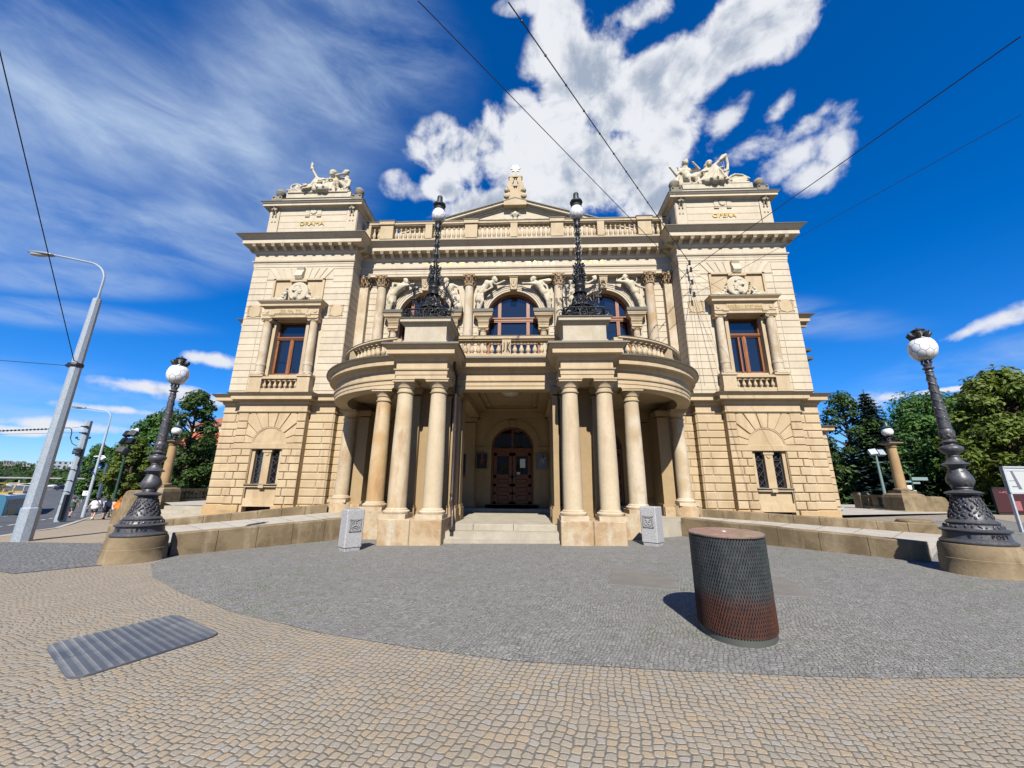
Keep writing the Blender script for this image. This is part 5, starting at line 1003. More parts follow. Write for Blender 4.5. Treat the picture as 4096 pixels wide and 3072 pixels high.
def slab(name, poly, zf, m, dz=.0, step=1.0, kind='structure', **k):
    bm = bmesh.new(); vs = [bm.verts.new((x, y, 0)) for x, y in poly]; bm.faces.new(vs)
    xs = [p[0] for p in poly]; ys = [p[1] for p in poly]
    def cuts(lo, hi, st):
        c = lo+st
        while c < hi: yield c; c += st
    for c in cuts(min(xs), max(xs), step): bmesh.ops.bisect_plane(bm, geom=bm.verts[:]+bm.edges[:]+bm.faces[:], plane_co=(c, 0, 0), plane_no=(1, 0, 0))
    for c in cuts(min(ys), max(ys), step): bmesh.ops.bisect_plane(bm, geom=bm.verts[:]+bm.edges[:]+bm.faces[:], plane_co=(0, c, 0), plane_no=(0, 1, 0))
    bmesh.ops.triangulate(bm, faces=[f for f in bm.faces if len(f.verts) > 4])
    for v in bm.verts: v.co.z = zf(v.co.x, v.co.y)+dz
    bmesh.ops.recalc_face_normals(bm, faces=bm.faces)
    for f in bm.faces:
        if f.normal.z < 0: f.normal_flip()
    me = bpy.data.meshes.new(name); bm.to_mesh(me); bm.free(); return link(name, me, m, None, kind=kind, **k)
M_SLAB = stone('pale_paving_slabs', (.46, .43, .37), (.40, .36, .30), (.30, .27, .21), big=1.2, fine=18, bmp=.4)
def ramp(pl, z4, name):
    m_ = MB(); (a, b_, c, d) = pl; n = 7
    for k in range(n):
        t0, t1 = k/n+.004, (k+1)/n-.004; q = [Vector(a).lerp(Vector(d), t0), Vector(b_).lerp(Vector(c), t0), Vector(b_).lerp(Vector(c), t1), Vector(a).lerp(Vector(d), t1)]
        zs = [z4[0]+(z4[1]-z4[0])*t0]*2+[z4[0]+(z4[1]-z4[0])*t1]*2
        m_.loft([[Vector((p.x, p.y, z-h)) for p, z in zip(q, zs)] for h in (.5, 0)])
    link(name, m_.mesh(name), M_SLAB, None, kind='structure')
ramp([(-5.0, 13.3), (-7.7, 16.8), (-13.1, 13.1), (-8.2, 9.8)], (.50, .10), 'ramp_path')
ramp([(5.8, 13.9), (7.8, 16.8), (13.9, 13.4), (9.5, 9.4)], (.50, .27), 'ramp_path')
# ================================================================== ground
S = [(-4.0, 60), (-400, 60)]
slab('ground', [(-900, -400), (900, -400), (900, 1100), (-900, 1100)], lambda x, y: gz(x, y)-.4, M_GROUND, step=25)
slab('plaza_paving', [(-12.4, -9), (40, -9), (40, 24), (-12.4, 24)], gz, M_WARM, step=1.6)
AP = [(-7.6, 9.2), (-7.5, 8.84), (-6.2, 7.55), (-4.7, 6.5), (-3.18, 5.58), (-1.53, 4.83), (-.37, 4.45), (.62, 4.19), (1.85, 4.05), (3.0, 3.97), (3.75, 3.94), (5, 3.99), (7, 4.25), (9.5, 4.9), (12, 6.2), (14.5, 8.5), (30, 10), (30, 20.2), (15, 19.5), (9, 19), (-9, 19), (-12, 12.4)]
slab('grey_cobble_apron', AP, gz, M_GREY, dz=.005, step=1.6)
slab('sandy_pavement', [(-12.4, -9), (-12.4, 24), (-15.5, 24), (-24, 60), (-62, 60), (-42, 38.5), (-24.7, 21.3), (-20.5, 16.5), (-18.3, 14.2), (-17.0, 12), (-16.5, -9)], gz, M_SAND, dz=.003, step=2)
slab('grey_setts_strip', [(-17.0, 12.6), (-16.8, 11.7), (-9.8, 7.6), (-8.6, 8.6), (-8.8, 10.4), (-12.5, 12.4), (-14.8, 13.2)][::-1] if False else [(-16.7, 10.2), (-12.6, 9.0), (-9.2, 7.75), (-8.3, 8.7), (-8.7, 10.3), (-12.1, 11.9), (-16.8, 12.3)], gz, M_BAND, dz=.010, step=1.5)
# road with kerb
kerb = [(-16.6, -9), (-17.2, 12), (-18.5, 14.2), (-20.7, 16.5), (-24.9, 21.3), (-42.2, 38.5), (-62.4, 60)]
slab('road', [(-16.75, -9), (-17.35, 12), (-18.65, 14.2), (-20.85, 16.5), (-25.05, 21.3), (-42.35, 38.5), (-62.5, 60), (-110, 112), (-190, 190), (-270, 190), (-270, -9)], lambda x, y: gz(x, y)-.05, M_ROAD, step=5)
m_ = MB(); rings = []
for i, (x, y) in enumerate(kerb):
    a = Vector(kerb[max(i-1, 0)]); c = Vector(kerb[min(i+1, len(kerb)-1)]); d = (c-a).normalized(); n_ = Vector((-d.y, d.x)); z = gz(x, y)
    rings.append([(x+n_.x*o_, y+n_.y*o_, z+h) for o_, h in ((-.12, -.2), (-.12, .008), (.14, .008), (.16, -.02), (.16, -.2))])
m_.loft(rings); link('kerb', m_.mesh('kerb'), M_SLAB, None, kind='structure')
def stripe(p, q, w_, name='road_marking', n=1, gap=.5):
    p, q = Vector(p), Vector(q); d = (q-p)/n; u = d.normalized(); v = Vector((-u.y, u.x))*w_/2; m_ = MB()
    for k in range(n):
        a = p+d*k; e = a+d*(1-gap if n > 1 else 1); ps = [a+v, a-v, e-v, e+v]; m_.add([(t.x, t.y, gz(t.x, t.y)-.038) for t in ps], [(0, 1, 2, 3)])
    link(name, m_.mesh(name), M_LINE, None, kind='structure')
stripe((-19.2, 11), (-64.5, 59), .14, n=22, gap=.45); stripe((-23, 11), (-75, 62), .14, n=20, gap=.5); stripe((-29, 13), (-88, 66), .2); stripe((-120, 100), (-170, 165), .25, n=12); stripe((-132, 95), (-190, 165), .25, n=12)
slab('traffic_island', [(-36, 17.2), (-80, 56.5), (-92, 62), (-70, 46), (-48, 25)][::-1], lambda x, y: gz(x, y)+.06, M_SAND, step=4)
slab('terrace', [(15.0, 20.6), (26.5, 24.5), (30, 36), (15, 36)], lambda x, y: .36, M_SLAB, step=3)
slab('terrace', [(-14.5, 22.3), (-19.6, 22.3), (-23.2, 25.6), (-26, 38), (-14, 38)][::-1], lambda x, y: .42, M_SLAB, step=3)
slab('park_lawn', [(28, 26), (120, 20), (120, 120), (15, 120), (15, 34), (30, 34)], lambda x, y: gz(x, y)+.05, M_GRASS, step=8)
slab('sandy_path', [(22, 18.5), (60, 14), (60, 20), (29, 25.5), (24.5, 22.5)], gz, M_SAND, dz=.014, step=3)
slab('park_lawn', [(-15, 38), (-26, 38), (-62, 61), (-50, 110), (-15, 110)][::-1], lambda x, y: gz(x, y)+.04, M_GRASS, step=8)
# ================================================================== big cast-iron lamps
def globe(parent, z, r, sz=1.0, name='globe'):
    m_ = MB(); m_.lathe([(sin(pi*i/16), -cos(pi*i/16)) for i in range(2, 15)], (0, 0, 0), 28); o = obj(name, m_, M_GLOBE, parent, 60); o.location = (0, 0, z); o.scale = (r, r, r*sz); return o
def leaves(g, r0, r1, z0, z1, n, rows, seed, sz=1., th=.012):
    """raised acanthus-like leaves scattered on a drum"""
    rr = random.Random(seed)
    for j in range(rows):
        for k in range(n):
            t = (j+.5+rr.uniform(-.2, .2))/rows; z = z0+(z1-z0)*t; r = r0+(r1-r0)*t; a = 2*pi*(k+.5*(j % 2)+rr.uniform(-.2, .2))/n
            M = Matrix.Rotation(a, 3, 'Z') @ Matrix.Rotation(rr.uniform(-.9, .9), 3, 'X'); g.ell((r*cos(a), r*sin(a), z), (th, .020*sz, .045*sz), M, 6, 5)
def big_lamp(x, y, zb, label, words, rz):
    L = thing('ornate_lamp_post', label, 'street lamp', (x, y, zb), 0, 'tall ornate cast-iron lamps at the ends of the ramps')
    g = MB(); g.lathe([(.60, -.3), (.60, .0), (.585, .02), (.575, .26), (.575, .28), (.565, .29), (.555, .46), (.53, .53), (.44, .55), (0, .55)], (0, 0, 0), 40); obj('stone_base', g, S_RAMP, L, 40)
    z = .55; g = MB(); P = [(.505, 0), (.51, .025), (.485, .05), (.455, .075), (.455, .085), (.445, .09), (.43, .19), (.445, .20), (.475, .215), (.48, .235), (.44, .25), (.40, .265)]
    g.lathe([(r, z+h) for r, h in P]+[(0, z+.265)], (0, 0, 0), 44); obj('inscribed_ring', g, M_IRON, L, 40)
    g = MB(); g.lathe([(r, z+h) for r, h in [(.39, .26), (.375, .30), (.34, .335), (.355, .345), (.36, .37), (.34, .39), (.30, .42), (.265, .50), (.225, .62), (.195, .74), (.185, .82), (.20, .835), (.19, .85)]], (0, 0, 0), 40)
    leaves(g, .40, .36, z+.27, z+.325, 26, 1, 1, .9, .02); leaves(g, .30, .19, z+.43, z+.80, 15, 7, 2, 1.0, .016); obj('flared_trunk', g, M_IRON, L, 50)
    g = MB(); g.lathe([(r, z+h) for r, h in [(.16, .84), (.20, .87), (.25, .895), (.26, .91), (.24, .93), (.17, .95), (.135, .965), (.13, .985), (.15, 1.0), (.14, 1.02)]], (0, 0, 0), 40, mod=lambda a, zz: 1+(.05*abs(sin(9*a)) if .87 < zz-z < .92 else 0))
    g.lathe([(r, z+h) for r, h in [(.13, 1.01), (.155, 1.04), (.185, 1.09), (.20, 1.14), (.19, 1.20), (.155, 1.28), (.125, 1.34), (.115, 1.37), (.13, 1.385), (.125, 1.40), (.13, 1.42), (.19, 1.44), (.205, 1.455), (.19, 1.47), (.14, 1.50), (.115, 1.54), (.10, 1.57)]], (0, 0, 0), 36); leaves(g, .185, .13, z+1.07, z+1.32, 9, 3, 5, 1.2, .014); obj('leafy_bulb', g, M_IRON, L, 50)
    g = MB(); g.lathe([(r, z+h) for r, h in [(.10, 1.56), (.085, 1.59), (.095, 1.61), (.08, 1.63), (.09, 1.65), (.14, 1.70), (.168, 1.75), (.165, 1.79), (.13, 1.82), (.10, 1.84)]], (0, 0, 0), 40, mod=lambda a, zz: 1+(.07*abs(sin(8*a)) if 1.66 < zz-z < 1.81 else 0))
    g.lathe([(r, z+h) for r, h in [(.095, 1.83), (.085, 1.86), (.12, 1.885), (.13, 1.90), (.10, 1.92), (.085, 1.945), (.10, 1.98), (.118, 2.06), (.11, 2.13), (.095, 2.16), (.105, 2.18), (.10, 2.21)]], (0, 0, 0), 32); leaves(g, .105, .112, z+1.97, z+2.12, 9, 2, 6, 1.0, .014); obj('fluted_cup', g, M_IRON, L, 50)
    g = MB(); g.lathe([(.095, z+2.2), (.088, z+2.5), (.072, z+2.95), (.060, z+3.36), (.055, z+3.40)], (0, 0, 0), 24)
    rr = random.Random(9)
    for j in range(26):
        a = j*2.4; zz = z+2.25+j*.043; r = .092-.034*j/26; M = Matrix.Rotation(a, 3, 'Z') @ Matrix.Rotation(.8, 3, 'X'); g.ell((r*cos(a), r*sin(a), zz), (.013, .018, .062), M, 6, 5)
        a += pi; g.ell((r*cos(a), r*sin(a), zz), (.012, .015, .05), Matrix.Rotation(a, 3, 'Z') @ Matrix.Rotation(-.7, 3, 'X'), 6, 5)
    g.lathe([(r, z+h) for r, h in [(.06, 3.36), (.072, 3.38), (.06, 3.40), (.06, 3.43), (.095, 3.45), (.095, 3.465), (.062, 3.48), (.06, 3.51), (.075, 3.53), (.07, 3.56)]], (0, 0, 0), 24); obj('twisted_shaft', g, M_IRON, L, 50)
    g = MB(); g.lathe([(.03, z+3.54), (.03, z+3.66)], (0, 0, 0), 10)
    for k in range(6): a = 2*pi*k/6; g.tube([(.05*cos(a), .05*sin(a), z+3.54), (.085*cos(a), .085*sin(a), z+3.58), (.07*cos(a), .07*sin(a), z+3.62), (.11*cos(a), .11*sin(a), z+3.67)], .014, 6)
    g.lathe([(.10, z+3.66), (.125, z+3.67), (.13, z+3.70), (.10, z+3.69)], (0, 0, 0), 24); obj('globe_holder', g, M_IRON, L, 50)
    globe(L, z+3.90, .235, 1.2)
    g = MB(); g.lathe([(r, z+h) for r, h in [(.17, 4.06), (.175, 4.08), (.16, 4.11), (.12, 4.14), (.10, 4.16), (.095, 4.30), (.115, 4.31), (.115, 4.325), (.08, 4.35), (.02, 4.37), (.015, 4.40), (0, 4.40)]], (0, 0, 0), 28)
    for k in range(7):
        a = 2*pi*k/7+.3; g.tube([(.11*cos(a), .11*sin(a), z+4.12), (.14*cos(a), .14*sin(a), z+4.19), (.19*cos(a), .19*sin(a), z+4.25), (.205*cos(a), .205*sin(a), z+4.24)], [.035, .045, .03, .015], 7)
    obj('leaf_crown', g, mat('dark_crown_iron', (.035, .035, .036), .55, .3), L, 50)
    ms = []
    for i, ch in enumerate(words):
        if ch == ' ': continue
        a = rz+(i-(len(words)-1)/2)*.165; r = .442
        ms.append(text_mesh(ch, .095, .014, lambda u, zz, d, a=a: (r*sin(a)+u*cos(a)+d*sin(a), -r*cos(a)+u*sin(a)-d*cos(a), zz), 0, z+.105, -.005))
    link('raised_lettering', merge(ms, 'raised_lettering'), M_LETTER, L); return L
big_lamp(-8.30, 9.22, -.10, 'tall cast-iron lamp lettered O LETA on a stone drum at the left ramp', 'O · LETA', .40)
big_lamp(9.30, 8.18, .10, 'tall cast-iron lamp lettered S POST on a stone drum at the right ramp', 'S · POST', -.40)
# ================================================================== wrought-iron lamps on the porch pedestals
def spiral(c, r, turns, u, w_, n=18, a0=0., s=1):
    c, u, w_ = Vector(c), Vector(u), Vector(w_); return [c+(u*cos(a0+s*turns*2*pi*i/n)+w_*sin(a0+s*turns*2*pi*i/n))*r*(1-.85*i/n) for i in range(n+1)]
def iron_lamp(x, label):
    L = thing('wrought_iron_lamp', label, 'lamp', (x, 12.62, 7.10), 0, 'black wrought-iron lamps over the porch')
    Z = Vector((0, 0, 1))
    g = MB(); h = .67; n0 = set(bpy.data.objects)
    for q in range(4):
        R_ = Matrix.Rotation(q*pi/2, 3, 'Z'); f = lambda X, Y, zz: R_ @ Vector((X, Y, zz*1.4)); U = R_ @ Vector((1, 0, 0))
        for z, r in ((.02, .02), (.10, .010), (.14, .010), (.27, .022)): g.tube([f(-h, -h, z), f(h, -h, z)], r, 5)
        g.tube([f(.13*cos(a*pi/10), -h-.02, .145+.13*sin(a*pi/10)) for a in range(21)], .018, 6); g.tube([f(.075*cos(a*pi/8), -h-.02, .145+.075*sin(a*pi/8)) for a in range(17)], .012, 5); g.tube([f(-.03, -h-.02, .10), f(-.03, -h-.02, .19), f(.03, -h-.02, .19), f(.03, -h-.02, .145), f(-.03, -h-.02, .145)], .012, 5)
        for s in (-1, 1):
            g.tube(spiral(f(s*.47, -h-.02, .145), .16, 1.6, U*s, Z), .014, 5); g.tube([f(s*.2, -h, .02), f(s*.28, -h, .27)], .01, 5); g.tube(spiral(f(s*.76, -h, .12), .15, 1.5, U*s, Z), .016, 5)
            g.tube([f(s*.16, -h, .12), f(s*.34, -h, .12)], .02, 5)
    fence_ = obj('scrolled_fence', g, M_BLACK, L)
    g = MB(); g.lathe([(.46, -.32), (.36, -.1), (.30, .05), (.25, .22), (.19, .45), (.165, .66), (.16, .84), (.175, .86), (.175, .90), (.155, .92)], (0, 0, 0), 16)
    for q in range(8):
        a = q*pi/4+pi/8; U = Vector((-sin(a), cos(a), 0)); N = Vector((cos(a), sin(a), 0)); sc_ = 1.12 if q % 2 else 1
        g.tube([N*.62-Z*.05, N*.46+Z*.2, N*.33+Z*.42, N*.24+Z*.62, N*.205+Z*.86], [.024, .022, .02, .018, .016], 5)
        for s in (-1, 1):
            g.tube(spiral(N*.48+U*s*.14+Z*.10, .13, 1.4, U*s, Z), .018, 5); g.tube(spiral(N*.37+U*s*.10+Z*.36, .10, 1.4, U*s, Z), .016, 5); g.tube(spiral(N*.25+U*s*.06+Z*.66, .075, 1.4, U*s, Z*-1), .014, 5); g.tube([N*.46+U*s*.16+Z*.25, N*.34+U*s*.03+Z*.44, N*.26+U*s*.09+Z*.60, N*.22+Z*.8], .014, 5)
            g.ell(N*.36+U*s*.06+Z*.32, (.05, .05, .06), None, 6, 4)
    for z in (.24, .86): g.lathe([(.24 if z > .5 else .5, z), (.26 if z > .5 else .52, z+.02), (.24 if z > .5 else .5, z+.04)], (0, 0, 0), 16)
    obj('openwork_cone', g, M_BLACK, L, 50)
    g = MB(); g.lathe([(.17, .9), (.155, 1.0), (.16, 1.12), (.20, 1.16), (.205, 1.20), (.17, 1.24), (.18, 1.30), (.20, 1.34), (.13, 1.42), (.09, 1.55), (.11, 1.6), (.09, 1.66), (.08, 2.0), (.10, 2.05), (.075, 2.12)], (0, 0, 0), 18)
    rr = random.Random(3)
    for q in range(8):
        a = q*pi/4; U = Vector((-sin(a), cos(a), 0)); N = Vector((cos(a), sin(a), 0))
        g.tube([N*.165+Z*.92, N*.17+U*.05+Z*1.02, N*.165+Z*1.12], .012, 5); g.tube([N*.165+Z*.92, N*.17-U*.05+Z*1.02, N*.165+Z*1.12], .012, 5)
        for z, r, k in ((1.42, .17, .085), (1.60, .17, .085), (1.80, .13, .07), (2.0, .15, .085), (1.5, .22, .06)):
            g.tube(spiral(N*r+Z*z, k, 1.4, N, Z if q % 2 else Z*-1), .017, 5); g.ell(N*(r+.05)+Z*(z+.05), (.035, .035, .045), None, 6, 4)
        g.tube([N*.12+Z*1.3, N*.27+Z*1.5, N*.24+Z*1.7, N*.12+Z*1.85, N*.18+Z*2.05], .018, 5)
    obj('scrolled_knot', g, M_BLACK, L, 50)
    g = MB(); pr = []
    for z, r in ((2.1, .075), (2.5, .06), (2.55, .10), (2.62, .10), (2.66, .065), (2.9, .055), (2.95, .085), (3.05, .085), (3.1, .055), (3.3, .05), (3.34, .08), (3.42, .08), (3.46, .05), (3.62, .05), (3.68, .09), (3.80, .11), (3.88, .085), (3.95, .12), (3.98, .13), (4.0, .1)): pr.append((r, z))
    g.lathe(pr, (0, 0, 0), 14)
    for z in (2.3, 2.58, 2.8, 3.0, 3.2, 3.38, 3.55, 3.74):
        for q in range(6): a = q*pi/3+z*2; N = Vector((cos(a), sin(a), 0)); k = .10 if z < 3.6 else .13; g.ell(N*k+Z*z, (.025, .025, .035), None, 6, 4); g.tube([N*.05+Z*(z-.1), N*(k+.025)+Z*(z-.02), N*(k)+Z*(z+.05)], .011, 4)
        if z > 3.7:
            for q in range(6): a = q*pi/3; N = Vector((cos(a), sin(a), 0)); g.tube(spiral(N*.13+Z*3.72, .06, 1.3, N, Z), .013, 5)
    obj('knotted_shaft', g, M_BLACK, L, 50)
    globe(L, 4.32, .265, 1.22)
    g = MB(); g.lathe([(.20, 4.55), (.215, 4.57), (.18, 4.66), (.16, 4.70), (.23, 4.74), (.245, 4.78), (.23, 4.83), (.15, 4.87), (.11, 4.90), (.105, 5.18), (.08, 5.21), (0, 5.22)], (0, 0, 0), 24); obj('chimney_cap', g, iron('green_black_iron', (.022, .03, .03), .5, .2), L, 50)
    for sx_, sy_ in ((-1, -1), (1, -1), (-1, 1), (1, 1)):       # little branching sprays at the corners
        g = MB(); bx, by = sx_*.56, sy_*.5; rr = random.Random(int(sx_*3+sy_+x))
        g.tube([(bx, by, .25), (bx, by, .55), (bx+sx_*.03, by, .95), (bx+sx_*.02, by, 1.18)], [.04, .03, .022, .008], 6)
        for k in range(3): g.ell((bx+(k-1)*.07, by-.02, .5), (.035, .035, .04), None, 6, 4)
        for k in range(11):
            a = rr.uniform(0, 2*pi); z = rr.uniform(.5, .95); q = rr.uniform(.12, .26); e = Vector((bx+q*cos(a), by+q*sin(a)*.7, z+rr.uniform(.1, .25)))
            g.tube([(bx, by, z-.1), Vector((bx, by, z)).lerp(e, .6)+Vector((0, 0, -.03)), e], .012, 4); g.tube(spiral(e+Vector((.0, 0, .03)), .055, 1.3, (cos(a), sin(a)*.7, 0), (0, 0, 1), 12), .011, 4); g.ell(e+Vector((.03*cos(a), 0, -.02)), .022, n=6, m=4)
        obj('candelabra_spray', g, M_BLACK, L)
    for o in kids(L):
        if o is not fence_: o.location.z += .335
iron_lamp(-2.66, 'black wrought-iron lamp with egg-shaped globe on the pedestal left of the balcony centre')
iron_lamp(2.66, 'black wrought-iron lamp with egg-shaped globe on the pedestal right of the balcony centre')
# ================================================================== plaza furniture
def granite_post(x, y, rz, label, face, m2):
    L = thing('granite_post', label, 'stone post', (x, y, gz(x, y)), rz, 'granite posts either side of the porch')
    w1, h = .29, 1.04; g = MB(); prof = [(-.21, -.22), (.21, -.22), (.23, -.20), (.23, .20), (.20, .22), (-.20, .22), (-.23, .20), (-.23, -.20)]
    rings = [[(px_*k, py_*k, z) for px_, py_ in prof] for z, k in ((.0, .88), (.085, .92), (.10, 1), (h-.03, 1), (h, .96))]; g.loft(rings); g.lathe([(0, h+.002), (.16, h+.002), (.17, h+.012), (.12, h+.006), (0, h+.004)], (0, .02, 0), 20) if face == 0 else None
    o = obj('body', g, m2, L)
    F = lambda u, z, d: (u, -.22-d, z); k = MB(); c = .64; q = .155
    for a in ((-q, q, c-q, c-q+.03), (-q, q, c+q-.03, c+q), (-q, -q+.03, c-q, c+q), (q-.03, q, c-q, c+q)): k.fbox(F, *a, -.01, .022)
    k.tube([F(.115*cos(a*pi/12), c+.115*sin(a*pi/12), .01) for a in range(25)], .011, 5)
    if face == 0:
        for a in (90, 210, 330): k.cap_(F(0, c, .01), F(.10*cos(radians(a)), c+.10*sin(radians(a)), .01), .018, .012, 6); k.tube([F(.07*cos(radians(a+t)), c+.07*sin(radians(a+t)), .01) for t in (18, 40, 60, 80, 102)], .011, 5)
    else:
        for s in (-1, 1): k.tube([F(s*.03, c+.02, .01), F(s*.07, c+.055, .01)], .011, 5); k.tube([F(s*.02, c-.01, .01), F(s*.07, c-.01, .01)], .01, 5)
        k.tube([F(-.035, c-.075, .01), F(0, c-.04, .01), F(.035, c-.075, .01)], .012, 5); k.cap_(F(0, c+.12, .01), F(.03, c+.14, .01), .02, .01, 5)
    obj('carved_roundel', k, mat('carved_granite', (.27, .27, .26) if face == 0 else (.36, .36, .34), .8), L)
granite_post(-3.93, 10.72, .80, 'pale granite post carved with a three-armed roundel, left of the porch steps', 0, M_GRAN)
granite_post(4.28, 11.72, -.72, 'speckled granite post carved with a face-like roundel, right of the porch steps', 1, M_GRAN)
# oval container wrapped in expanded metal
cn = thing('mesh_container', 'oval waist-high container wrapped in rusting expanded metal mesh, on the grey cobbles', 'container', (3.16, 5.07, gz(3.1, 5.0)), radians(68))
A1, B1, HT = .545, .395, 1.04
def oval(t, k=1.): return Vector((A1*k*cos(t), B1*k*sin(t), 0))
def rustmat():
    m = mat('painted_mesh_rusting_below', (.1, .12, .13), .6, .3); t, b = nodes(m); p = pos(t); s = t.new('ShaderNodeSeparateXYZ'); t.put(s.inputs[0], p)
    n = t.noise(p, 5, 5, .65).outputs[0]; z = t.math('ADD', s.outputs[2], t.math('MULTIPLY', t.math('SUBTRACT', n, .5), .35))
    r = t.ramp(z, .62, .34, 0, 1); k = t.mix(t.ramp(t.noise(p, 14, 4, .6).outputs[0], .3, .7), (.055, .068, .072), (.10, .115, .12)); ru = t.mix(t.ramp(t.noise(p, 11, 5, .7).outputs[0], .35, .7), (.10, .03, .014), (.05, .018, .012))
    k = t.mix(r, k, ru); t.put(b.inputs['Base Color'], k); t.put(b.inputs['Metallic'], t.ramp(r, 0, 1, .35, .05)); t.put(b.inputs['Roughness'], t.ramp(r, 0, 1, .48, .9)); return m
M_RUST = rustmat()
g = MB(); NA, NR = 90, 24; dz = (HT-.09)/NR; th = 2*pi/NA
for j in range(NR+1):
    z = .07+dz*j
    for i in range(NA):
        t0 = (i+.5*(j % 2))*th; c = oval(t0); n_ = Vector((cos(t0)/A1, sin(t0)/B1, 0)).normalized(); u_ = Vector((-n_.y, n_.x, 0))
        w_ = (oval(t0+th/2)-oval(t0-th/2)).length/2
        for s in (-1, 1):                                     # two slanted strands from a bond, tilted outwards
            a0 = c+n_*.004+Vector((0, 0, z)); a1 = c+u_*s*w_+n_*.004+Vector((0, 0, z+dz))
            if z+dz > HT+.01: continue
            q = Vector((0, 0, .011))+n_*.007; h_ = u_*.0036; P = [a0-h_, a0+h_, a1+h_, a1-h_]
            g.add([*P, *[p+q for p in P]], [(0, 1, 2, 3), (4, 5, 6, 7), (0, 1, 5, 4), (2, 3, 7, 6), (0, 3, 7, 4), (1, 2, 6, 5)])
me = bpy.data.meshes.new('mesh_skin'); me.from_pydata(g.v, [], g.f); link('mesh_skin', me, M_RUST, cn)
g = MB(); NO = 72; rg = lambda k, z: [oval(2*pi*i/NO, k)+Vector((0, 0, z)) for i in range(NO)]
g.loft([rg(.955, .02), rg(.955, HT)]); obj('inner_drum', g, mat('dark_drum', (.018, .018, .02), .8), cn, 30)
g = MB(); g.loft([rg(.97, -.05), rg(.995, -.05), rg(.995, .07), rg(.97, .075)]); obj('base_band', g, mat('grey_green_band', (.07, .075, .065), .7), cn, 40)
def lidmat():
    m = mat('brown_wet_lid', (.24, .165, .13), .22, .2, .6); t, b = nodes(m); p = pos(t); n = t.noise(p, 3.2, 4, .6).outputs[0]
    k = t.mix(t.ramp(n, .45, .62), (.24, .17, .14), (.33, .17, .16)); k = t.mix(t.ramp(t.noise(p, 9, 5, .7).outputs[0], .55, .7), k, (.13, .09, .07)); t.put(b.inputs['Base Color'], k); t.put(b.inputs['Roughness'], t.ramp(n, .3, .7, .15, .5)); return m
g = MB(); g.loft([rg(1.03, HT), rg(1.035, HT+.012), rg(1.02, HT+.02)]); o = obj('lid', g, lidmat(), cn, 30); o.data['x'] = 1
g = MB(); g.ell((.02, .01, HT+.022), (.035, .025, .006)); obj('lid_button', g, M_WHITE, cn, 40)
# hatches in the paving
def hatch(pts, name, label, m, ridges=0, r=.12, h=.012, grp=None):
    P = [Vector((*p, gz(*p))) for p in pts]; c = sum(P, Vector())/4; poly = []
    for i in range(4):
        a, p, e = P[i-1], P[i], P[(i+1) % 4]; d0 = (a-p).normalized()*r; d1 = (e-p).normalized()*r
        for k in range(5): t = k/4; poly.append((p+d0)*(1-t)**2+p*2*t*(1-t)+(p+d1)*t*t)
    g = MB(); g.loft([[p+Vector((0, 0, -.05)) for p in poly], [p+Vector((0, 0, h)) for p in poly], [c+(p-c)*.985+Vector((0, 0, h+.006)) for p in poly]])
    if ridges:
        rows = 2; U0, U1 = P[1]-P[0], P[2]-P[3]
        for j in range(rows):
            for i in range(ridges):
                for k in range(26):
                    u = (i+.12+.76*0)/ridges; v0 = (j+.03)/rows; v1 = (j+.97)/rows; v = v0+(v1-v0)*(k+.5)/26; ua, ub = (i+.14)/ridges, (i+.58)/ridges
                    def Q(u, v, z): a = P[0].lerp(P[1], v); e = P[3].lerp(P[2], v); return a.lerp(e, u)+Vector((0, 0, h+.006+z))
                    if (ua < .05 or ub > .95) and (v < .06 or v > .94): continue
                    dv = (v1-v0)/26*.36; sk_ = .012; g.add([Q(ua, v-dv, 0), Q(ub, v-dv+sk_, 0), Q(ub, v+dv+sk_, .0), Q(ua, v+dv, 0), Q(ua+.005, v, .009), Q(ub-.005, v+sk_, .009)], [(0, 1, 5, 4), (3, 4, 5, 2), (0, 4, 3), (1, 2, 5), (0, 3, 2, 1)])
    me = g.mesh(name); return link(name, me, m, None, label, 'hatch cover', grp)
def plastic():
    m = mat('dark_blue_grey_ribbed_plastic', (.075, .082, .098), .5, 0, .4); t, b = nodes(m); p = pos(t); t.put(b.inputs['Base Color'], t.mix(t.ramp(t.noise(p, 1.3, 5, .65).outputs[0], .4, .7), (.062, .07, .088), (.13, .135, .14))); return m
hatch([(-4.28, 4.39), (-3.13, 3.66), (-2.66, 4.76), (-3.79, 5.42)], 'ribbed_ground_hatch', 'large dark blue-grey ribbed cover lying on the warm cobbles, bottom left', plastic(), 15, .16, .014)
M_HAT = stone('dusty_steel_hatch', (.20, .185, .16), (.165, .155, .14), rough=.6, big=2, fine=40, bmp=.3)
hatch([(2.12, 7.18), (3.15, 6.82), (3.42, 7.85), (2.47, 8.51)], 'steel_ground_hatch', 'flat grey steel cover in the grey cobbles, left of the mesh container', M_HAT, 0, .02, .004, 'flat steel covers in the grey cobbles')
hatch([(4.1, 6.54), (5.0, 6.46), (5.38, 7.74), (4.4, 7.9)], 'steel_ground_hatch', 'flat grey steel cover in the grey cobbles, right of the mesh container', M_HAT, 0, .02, .004, 'flat steel covers in the grey cobbles')
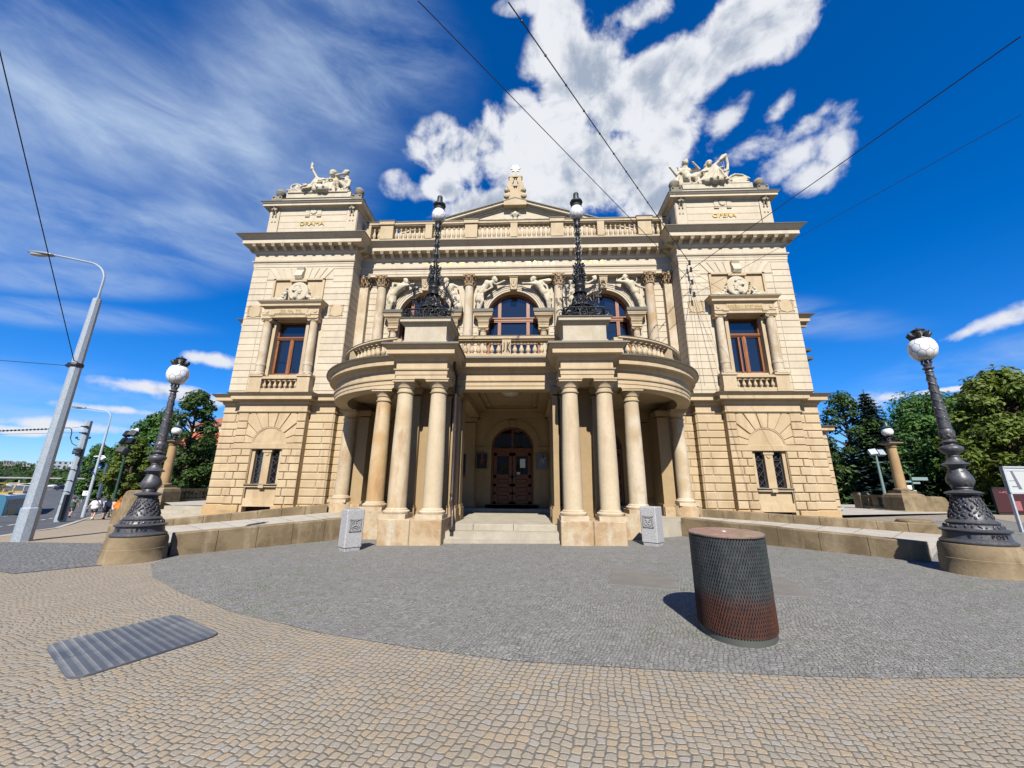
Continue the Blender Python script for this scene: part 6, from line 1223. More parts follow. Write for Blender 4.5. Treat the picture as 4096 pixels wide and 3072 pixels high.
# posters
def poster(x, y, z0, z1, x1, seed, label, bgc, blobs, words=None, band=None, wc=(.7, .7, .7), F=None):
    F = F or front(y); L = thing('poster', label, 'poster', (0, 0, 0), 0, 'framed posters in the porch'); g = MB(); w_ = .025
    for q in ((x, x+w_, z0, z1), (x1-w_, x1, z0, z1), (x, x1, z1-w_, z1), (x, x1, z0, z0+w_)): g.fbox(F, *q, 0, .05)
    obj('frame', g, mat('poster_frame', (.22, .17, .10), .5, .2), L); g = MB(); g.fbox(F, x+w_, x1-w_, z0+w_, z1-w_, 0, .03); obj('sheet', g, mat('poster_sheet_%d' % seed, bgc, .35), L)
    g = MB(); r = random.Random(seed); W_, H_ = x1-x, z1-z0
    for (u, v, s, col_) in blobs:
        k = MB(); cx_, cz_ = x+u*W_, z0+v*H_
        for (du, dv, a, c) in ((0, .10, .028, .035), (0, 0, .045, .075), (-.04, -.1, .018, .06), (.04, -.1, .018, .06), (.07, .02, .045, .014)):
            k.prism([(cx_+s*(du+a*cos(t*pi/5)), cz_+s*(dv+c*sin(t*pi/5))) for t in range(10)], F, .031, .034)
        obj('printed_figure', k, mat('print_%s' % '_'.join('%02d' % int(q*99) for q in col_), col_, .5), L)
    if band: k = MB(); k.fbox(F, x+w_, x1-w_, z0+band[0]*H_, z0+band[1]*H_, .030, .0325); obj('red_band', k, mat('poster_red', (.22, .015, .02), .5), L)
    if words: link('title', text_mesh(words[0], words[1], .002, F, x+words[2]*W_, z0+words[3]*H_, .036), mat('poster_lettering', wc, .5), L)
poster(-2.74, 18.2, 2.0, 3.1, -2.1, 1, 'large dark poster with red foot and crowded figures, leftmost in the central bay', (.018, .012, .022), [(.5, .78, 1.3, (.30, .25, .24)), (.3, .5, 1.2, (.14, .05, .12)), (.65, .5, 1.2, (.12, .04, .07)), (.5, .3, 1.2, (.10, .03, .03))], ('· · · · ·', .07, .5, .06), (.02, .16))
for o in kids(bpy.data.objects['poster']): o.location = (0, 0, 0)
g = MB(); F = front(18.2); g.box(-2.55, -2.2, 18.2, 19.3, .62, .66); 
poster(-1.78, 19.24, 2.45, 3.2, -1.22, 2, 'black poster with one figure in red, left of the central door', (.012, .012, .012), [(.5, .55, 1.3, (.25, .06, .05)), (.5, .85, .6, (.22, .20, .18))], ('· · · ·', .06, .3, .2))
poster(1.16, 19.24, 2.44, 3.21, 1.70, 3, 'pale blue-grey poster with a long-haired figure, right of the central door', (.12, .14, .20), [(.6, .62, 1.5, (.32, .33, .36)), (.4, .42, 1.2, (.22, .22, .26)), (.62, .78, .8, (.04, .03, .03))], ('· · · · ·', .07, .45, .25))
poster(6.25, 19.24, 2.03, 3.24, 7.02, 4, 'blue and red ballet poster reading PUSKACKA, behind the right curved columns', (.02, .022, .06), [(.3, .82, 1.0, (.30, .32, .45)), (.6, .84, 1.2, (.35, .36, .48)), (.85, .80, 1.0, (.28, .3, .42)), (.8, .5, 1.2, (.50, .28, .25)), (.5, .22, 1.2, (.35, .38, .5)), (.8, .22, 1.3, (.4, .4, .5))], ('·USKAČKA', .11, .34, .47), (.38, .62), (.7, .25, .25))
# ================================================================== overhead wires and their anchors on the right tower
def wire(p, q, sag, r, label, name='overhead_wire', n=14, knots=0):
    p, q = Vector(p), Vector(q); g = MB(); g.tube([p.lerp(q, i/n)-Vector((0, 0, sag*4*(i/n)*(1-i/n))) for i in range(n+1)], r, 5)
    for k in range(knots): t = (k+.5)/knots; c = p.lerp(q, t)-Vector((0, 0, sag*4*t*(1-t))); g.ell(c, r*2.4, n=6, m=4)
    return obj(name, g, mat('black_cable', (.012, .012, .014), .6), None, label=label, cat='cable', group='overhead cables')
def px3(u, v, dist): d = ray(u, v).normalized(); return Vector((CX, 0, EYE))+d*dist
K_ = 4096/2212
an = [(9.13, 17.9, 12.85), (9.16, 17.9, 12.45), (9.15, 17.9, 11.73), (9.17, 17.9, 11.04)]
for i, p in enumerate(an):
    a = thing('wire_anchor', ['topmost', 'second', 'third', 'lowest'][i]+' of four black insulator anchors in a column on the right tower', 'insulator', p, 0, 'wire anchors on the right tower'); g = MB(); g.tube([(0, .3, 0), (0, -.02, 0)], .02, 6); obj('bolt', g, M_BLACK, a); g = MB(); g.lathe([(.03, -.14), (.06, -.12), (.045, -.07), (.06, -.04), (.045, 0), (.06, .04), (.045, .08), (.06, .12), (.03, .14)], (0, 0, 0), 10); obj('insulator', g, M_BLACK, a)
wire(an[0], px3(1098*K_, 8, 13), .0, .016, 'cable from the top anchor on the right tower to the top edge', knots=14)
wire(an[2], px3(903*K_, 3, 13), .0, .012, 'thin cable from the third anchor up over the right porch lamp to the top edge')
wire(an[1], px3(2206*K_, 78*K_, 15), .0, .014, 'upper of two cables running from the right tower to the right edge')
wire(an[3], px3(2206*K_, 248*K_, 17), .0, .008, 'lower and thinner of two cables running from the right tower to the right edge')
for k, (a, e) in enumerate((((9.0, 17.95, 12.9), (9.12, 17.9, 6.3)), ((9.2, 17.95, 12.4), (10.2, 17.85, 6.1)), ((9.16, 17.9, 12.4), (10.9, 18.1, 11.2)), ((9.15, 17.9, 11.7), (8.6, 18.2, 9.2)))):
    wire(a, e, .02, .007, ['cable dropping straight down the inner edge of the right tower', 'slanting cable from the anchors down to the right tower string course', 'short cable from the second anchor down to the portrait medallion', 'short cable from the third anchor down into the loggia corner'][k])
# ================================================================== street lighting and poles on the left
def lamp_mast(x, y, H, arm, label, r0=.12, r1=.05, sides=8, m=None, armdir=(-1, 0), up=2.0, rr=.035, hl=1.0):
    m = m or M_POLE; z = gz(x, y); L = thing('street_light', label, 'street light', (x, y, z)); g = MB(); g.lathe([(r0*1.15, -.3), (r0*1.15, 1.0), (r0, 1.03), (r0*.62, H), (r1, H+.02)], (0, 0, 0), sides); g.lathe([(r1*1.35, H-.1), (r1*1.35, H+.05)], (0, 0, 0), sides); obj('pole', g, m, L, 20)
    d = Vector((*armdir, 0)).normalized(); pts = [Vector((0, 0, H)), Vector((0, 0, H+up*.45))]
    for k in range(1, 9): a = k/8*radians(80); pts.append(Vector((0, 0, H+up*.45))+d*(1-cos(a))*arm*.38+Vector((0, 0, sin(a)*up*.42)))
    e = pts[-1]+d*arm*.62+Vector((0, 0, up*.14)); pts.append(e); g = MB(); g.tube(pts, rr, 8); obj('arm', g, m, L, 40)
    g = MB(); a = e; M = Matrix.Rotation(atan2(d.y, d.x), 3, 'Z') @ Matrix.Rotation(-.08, 3, 'Y'); g.ell(a+d*.42*hl+Vector((0, 0, .02)), (.50*hl, .15*hl, .075*hl), M, 14, 8); hd = obj('lamp_head', g, mat('grey_lamp_head', (.30, .31, .32), .4, .2), L, 50)
    g = MB(); g.ell(a+d*.52*hl+Vector((0, 0, -.02)), (.34*hl, .12*hl, .075*hl), M, 12, 7); obj('lens', g, mat('frosted_lens', (.55, .55, .52), .2), hd, 50); return L
p1 = lamp_mast(-15.2, 12.36, 8.4, 2.15, 'tall pale grey octagonal street light with one curved arm, standing nearest at the left', .20, .05, 8, None, (-1, -.12), 1.75)
g = MB(); z_ = 5.82; g.lathe([(.17, z_-.07), (.185, z_), (.17, z_+.07)], (0, 0, 0), 8); g.tube([(-.35, -.05, z_), (.2, 0, z_)], .035, 6); g.box(-.25, -.12, -.1, .05, z_-.08, z_+.08); obj('cable_clamp', g, M_BLACK, p1)
top1 = Vector((-15.2, 12.36, gz(-15.2, 12.36)+5.82))
wire(top1+Vector((0, -.1, .1)), px3(-6, 100*K_, 17), .0, .013, 'cable rising from the nearest left pole to the upper left edge')
wire(top1+Vector((-.35, 0, 0)), px3(-8, 778*K_, 24), .0, .011, 'thin cable leaving the nearest left pole for the left edge')
# tram pole with its gear
x, y = -33.66, 28.58; z0 = gz(x, y); L = thing('tram_pole', 'grey pole with cables and switch gear, second pole from the left', 'pole', (x, y, z0))
g = MB(); g.lathe([(.33, -.5), (.33, .42), (.30, .44), (.21, 7.44), (0, 7.45)], (0, 0, 0), 8, a0=pi/8, a1=pi/8+2*pi); obj('pole', g, M_POLE, L, 20)
g = MB()
for k in range(3): g.tube([(.30+.03*k, -.12, .2), (.27+.03*k, -.1, 2.5), (.24+.03*k, -.1, 5.2)], .025, 5)
g.box(.16, .36, -.34, -.12, .1, 1.9); g.box(-.24, .30, -.33, -.05, 5.15, 5.24); g.box(-.2, .34, -.36, -.05, 4.85, 4.95)
for k in range(7): g.tube([(-.28+.09*k, -.28, 4.85), (-.24+.08*k, -.32, 5.1), (-.26+.09*k, -.26, 5.35)], .022, 5)
g.box(.22, .38, -.3, -.1, 4.7, 5.2); g.tube([(.3, -.2, 4.0), (.42, -.2, 4.9), (.46, -.2, 5.3)], .03, 5)
for s in (-1, 1): g.tube([(0, -.05, 5.95), (s*.38, -.1, 5.98), (s*.50, -.1, 6.1)], .03, 6); g.ell((s*.53, -.1, 6.12), .085, n=8, m=6)
for z in (6.45, 6.95): g.box(-.24, .22, -.28, -.12, z, z+.07)
for z in (1.2, 2.1, 2.9, 3.7): g.box(-.27, .27, -.27, -.2, z, z+.03)
obj('switch_gear', g, M_BLACK, L)
g = MB(); g.tube([(-.14, -.22, 5.45), (-.55, -.25, 5.65), (-.82, -.25, 6.04), (-.86, -.25, 6.5), (-.95, -.25, 6.75), (-1.15, -.25, 6.86), (-1.6, -.25, 6.85), (-2.05, -.25, 6.80)], .03, 6); obj('feeder_cable', g, M_BLACK, L)
tp = Vector((x, y, z0))
wire(tp+Vector((-2.03, -.25, 6.80)), px3(-10, 1724, 48), .0, .030, 'thick knotted feeder cable crossing the left edge behind the near pole', knots=16)
wire(tp+Vector((-.1, -.2, 6.50)), px3(-10, 1737, 48), .0, .012, 'thin wire just below the knotted feeder cable at the left edge')
wire(tp+Vector((-.1, -.2, 6.98)), tp+Vector((-1.0, -.25, 6.84)), .0, .012, 'short wire from the tram pole top to the feeder cable')
lamp_mast(-40.5, 36.0, 8.5, 2.6, 'slim galvanised street light with curved arm rising above the small trees', .13, .06, 10, M_POLE2, (-1, -.15), 1.75, .05, 1.5)
x, y = -55.2, 50; z0 = gz(x, y); L = thing('tram_pole', 'dark slim pole with white round lamp above the small trees', 'pole', (x, y, z0)); g = MB(); g.lathe([(.22, 0), (.16, 8.2)], (0, 0, 0), 8); obj('pole', g, mat('dark_blue_pole', (.05, .07, .11), .5), L, 20)
g = MB(); g.tube([(0, 0, 6.6), (-.6, -.2, 7.2), (-1.8, -.3, 7.1)], .07, 6); g.ell((-.6, -.3, 6.8), (.35, .3, .28)); obj('bracket_lamp', g, M_WHITE, L, 50)
wire((x, y, z0+7.4), tp+Vector((.1, 0, 3.3)), .3, .035, 'thick cable between the tram pole and the dark slim pole', knots=14)
# floodlight masts
def flood(x, y, H, label, m, n=6, s=1.0, dk=M_BLACK):
    L = thing('floodlight_mast', label, 'floodlight mast', (x, y, gz(x, y))); g = MB(); g.lathe([(.13*s, -.3), (.12*s, 1.2), (.075*s, H)], (0, 0, 0), 12); g.tube([(-.45*s, 0, H-.9*s), (.5*s, 0, H-.9*s)], .03, 5); g.tube([(-.45*s, 0, H), (.45*s, 0, H)], .03, 5); obj('mast', g, m, L, 40)
    for k in range(n):
        r = random.Random(k); fx, fz = [(-.35, .1), (.35, .05), (-.38, -.75), (.1, -.95), (-.15, .75), (.35, .8)][k]; g = MB(); q = .27*s; c = Vector((fx*s, -.15*s, H+fz*s-.1)); M = Matrix.Rotation(-.5, 3, 'X') @ Matrix.Rotation(.3*(k % 3-1), 3, 'Z')
        vs = [c+M @ Vector((a*q, b_*q*.6, e*q)) for e in (-1, 1) for b_ in (-1, 1) for a in (-1, 1)]; g.add(vs, [(0, 2, 3, 1), (4, 5, 7, 6), (0, 1, 5, 4), (2, 6, 7, 3), (0, 4, 6, 2), (1, 3, 7, 5)])
        for e in range(5): a_ = c+M @ Vector((-q*.8, -q*.65, (-.8+.4*e)*q)); b_ = c+M @ Vector((q*.8, -q*.65, (-.8+.4*e)*q)); g.tube([a_, b_], .02*s, 4)
        o = obj('floodlight', g, dk, L); g = MB(); a_ = c+M @ Vector((0, q*.1, q*1.05)); g.prism([(-q, 0), (q, 0), (q*.3, q*1.3), (-q*.3, q*1.3)], lambda u, z, d: tuple(a_+M @ Vector((u, -d, z))), 0, .02) if k > 3 else g.tube([c, c+Vector((0, .2*s, -.1))], .03, 4); obj('visor', g, M_POLE2 if k > 3 else dk, o)
flood(-37.1, 35.2, 6.9, 'dark green mast with a cluster of black floodlights before the large left tree', M_GREEN)
flood(30.0, 34.0, 4.35, 'thin pale green mast with two small floodlights in the right park', mat('pale_green_mast', (.16, .24, .23), .5), 2, .9, M_POLE2)
# ================================================================== stone columns carrying lamps, with their cheek walls and balustrades
def col_lamp(s, x, y, zg, label, zt):
    L = thing('column_lamp', label, 'column lamp', (x, y, 0), 0, 'stone columns carrying globe lamps at the terraces')
    g = MB()
    for k in range(4): pass
    g.loft([[(a*q, b_*q, z) for a, b_ in ((-1, -1), (1, -1), (1, 1), (-1, 1))] for q, z in ((.78, -1.3), (.78, zg+.25), (.70, zg+.3), (.70, zt-.25), (.66, zt-.08), (.55, zt), (.45, zt+.02))]); obj('pedestal', g, S_RAMP, L)
    g = MB(); g.box(-.46, .46, -.46, .46, zt, zt+.18); g.lathe([(.40, .18), (.41, .24), (.38, .28), (.33, .31)], (0, 0, zt), 20); obj('column_base', g, S_RAMP, L, 40)
    g = MB(); g.lathe([(.275, .3), (.275, .8), (.235, 2.86)], (0, 0, zt), 22); obj('shaft', g, stone('warm_shaft_stone', (.40, .27, .14), (.33, .21, .10), bmp=.4), L, 40)
    g = MB(); g.lathe([(.26, 2.84), (.29, 2.86), (.29, 2.9), (.27, 2.92), (.27, 2.98), (.36, 3.06)], (0, 0, zt), 20); g.loft([[(a*q, b_*q, zt+z) for a, b_ in ((-1, -1), (1, -1), (1, 1), (-1, 1))] for q, z in ((.33, 3.05), (.43, 3.10), (.43, 3.16))]); obj('capital', g, S_RAMP, L, 40)
    g = MB(); g.lathe([(.30, 3.16), (.26, 3.2), (.12, 3.3), (.10, 3.36), (.17, 3.42), (.10, 3.48), (.09, 3.52), (.18, 3.58)], (0, 0, zt), 16)
    for k in range(4): a = k*pi/2+.6; g.tube(spiral((.26*cos(a), .26*sin(a), zt+3.28), .12, 1.3, (cos(a), sin(a), 0), (0, 0, 1)), .03, 5)
    obj('lamp_foot', g, M_BLACK, L, 50); globe(L, zt+3.86, .30)
    g = MB(); g.lathe([(.17, 4.08), (.30, 4.12), (.30, 4.15), (.16, 4.22), (.12, 4.3), (.11, 4.42), (.04, 4.55), (0, 4.58)], (0, 0, zt), 18); obj('lamp_cap', g, M_GREEN, L, 50)
    g = MB(); r = [(.0, 0), (1.55, 0), (1.9, .10), (2.15, .3), (2.3, .62), (2.35, .75)]; zb = zg-.6; top_ = zt-.15
    prof = [(s*.6, zb), (s*.6, top_), (s*1.7, top_-.02), (s*1.9, top_-.10), (s*2.02, top_-.32), (s*2.15, zg+.35), (s*2.18, zg+.28), (s*2.42, zg+.26), (s*2.48, zg+.15), (s*2.48, zb)]
    g.prism(prof, lambda u, z, d: (u, -.1-d, z), -.7, .55, .05); g.box(s*.6, s*2.4, -.72, -.1, zb, zg+.22); obj('cheek_wall', g, S_RAMP, L); return L
col_lamp(1, 24.2, 26.0, .12, 'stone column topped by a small white globe lamp, standing before the park at the right', 1.40)
col_lamp(-1, -23.9, 26.0, -.35, 'stone column topped by a small white globe lamp, standing before trees at the left', 1.36)
def terrace_bal(x, y0, y1, z, label, piers):
    L = thing('terrace_balustrade', label, 'balustrade', (0, 0, 0), 0, 'brown stone balustrades of the terraces'); g = MB(); g.box(x-.2, x+.2, y0, y1, z, z+.16); obj('base', g, S_RAMP, L); g = MB(); g.box(x-.2, x+.2, y0, y1, z+.74, z+.84); g.box(x-.24, x+.24, y0, y1, z+.80, z+.88); obj('rail', g, S_RAMP, L)
    for yp in piers: g = MB(); g.box(x-.28, x+.28, yp-.3, yp+.3, z-.3, z+.80); g.loft([[(x+a*q, yp+b_*q, zz) for a, b_ in ((-1, -1), (1, -1), (1, 1), (-1, 1))] for q, zz in ((.34, z+.80), (.36, z+.9), (.3, z+1.0), (.15, z+1.06))]); obj('pier', g, S_RAMP, L)
    g = MB(); g.box(x-.13, x+.13, (y0+y1)/2-.25, (y0+y1)/2+.25, z, z+.76); obj('panel', g, S_RAMP, L)
    n = int((y1-y0)/.34)
    for k in range(n):
        yy = y0+(k+.5)*(y1-y0)/n
        if abs(yy-(y0+y1)/2) > .35 and all(abs(yy-q) > .4 for q in piers): baluster(L, .58, .12, (x, yy, z+.16), S_RAMP)
terrace_bal(24.1, 26.8, 28.9, .40, 'brown balustrade with end pier behind the right lamp column', [29.1])
terrace_bal(-24.0, 26.8, 34.0, .42, 'shaded brown balustrade between the left lamp column and the left tower', [34.3])
g = MB()
for k in range(5): g.box(-19.7, -14.4, 21.9-.36*(4-k), 22.6, -1.2, -.52+.188*(k+1))
L = obj('terrace_steps', g, S_FLR, None, label='flight of low pale stone steps beside the left tower', cat='steps')
g = MB(); g.lathe([(.62, -.2), (.62, .06), (.56, .12), (0, .13)], (0, 0, 0), 28); o = obj('stone_disc', g, S_RAMP, None, 40, label='flat round stone on the cobbles behind the end of the right rear parapet', cat='stone'); o.location = (18.1, 19.0, gz(18, 19))
g = MB(); g.ell((0, 0, .10), (.13, .07, .065), Matrix.Rotation(.25, 3, 'Y')); g.ell((.13, 0, .18), .035); g.cap_((.08, 0, .12), (.13, 0, .17), .04, .025); g.cap_((-.1, 0, .1), (-.22, 0, .06), .04, .02); g.cap_((.16, 0, .18), (.185, 0, .17), .012, .005)
for s in (-1, 1): g.cap_((.0, s*.02, .07), (.01, s*.02, 0), .010, .008)
me = fuse(g, 'pigeon', .009, 1); o = link('pigeon', me, mat('pigeon_grey', (.30, .32, .36), .7), None, 'grey pigeon standing on the right terrace', 'pigeon'); o.location = (19.2, 24.6, .36); o.scale = (1.3, 1.3, 1.3)
# ================================================================== trees
def leafblob(bm_v, bm_f, c, r, n, ls, rr, flat=.75):
    for _ in range(n):
        d = Vector((rr.gauss(0, 1), rr.gauss(0, 1), rr.gauss(0, 1))); d.normalize(); k = rr.random()**.45; p = Vector(c)+Vector((d.x*r, d.y*r, d.z*r*flat))*k
        nrm = (d+Vector((rr.uniform(-.7, .7), rr.uniform(-.7, .7), rr.uniform(.0, 1.2)))).normalized(); a = nrm.orthogonal().normalized(); b_ = nrm.cross(a); t = rr.uniform(0, 2*pi); u = a*cos(t)+b_*sin(t); v = nrm.cross(u); s = ls*rr.uniform(.6, 1.25)
        o = len(bm_v); bm_v += [p-u*s, p-v*s*.5+nrm*s*.12, p+u*s, p+v*s*.5+nrm*s*.12]; bm_f.append((o, o+1, o+2, o+3))
def tree(name, x, y, H, R, leaf, label, seed, trunk=.28, base=.3, nb=40, per=150, ls=.17, lean=0., cat='tree', group=None, z=None, shape=1.0, r0=.28, up=.55):
    rr = random.Random(seed); z0 = gz(x, y) if z is None else z; L = thing(name, label, cat, (x, y, z0), 0, group); g = MB(); H0 = H*base
    pts = [Vector((0, 0, -.4)), Vector((.05, 0, H0*.5)), Vector((rr.uniform(-.2, .2), rr.uniform(-.2, .2), H0)), Vector((rr.uniform(-.4, .4), rr.uniform(-.4, .4), H*.7)), Vector((lean, 0, H*.93))]
    rs = [trunk*1.35, trunk, trunk*.8, trunk*.4, .04]
    for a, b_, q, w_ in zip(pts, pts[1:], rs, rs[1:]): g.cap_(a, b_, q, w_, 9)
    V, Fc = [], []
    for k in range(nb):
        t = (k+.5)/nb; hz = H0*.75+(H-H0*.75)*t; prof = sin(pi*min(1, (t*.86+.10))**shape); rad = R*prof*rr.uniform(.45, 1.0); a = k*2.399+rr.uniform(-.4, .4)
        c = Vector((lean*t+rad*cos(a), rad*sin(a), hz-.15*rad)); st = Vector((lean*t*.5, 0, max(H0*.8, hz-rad*up))); m_ = st.lerp(c, .5)+Vector((0, 0, .15*rad)); g.tube([st, m_, c], [.09*trunk/.28, .06*trunk/.28, .02], 5)
        leafblob(V, Fc, c, R*r0*rr.uniform(.7, 1.25), per, ls, rr)
    obj('trunk', g, M_BARK, L, 60); me = bpy.data.meshes.new('crown'); me.from_pydata([tuple(v) for v in V], [], Fc); link('crown', me, leaf, L); return L
def spruce(x, y, H, R, label, seed, z=None):
    rr = random.Random(seed); z0 = gz(x, y) if z is None else z; L = thing('spruce_tree', label, 'tree', (x, y, z0)); g = MB(); g.lathe([(.28, -.4), (.2, H*.4), (.03, H)], (0, 0, 0), 9); V, Fc = [], []; k = 0; zz = 1.2
    while zz < H-.2:
        q = R*(1-zz/H)**.8; n = max(7, int(15*(1-zz/H)+6))
        for i in range(n):
            a = 2*pi*i/n+k*.7+rr.uniform(-.2, .2); l = q*rr.uniform(.75, 1.1); e = Vector((l*cos(a), l*sin(a), zz-.30*l)); st = Vector((0, 0, zz)); g.tube([st, st.lerp(e, .6)+Vector((0, 0, -.05*l)), e], [.05, .03, .01], 4)
            m = max(8, int(l*34))
            for j in range(m):
                t = (j+.6)/m; p = st.lerp(e, t)+Vector((rr.uniform(-.12, .12), rr.uniform(-.12, .12), -.08*rr.random())); w_ = .46*(1-t*.45); s_ = Vector((-sin(a), cos(a), 0))*(1 if j % 2 else -1); f = (Vector((cos(a), sin(a), -.25))*.7+s_+Vector((0, 0, rr.uniform(-.3, .15)))).normalized()*w_*rr.uniform(.7, 1.3); v = f.cross(Vector((0, 0, 1))).normalized()*.085; o = len(V); V += [p-v, p+v, p+f+v*.5, p+f-v*.5]; Fc.append((o, o+1, o+2, o+3))
        zz += .28; k += 1
    obj('trunk', g, M_BARK, L, 60); me = bpy.data.meshes.new('crown'); me.from_pydata([tuple(v) for v in V], [], Fc); link('crown', me, L_SPR, L)
GR = 'trees of the park at the right'
tree('broadleaf_tree', 31.3, 38, 10.3, 2.7, L_DK, 'dark narrow tree beside the right tower, behind the blue spruce', 21, base=.12, nb=46, per=170, ls=.15, group=GR)
spruce(32.8, 37, 10.6, 3.9, 'blue-green spruce with drooping layered branches in the right park', 22)
tree('broadleaf_tree', 42.5, 42, 10.9, 6.2, L_MID, 'broad fresh green tree in the middle of the right park', 23, base=.10, nb=80, per=210, ls=.20, group=GR, r0=.24)
tree('broadleaf_tree', 36.0, 36, 7.6, 4.2, L_MID, 'low spreading fresh green tree behind the right lamp column', 24, base=.10, nb=60, per=190, ls=.17, group=GR, r0=.24)
tree('broadleaf_tree', 37.4, 30.5, 10.2, 4.3, L_YEL, 'tall yellow-green tree right of the cast-iron lamp', 25, base=.16, nb=90, per=210, ls=.20, group=GR, r0=.22)
tree('broadleaf_tree', 33.6, 27.5, 6.0, 3.4, L_YEL, 'low yellow-green crown hanging behind the right cast-iron lamp', 26, base=.36, nb=60, per=190, ls=.17, group=GR, r0=.23)
tree('broadleaf_tree', 46.5, 34, 9.8, 4.8, L_YEL, 'yellow-green tree at the right edge of the photograph', 27, base=.12, nb=60, per=190, ls=.24, group=GR, r0=.25)
tree('broadleaf_tree', 49, 45, 11.5, 6.0, L_DK, 'dark tall tree at the back of the right park', 28, base=.10, nb=60, per=190, ls=.26, group=GR, r0=.26)
tree('broadleaf_tree', 60.0, 50, 12.0, 8, L_DK, 'dark tree at the back, near the right edge', 29, base=.08, nb=50, per=180, ls=.3, group=GR, r0=.28)
tree('hedge', 44.0, 47, 5.0, 8.0, L_DK, 'dark undergrowth beneath the trees of the right park', 30, base=.05, nb=60, per=150, ls=.28, cat='undergrowth', r0=.26)
tree('hedge', 33.0, 44, 5.0, 8.0, L_DK, 'dark undergrowth behind the spruce and the right balustrade', 36, base=.05, nb=60, per=150, ls=.28, cat='undergrowth', r0=.26)
tree('hedge', 57.0, 42, 4.5, 8.0, L_DK, 'dark undergrowth behind the red display board', 37, base=.05, nb=50, per=150, ls=.28, cat='undergrowth', r0=.26)
GL = 'trees at the left'
tree('broadleaf_tree', -42.1, 43.0, 10.9, 3.8, L_MID, 'large mid-green tree behind the left lamp column and the black floodlights', 31, base=.16, nb=95, per=210, ls=.20, group=GL, r0=.22)
tree('broadleaf_tree', -32.4, 36.5, 12.0, 2.9, L_DK, 'tall darker tree with an open crown beside the left tower', 32, base=.34, nb=44, per=190, ls=.18, group=GL, r0=.26)
tree('broadleaf_tree', -31.8, 38.0, 7.5, 3.2, L_DK, 'dark lower crown hanging before the pale house', 38, base=.3, nb=34, per=190, ls=.18, group=GL, r0=.28)
tree('broadleaf_tree', -39.9, 38.7, 7.6, 2.2, L_YEL, 'yellow-green bushy tree behind the walker in orange', 33, base=.22, nb=60, per=190, ls=.15, group=GL, r0=.25)
tree('small_street_tree', -61.0, 54.0, 9.1, 2.6, L_MID, 'small round street tree behind the walkers in white and grey', 34, trunk=.16, base=.30, nb=50, per=180, ls=.19, r0=.27)
tree('broadleaf_tree', -36, 46, 8.0, 5.0, L_DK, 'shaded tree filling the gap behind the left balustrade', 39, base=.08, nb=46, per=170, ls=.22, group=GL, r0=.26)
# ================================================================== people walking away on the left pavement
def person(x, y, rz, label, skin, parts, seed, h=1.72, arms=None, stride=.22):
    L = thing('person', label, 'person', (x, y, gz(x, y)), rz, 'people walking along the left pavement', h/1.72)
    s = stride; P = {'head': (0, 0, 1.60), 'face': (0, 1, -.05), 'neck': (0, -.01, 1.43), 'chest': (0, 0, 1.24), 'pelvis': (0, 0, .93), 'sl': (-.19, 0, 1.38), 'sr': (.19, 0, 1.38), 'el': (-.27, -.05, 1.12), 'hl': (-.26, .08, .88), 'er': (.27, .02, 1.12), 'hr': (.27, .12, .88), 'kl': (-.10, s*.55, .50), 'kr': (.10, -s*.2, .50), 'al': (-.10, s*.6, .09), 'ar': (.10, -s*1.2, .12), 'tl': (-.10, s*.6+.17, .04), 'tr': (.10, -s*1.2+.15, .05)}
    P.update(arms or {}); g = figure(P, .94, hair=0); body = link('body', fuse(g, 'body', .013, 2, .4), mat('skin_%d' % seed, skin, .6), L)
    V = {k: Vector(v) for k, v in P.items()}
    for nm, col_, caps, vx in parts:
        g = MB()
        for a, b_, r0, r1 in caps: f = lambda q: V[q] if isinstance(q, str) else Vector(q); g.cap_(f(a), f(b_), r0, r1, 12)
        link(nm, fuse(g, nm, vx, 2, .5), mat('cloth_'+nm+'_%d' % seed, col_, .85), L)
    return L
def shirt(w_=0.): return [('chest', (0, 0, 1.0), .19+w_, .18+w_), ((-.17, 0, 1.37), (.17, 0, 1.37), .10, .10), ('chest', 'neck', .17, .09), ('sl', (-.245, -.03, 1.2), .095, .085), ('sr', (.245, .01, 1.2), .095, .085), ((-.05, 0, .95), (.05, 0, .95), .18+w_, .18+w_)]
def shorts(z=.62): return [((-.06, 0, .93), (.06, 0, .93), .165, .165), ((-.09, 0, .88), (-.10, .09, z), .12, .105), ((.09, 0, .88), (.10, -.03, z), .12, .105)]
HAIR = lambda n=.125: [((0, -.025, 1.64), (0, -.03, 1.60), n, n-.01)]
SHOE = [('al', 'tl', .062, .055), ('ar', 'tr', .062, .055)]
face_a = radians(28)
person(-39.8, 34.3, face_a, 'person in dark green t-shirt and dark shorts walking beside the tram pole', (.42, .25, .17), [('shirt', (.045, .075, .055), shirt(), .018), ('shorts', (.03, .035, .05), shorts(), .018), ('hair', (.05, .035, .025), HAIR(), .015), ('shoes', (.10, .07, .06), SHOE, .014)], 1, 1.76, {'er': (.33, .0, 1.12), 'hr': (.42, .05, .88)}, .3)
person(-34.4, 31.4, face_a, 'person in white t-shirt and black shorts walking left of the one in grey', (.50, .31, .22), [('shirt', (.72, .73, .76), shirt(.03), .018), ('shorts', (.012, .012, .015), shorts(), .018), ('hair', (.06, .045, .035), HAIR(), .015), ('shoes', (.65, .65, .63), SHOE, .014)], 2, 1.72, {'el': (-.36, -.02, 1.12), 'hl': (-.46, .06, .9)})
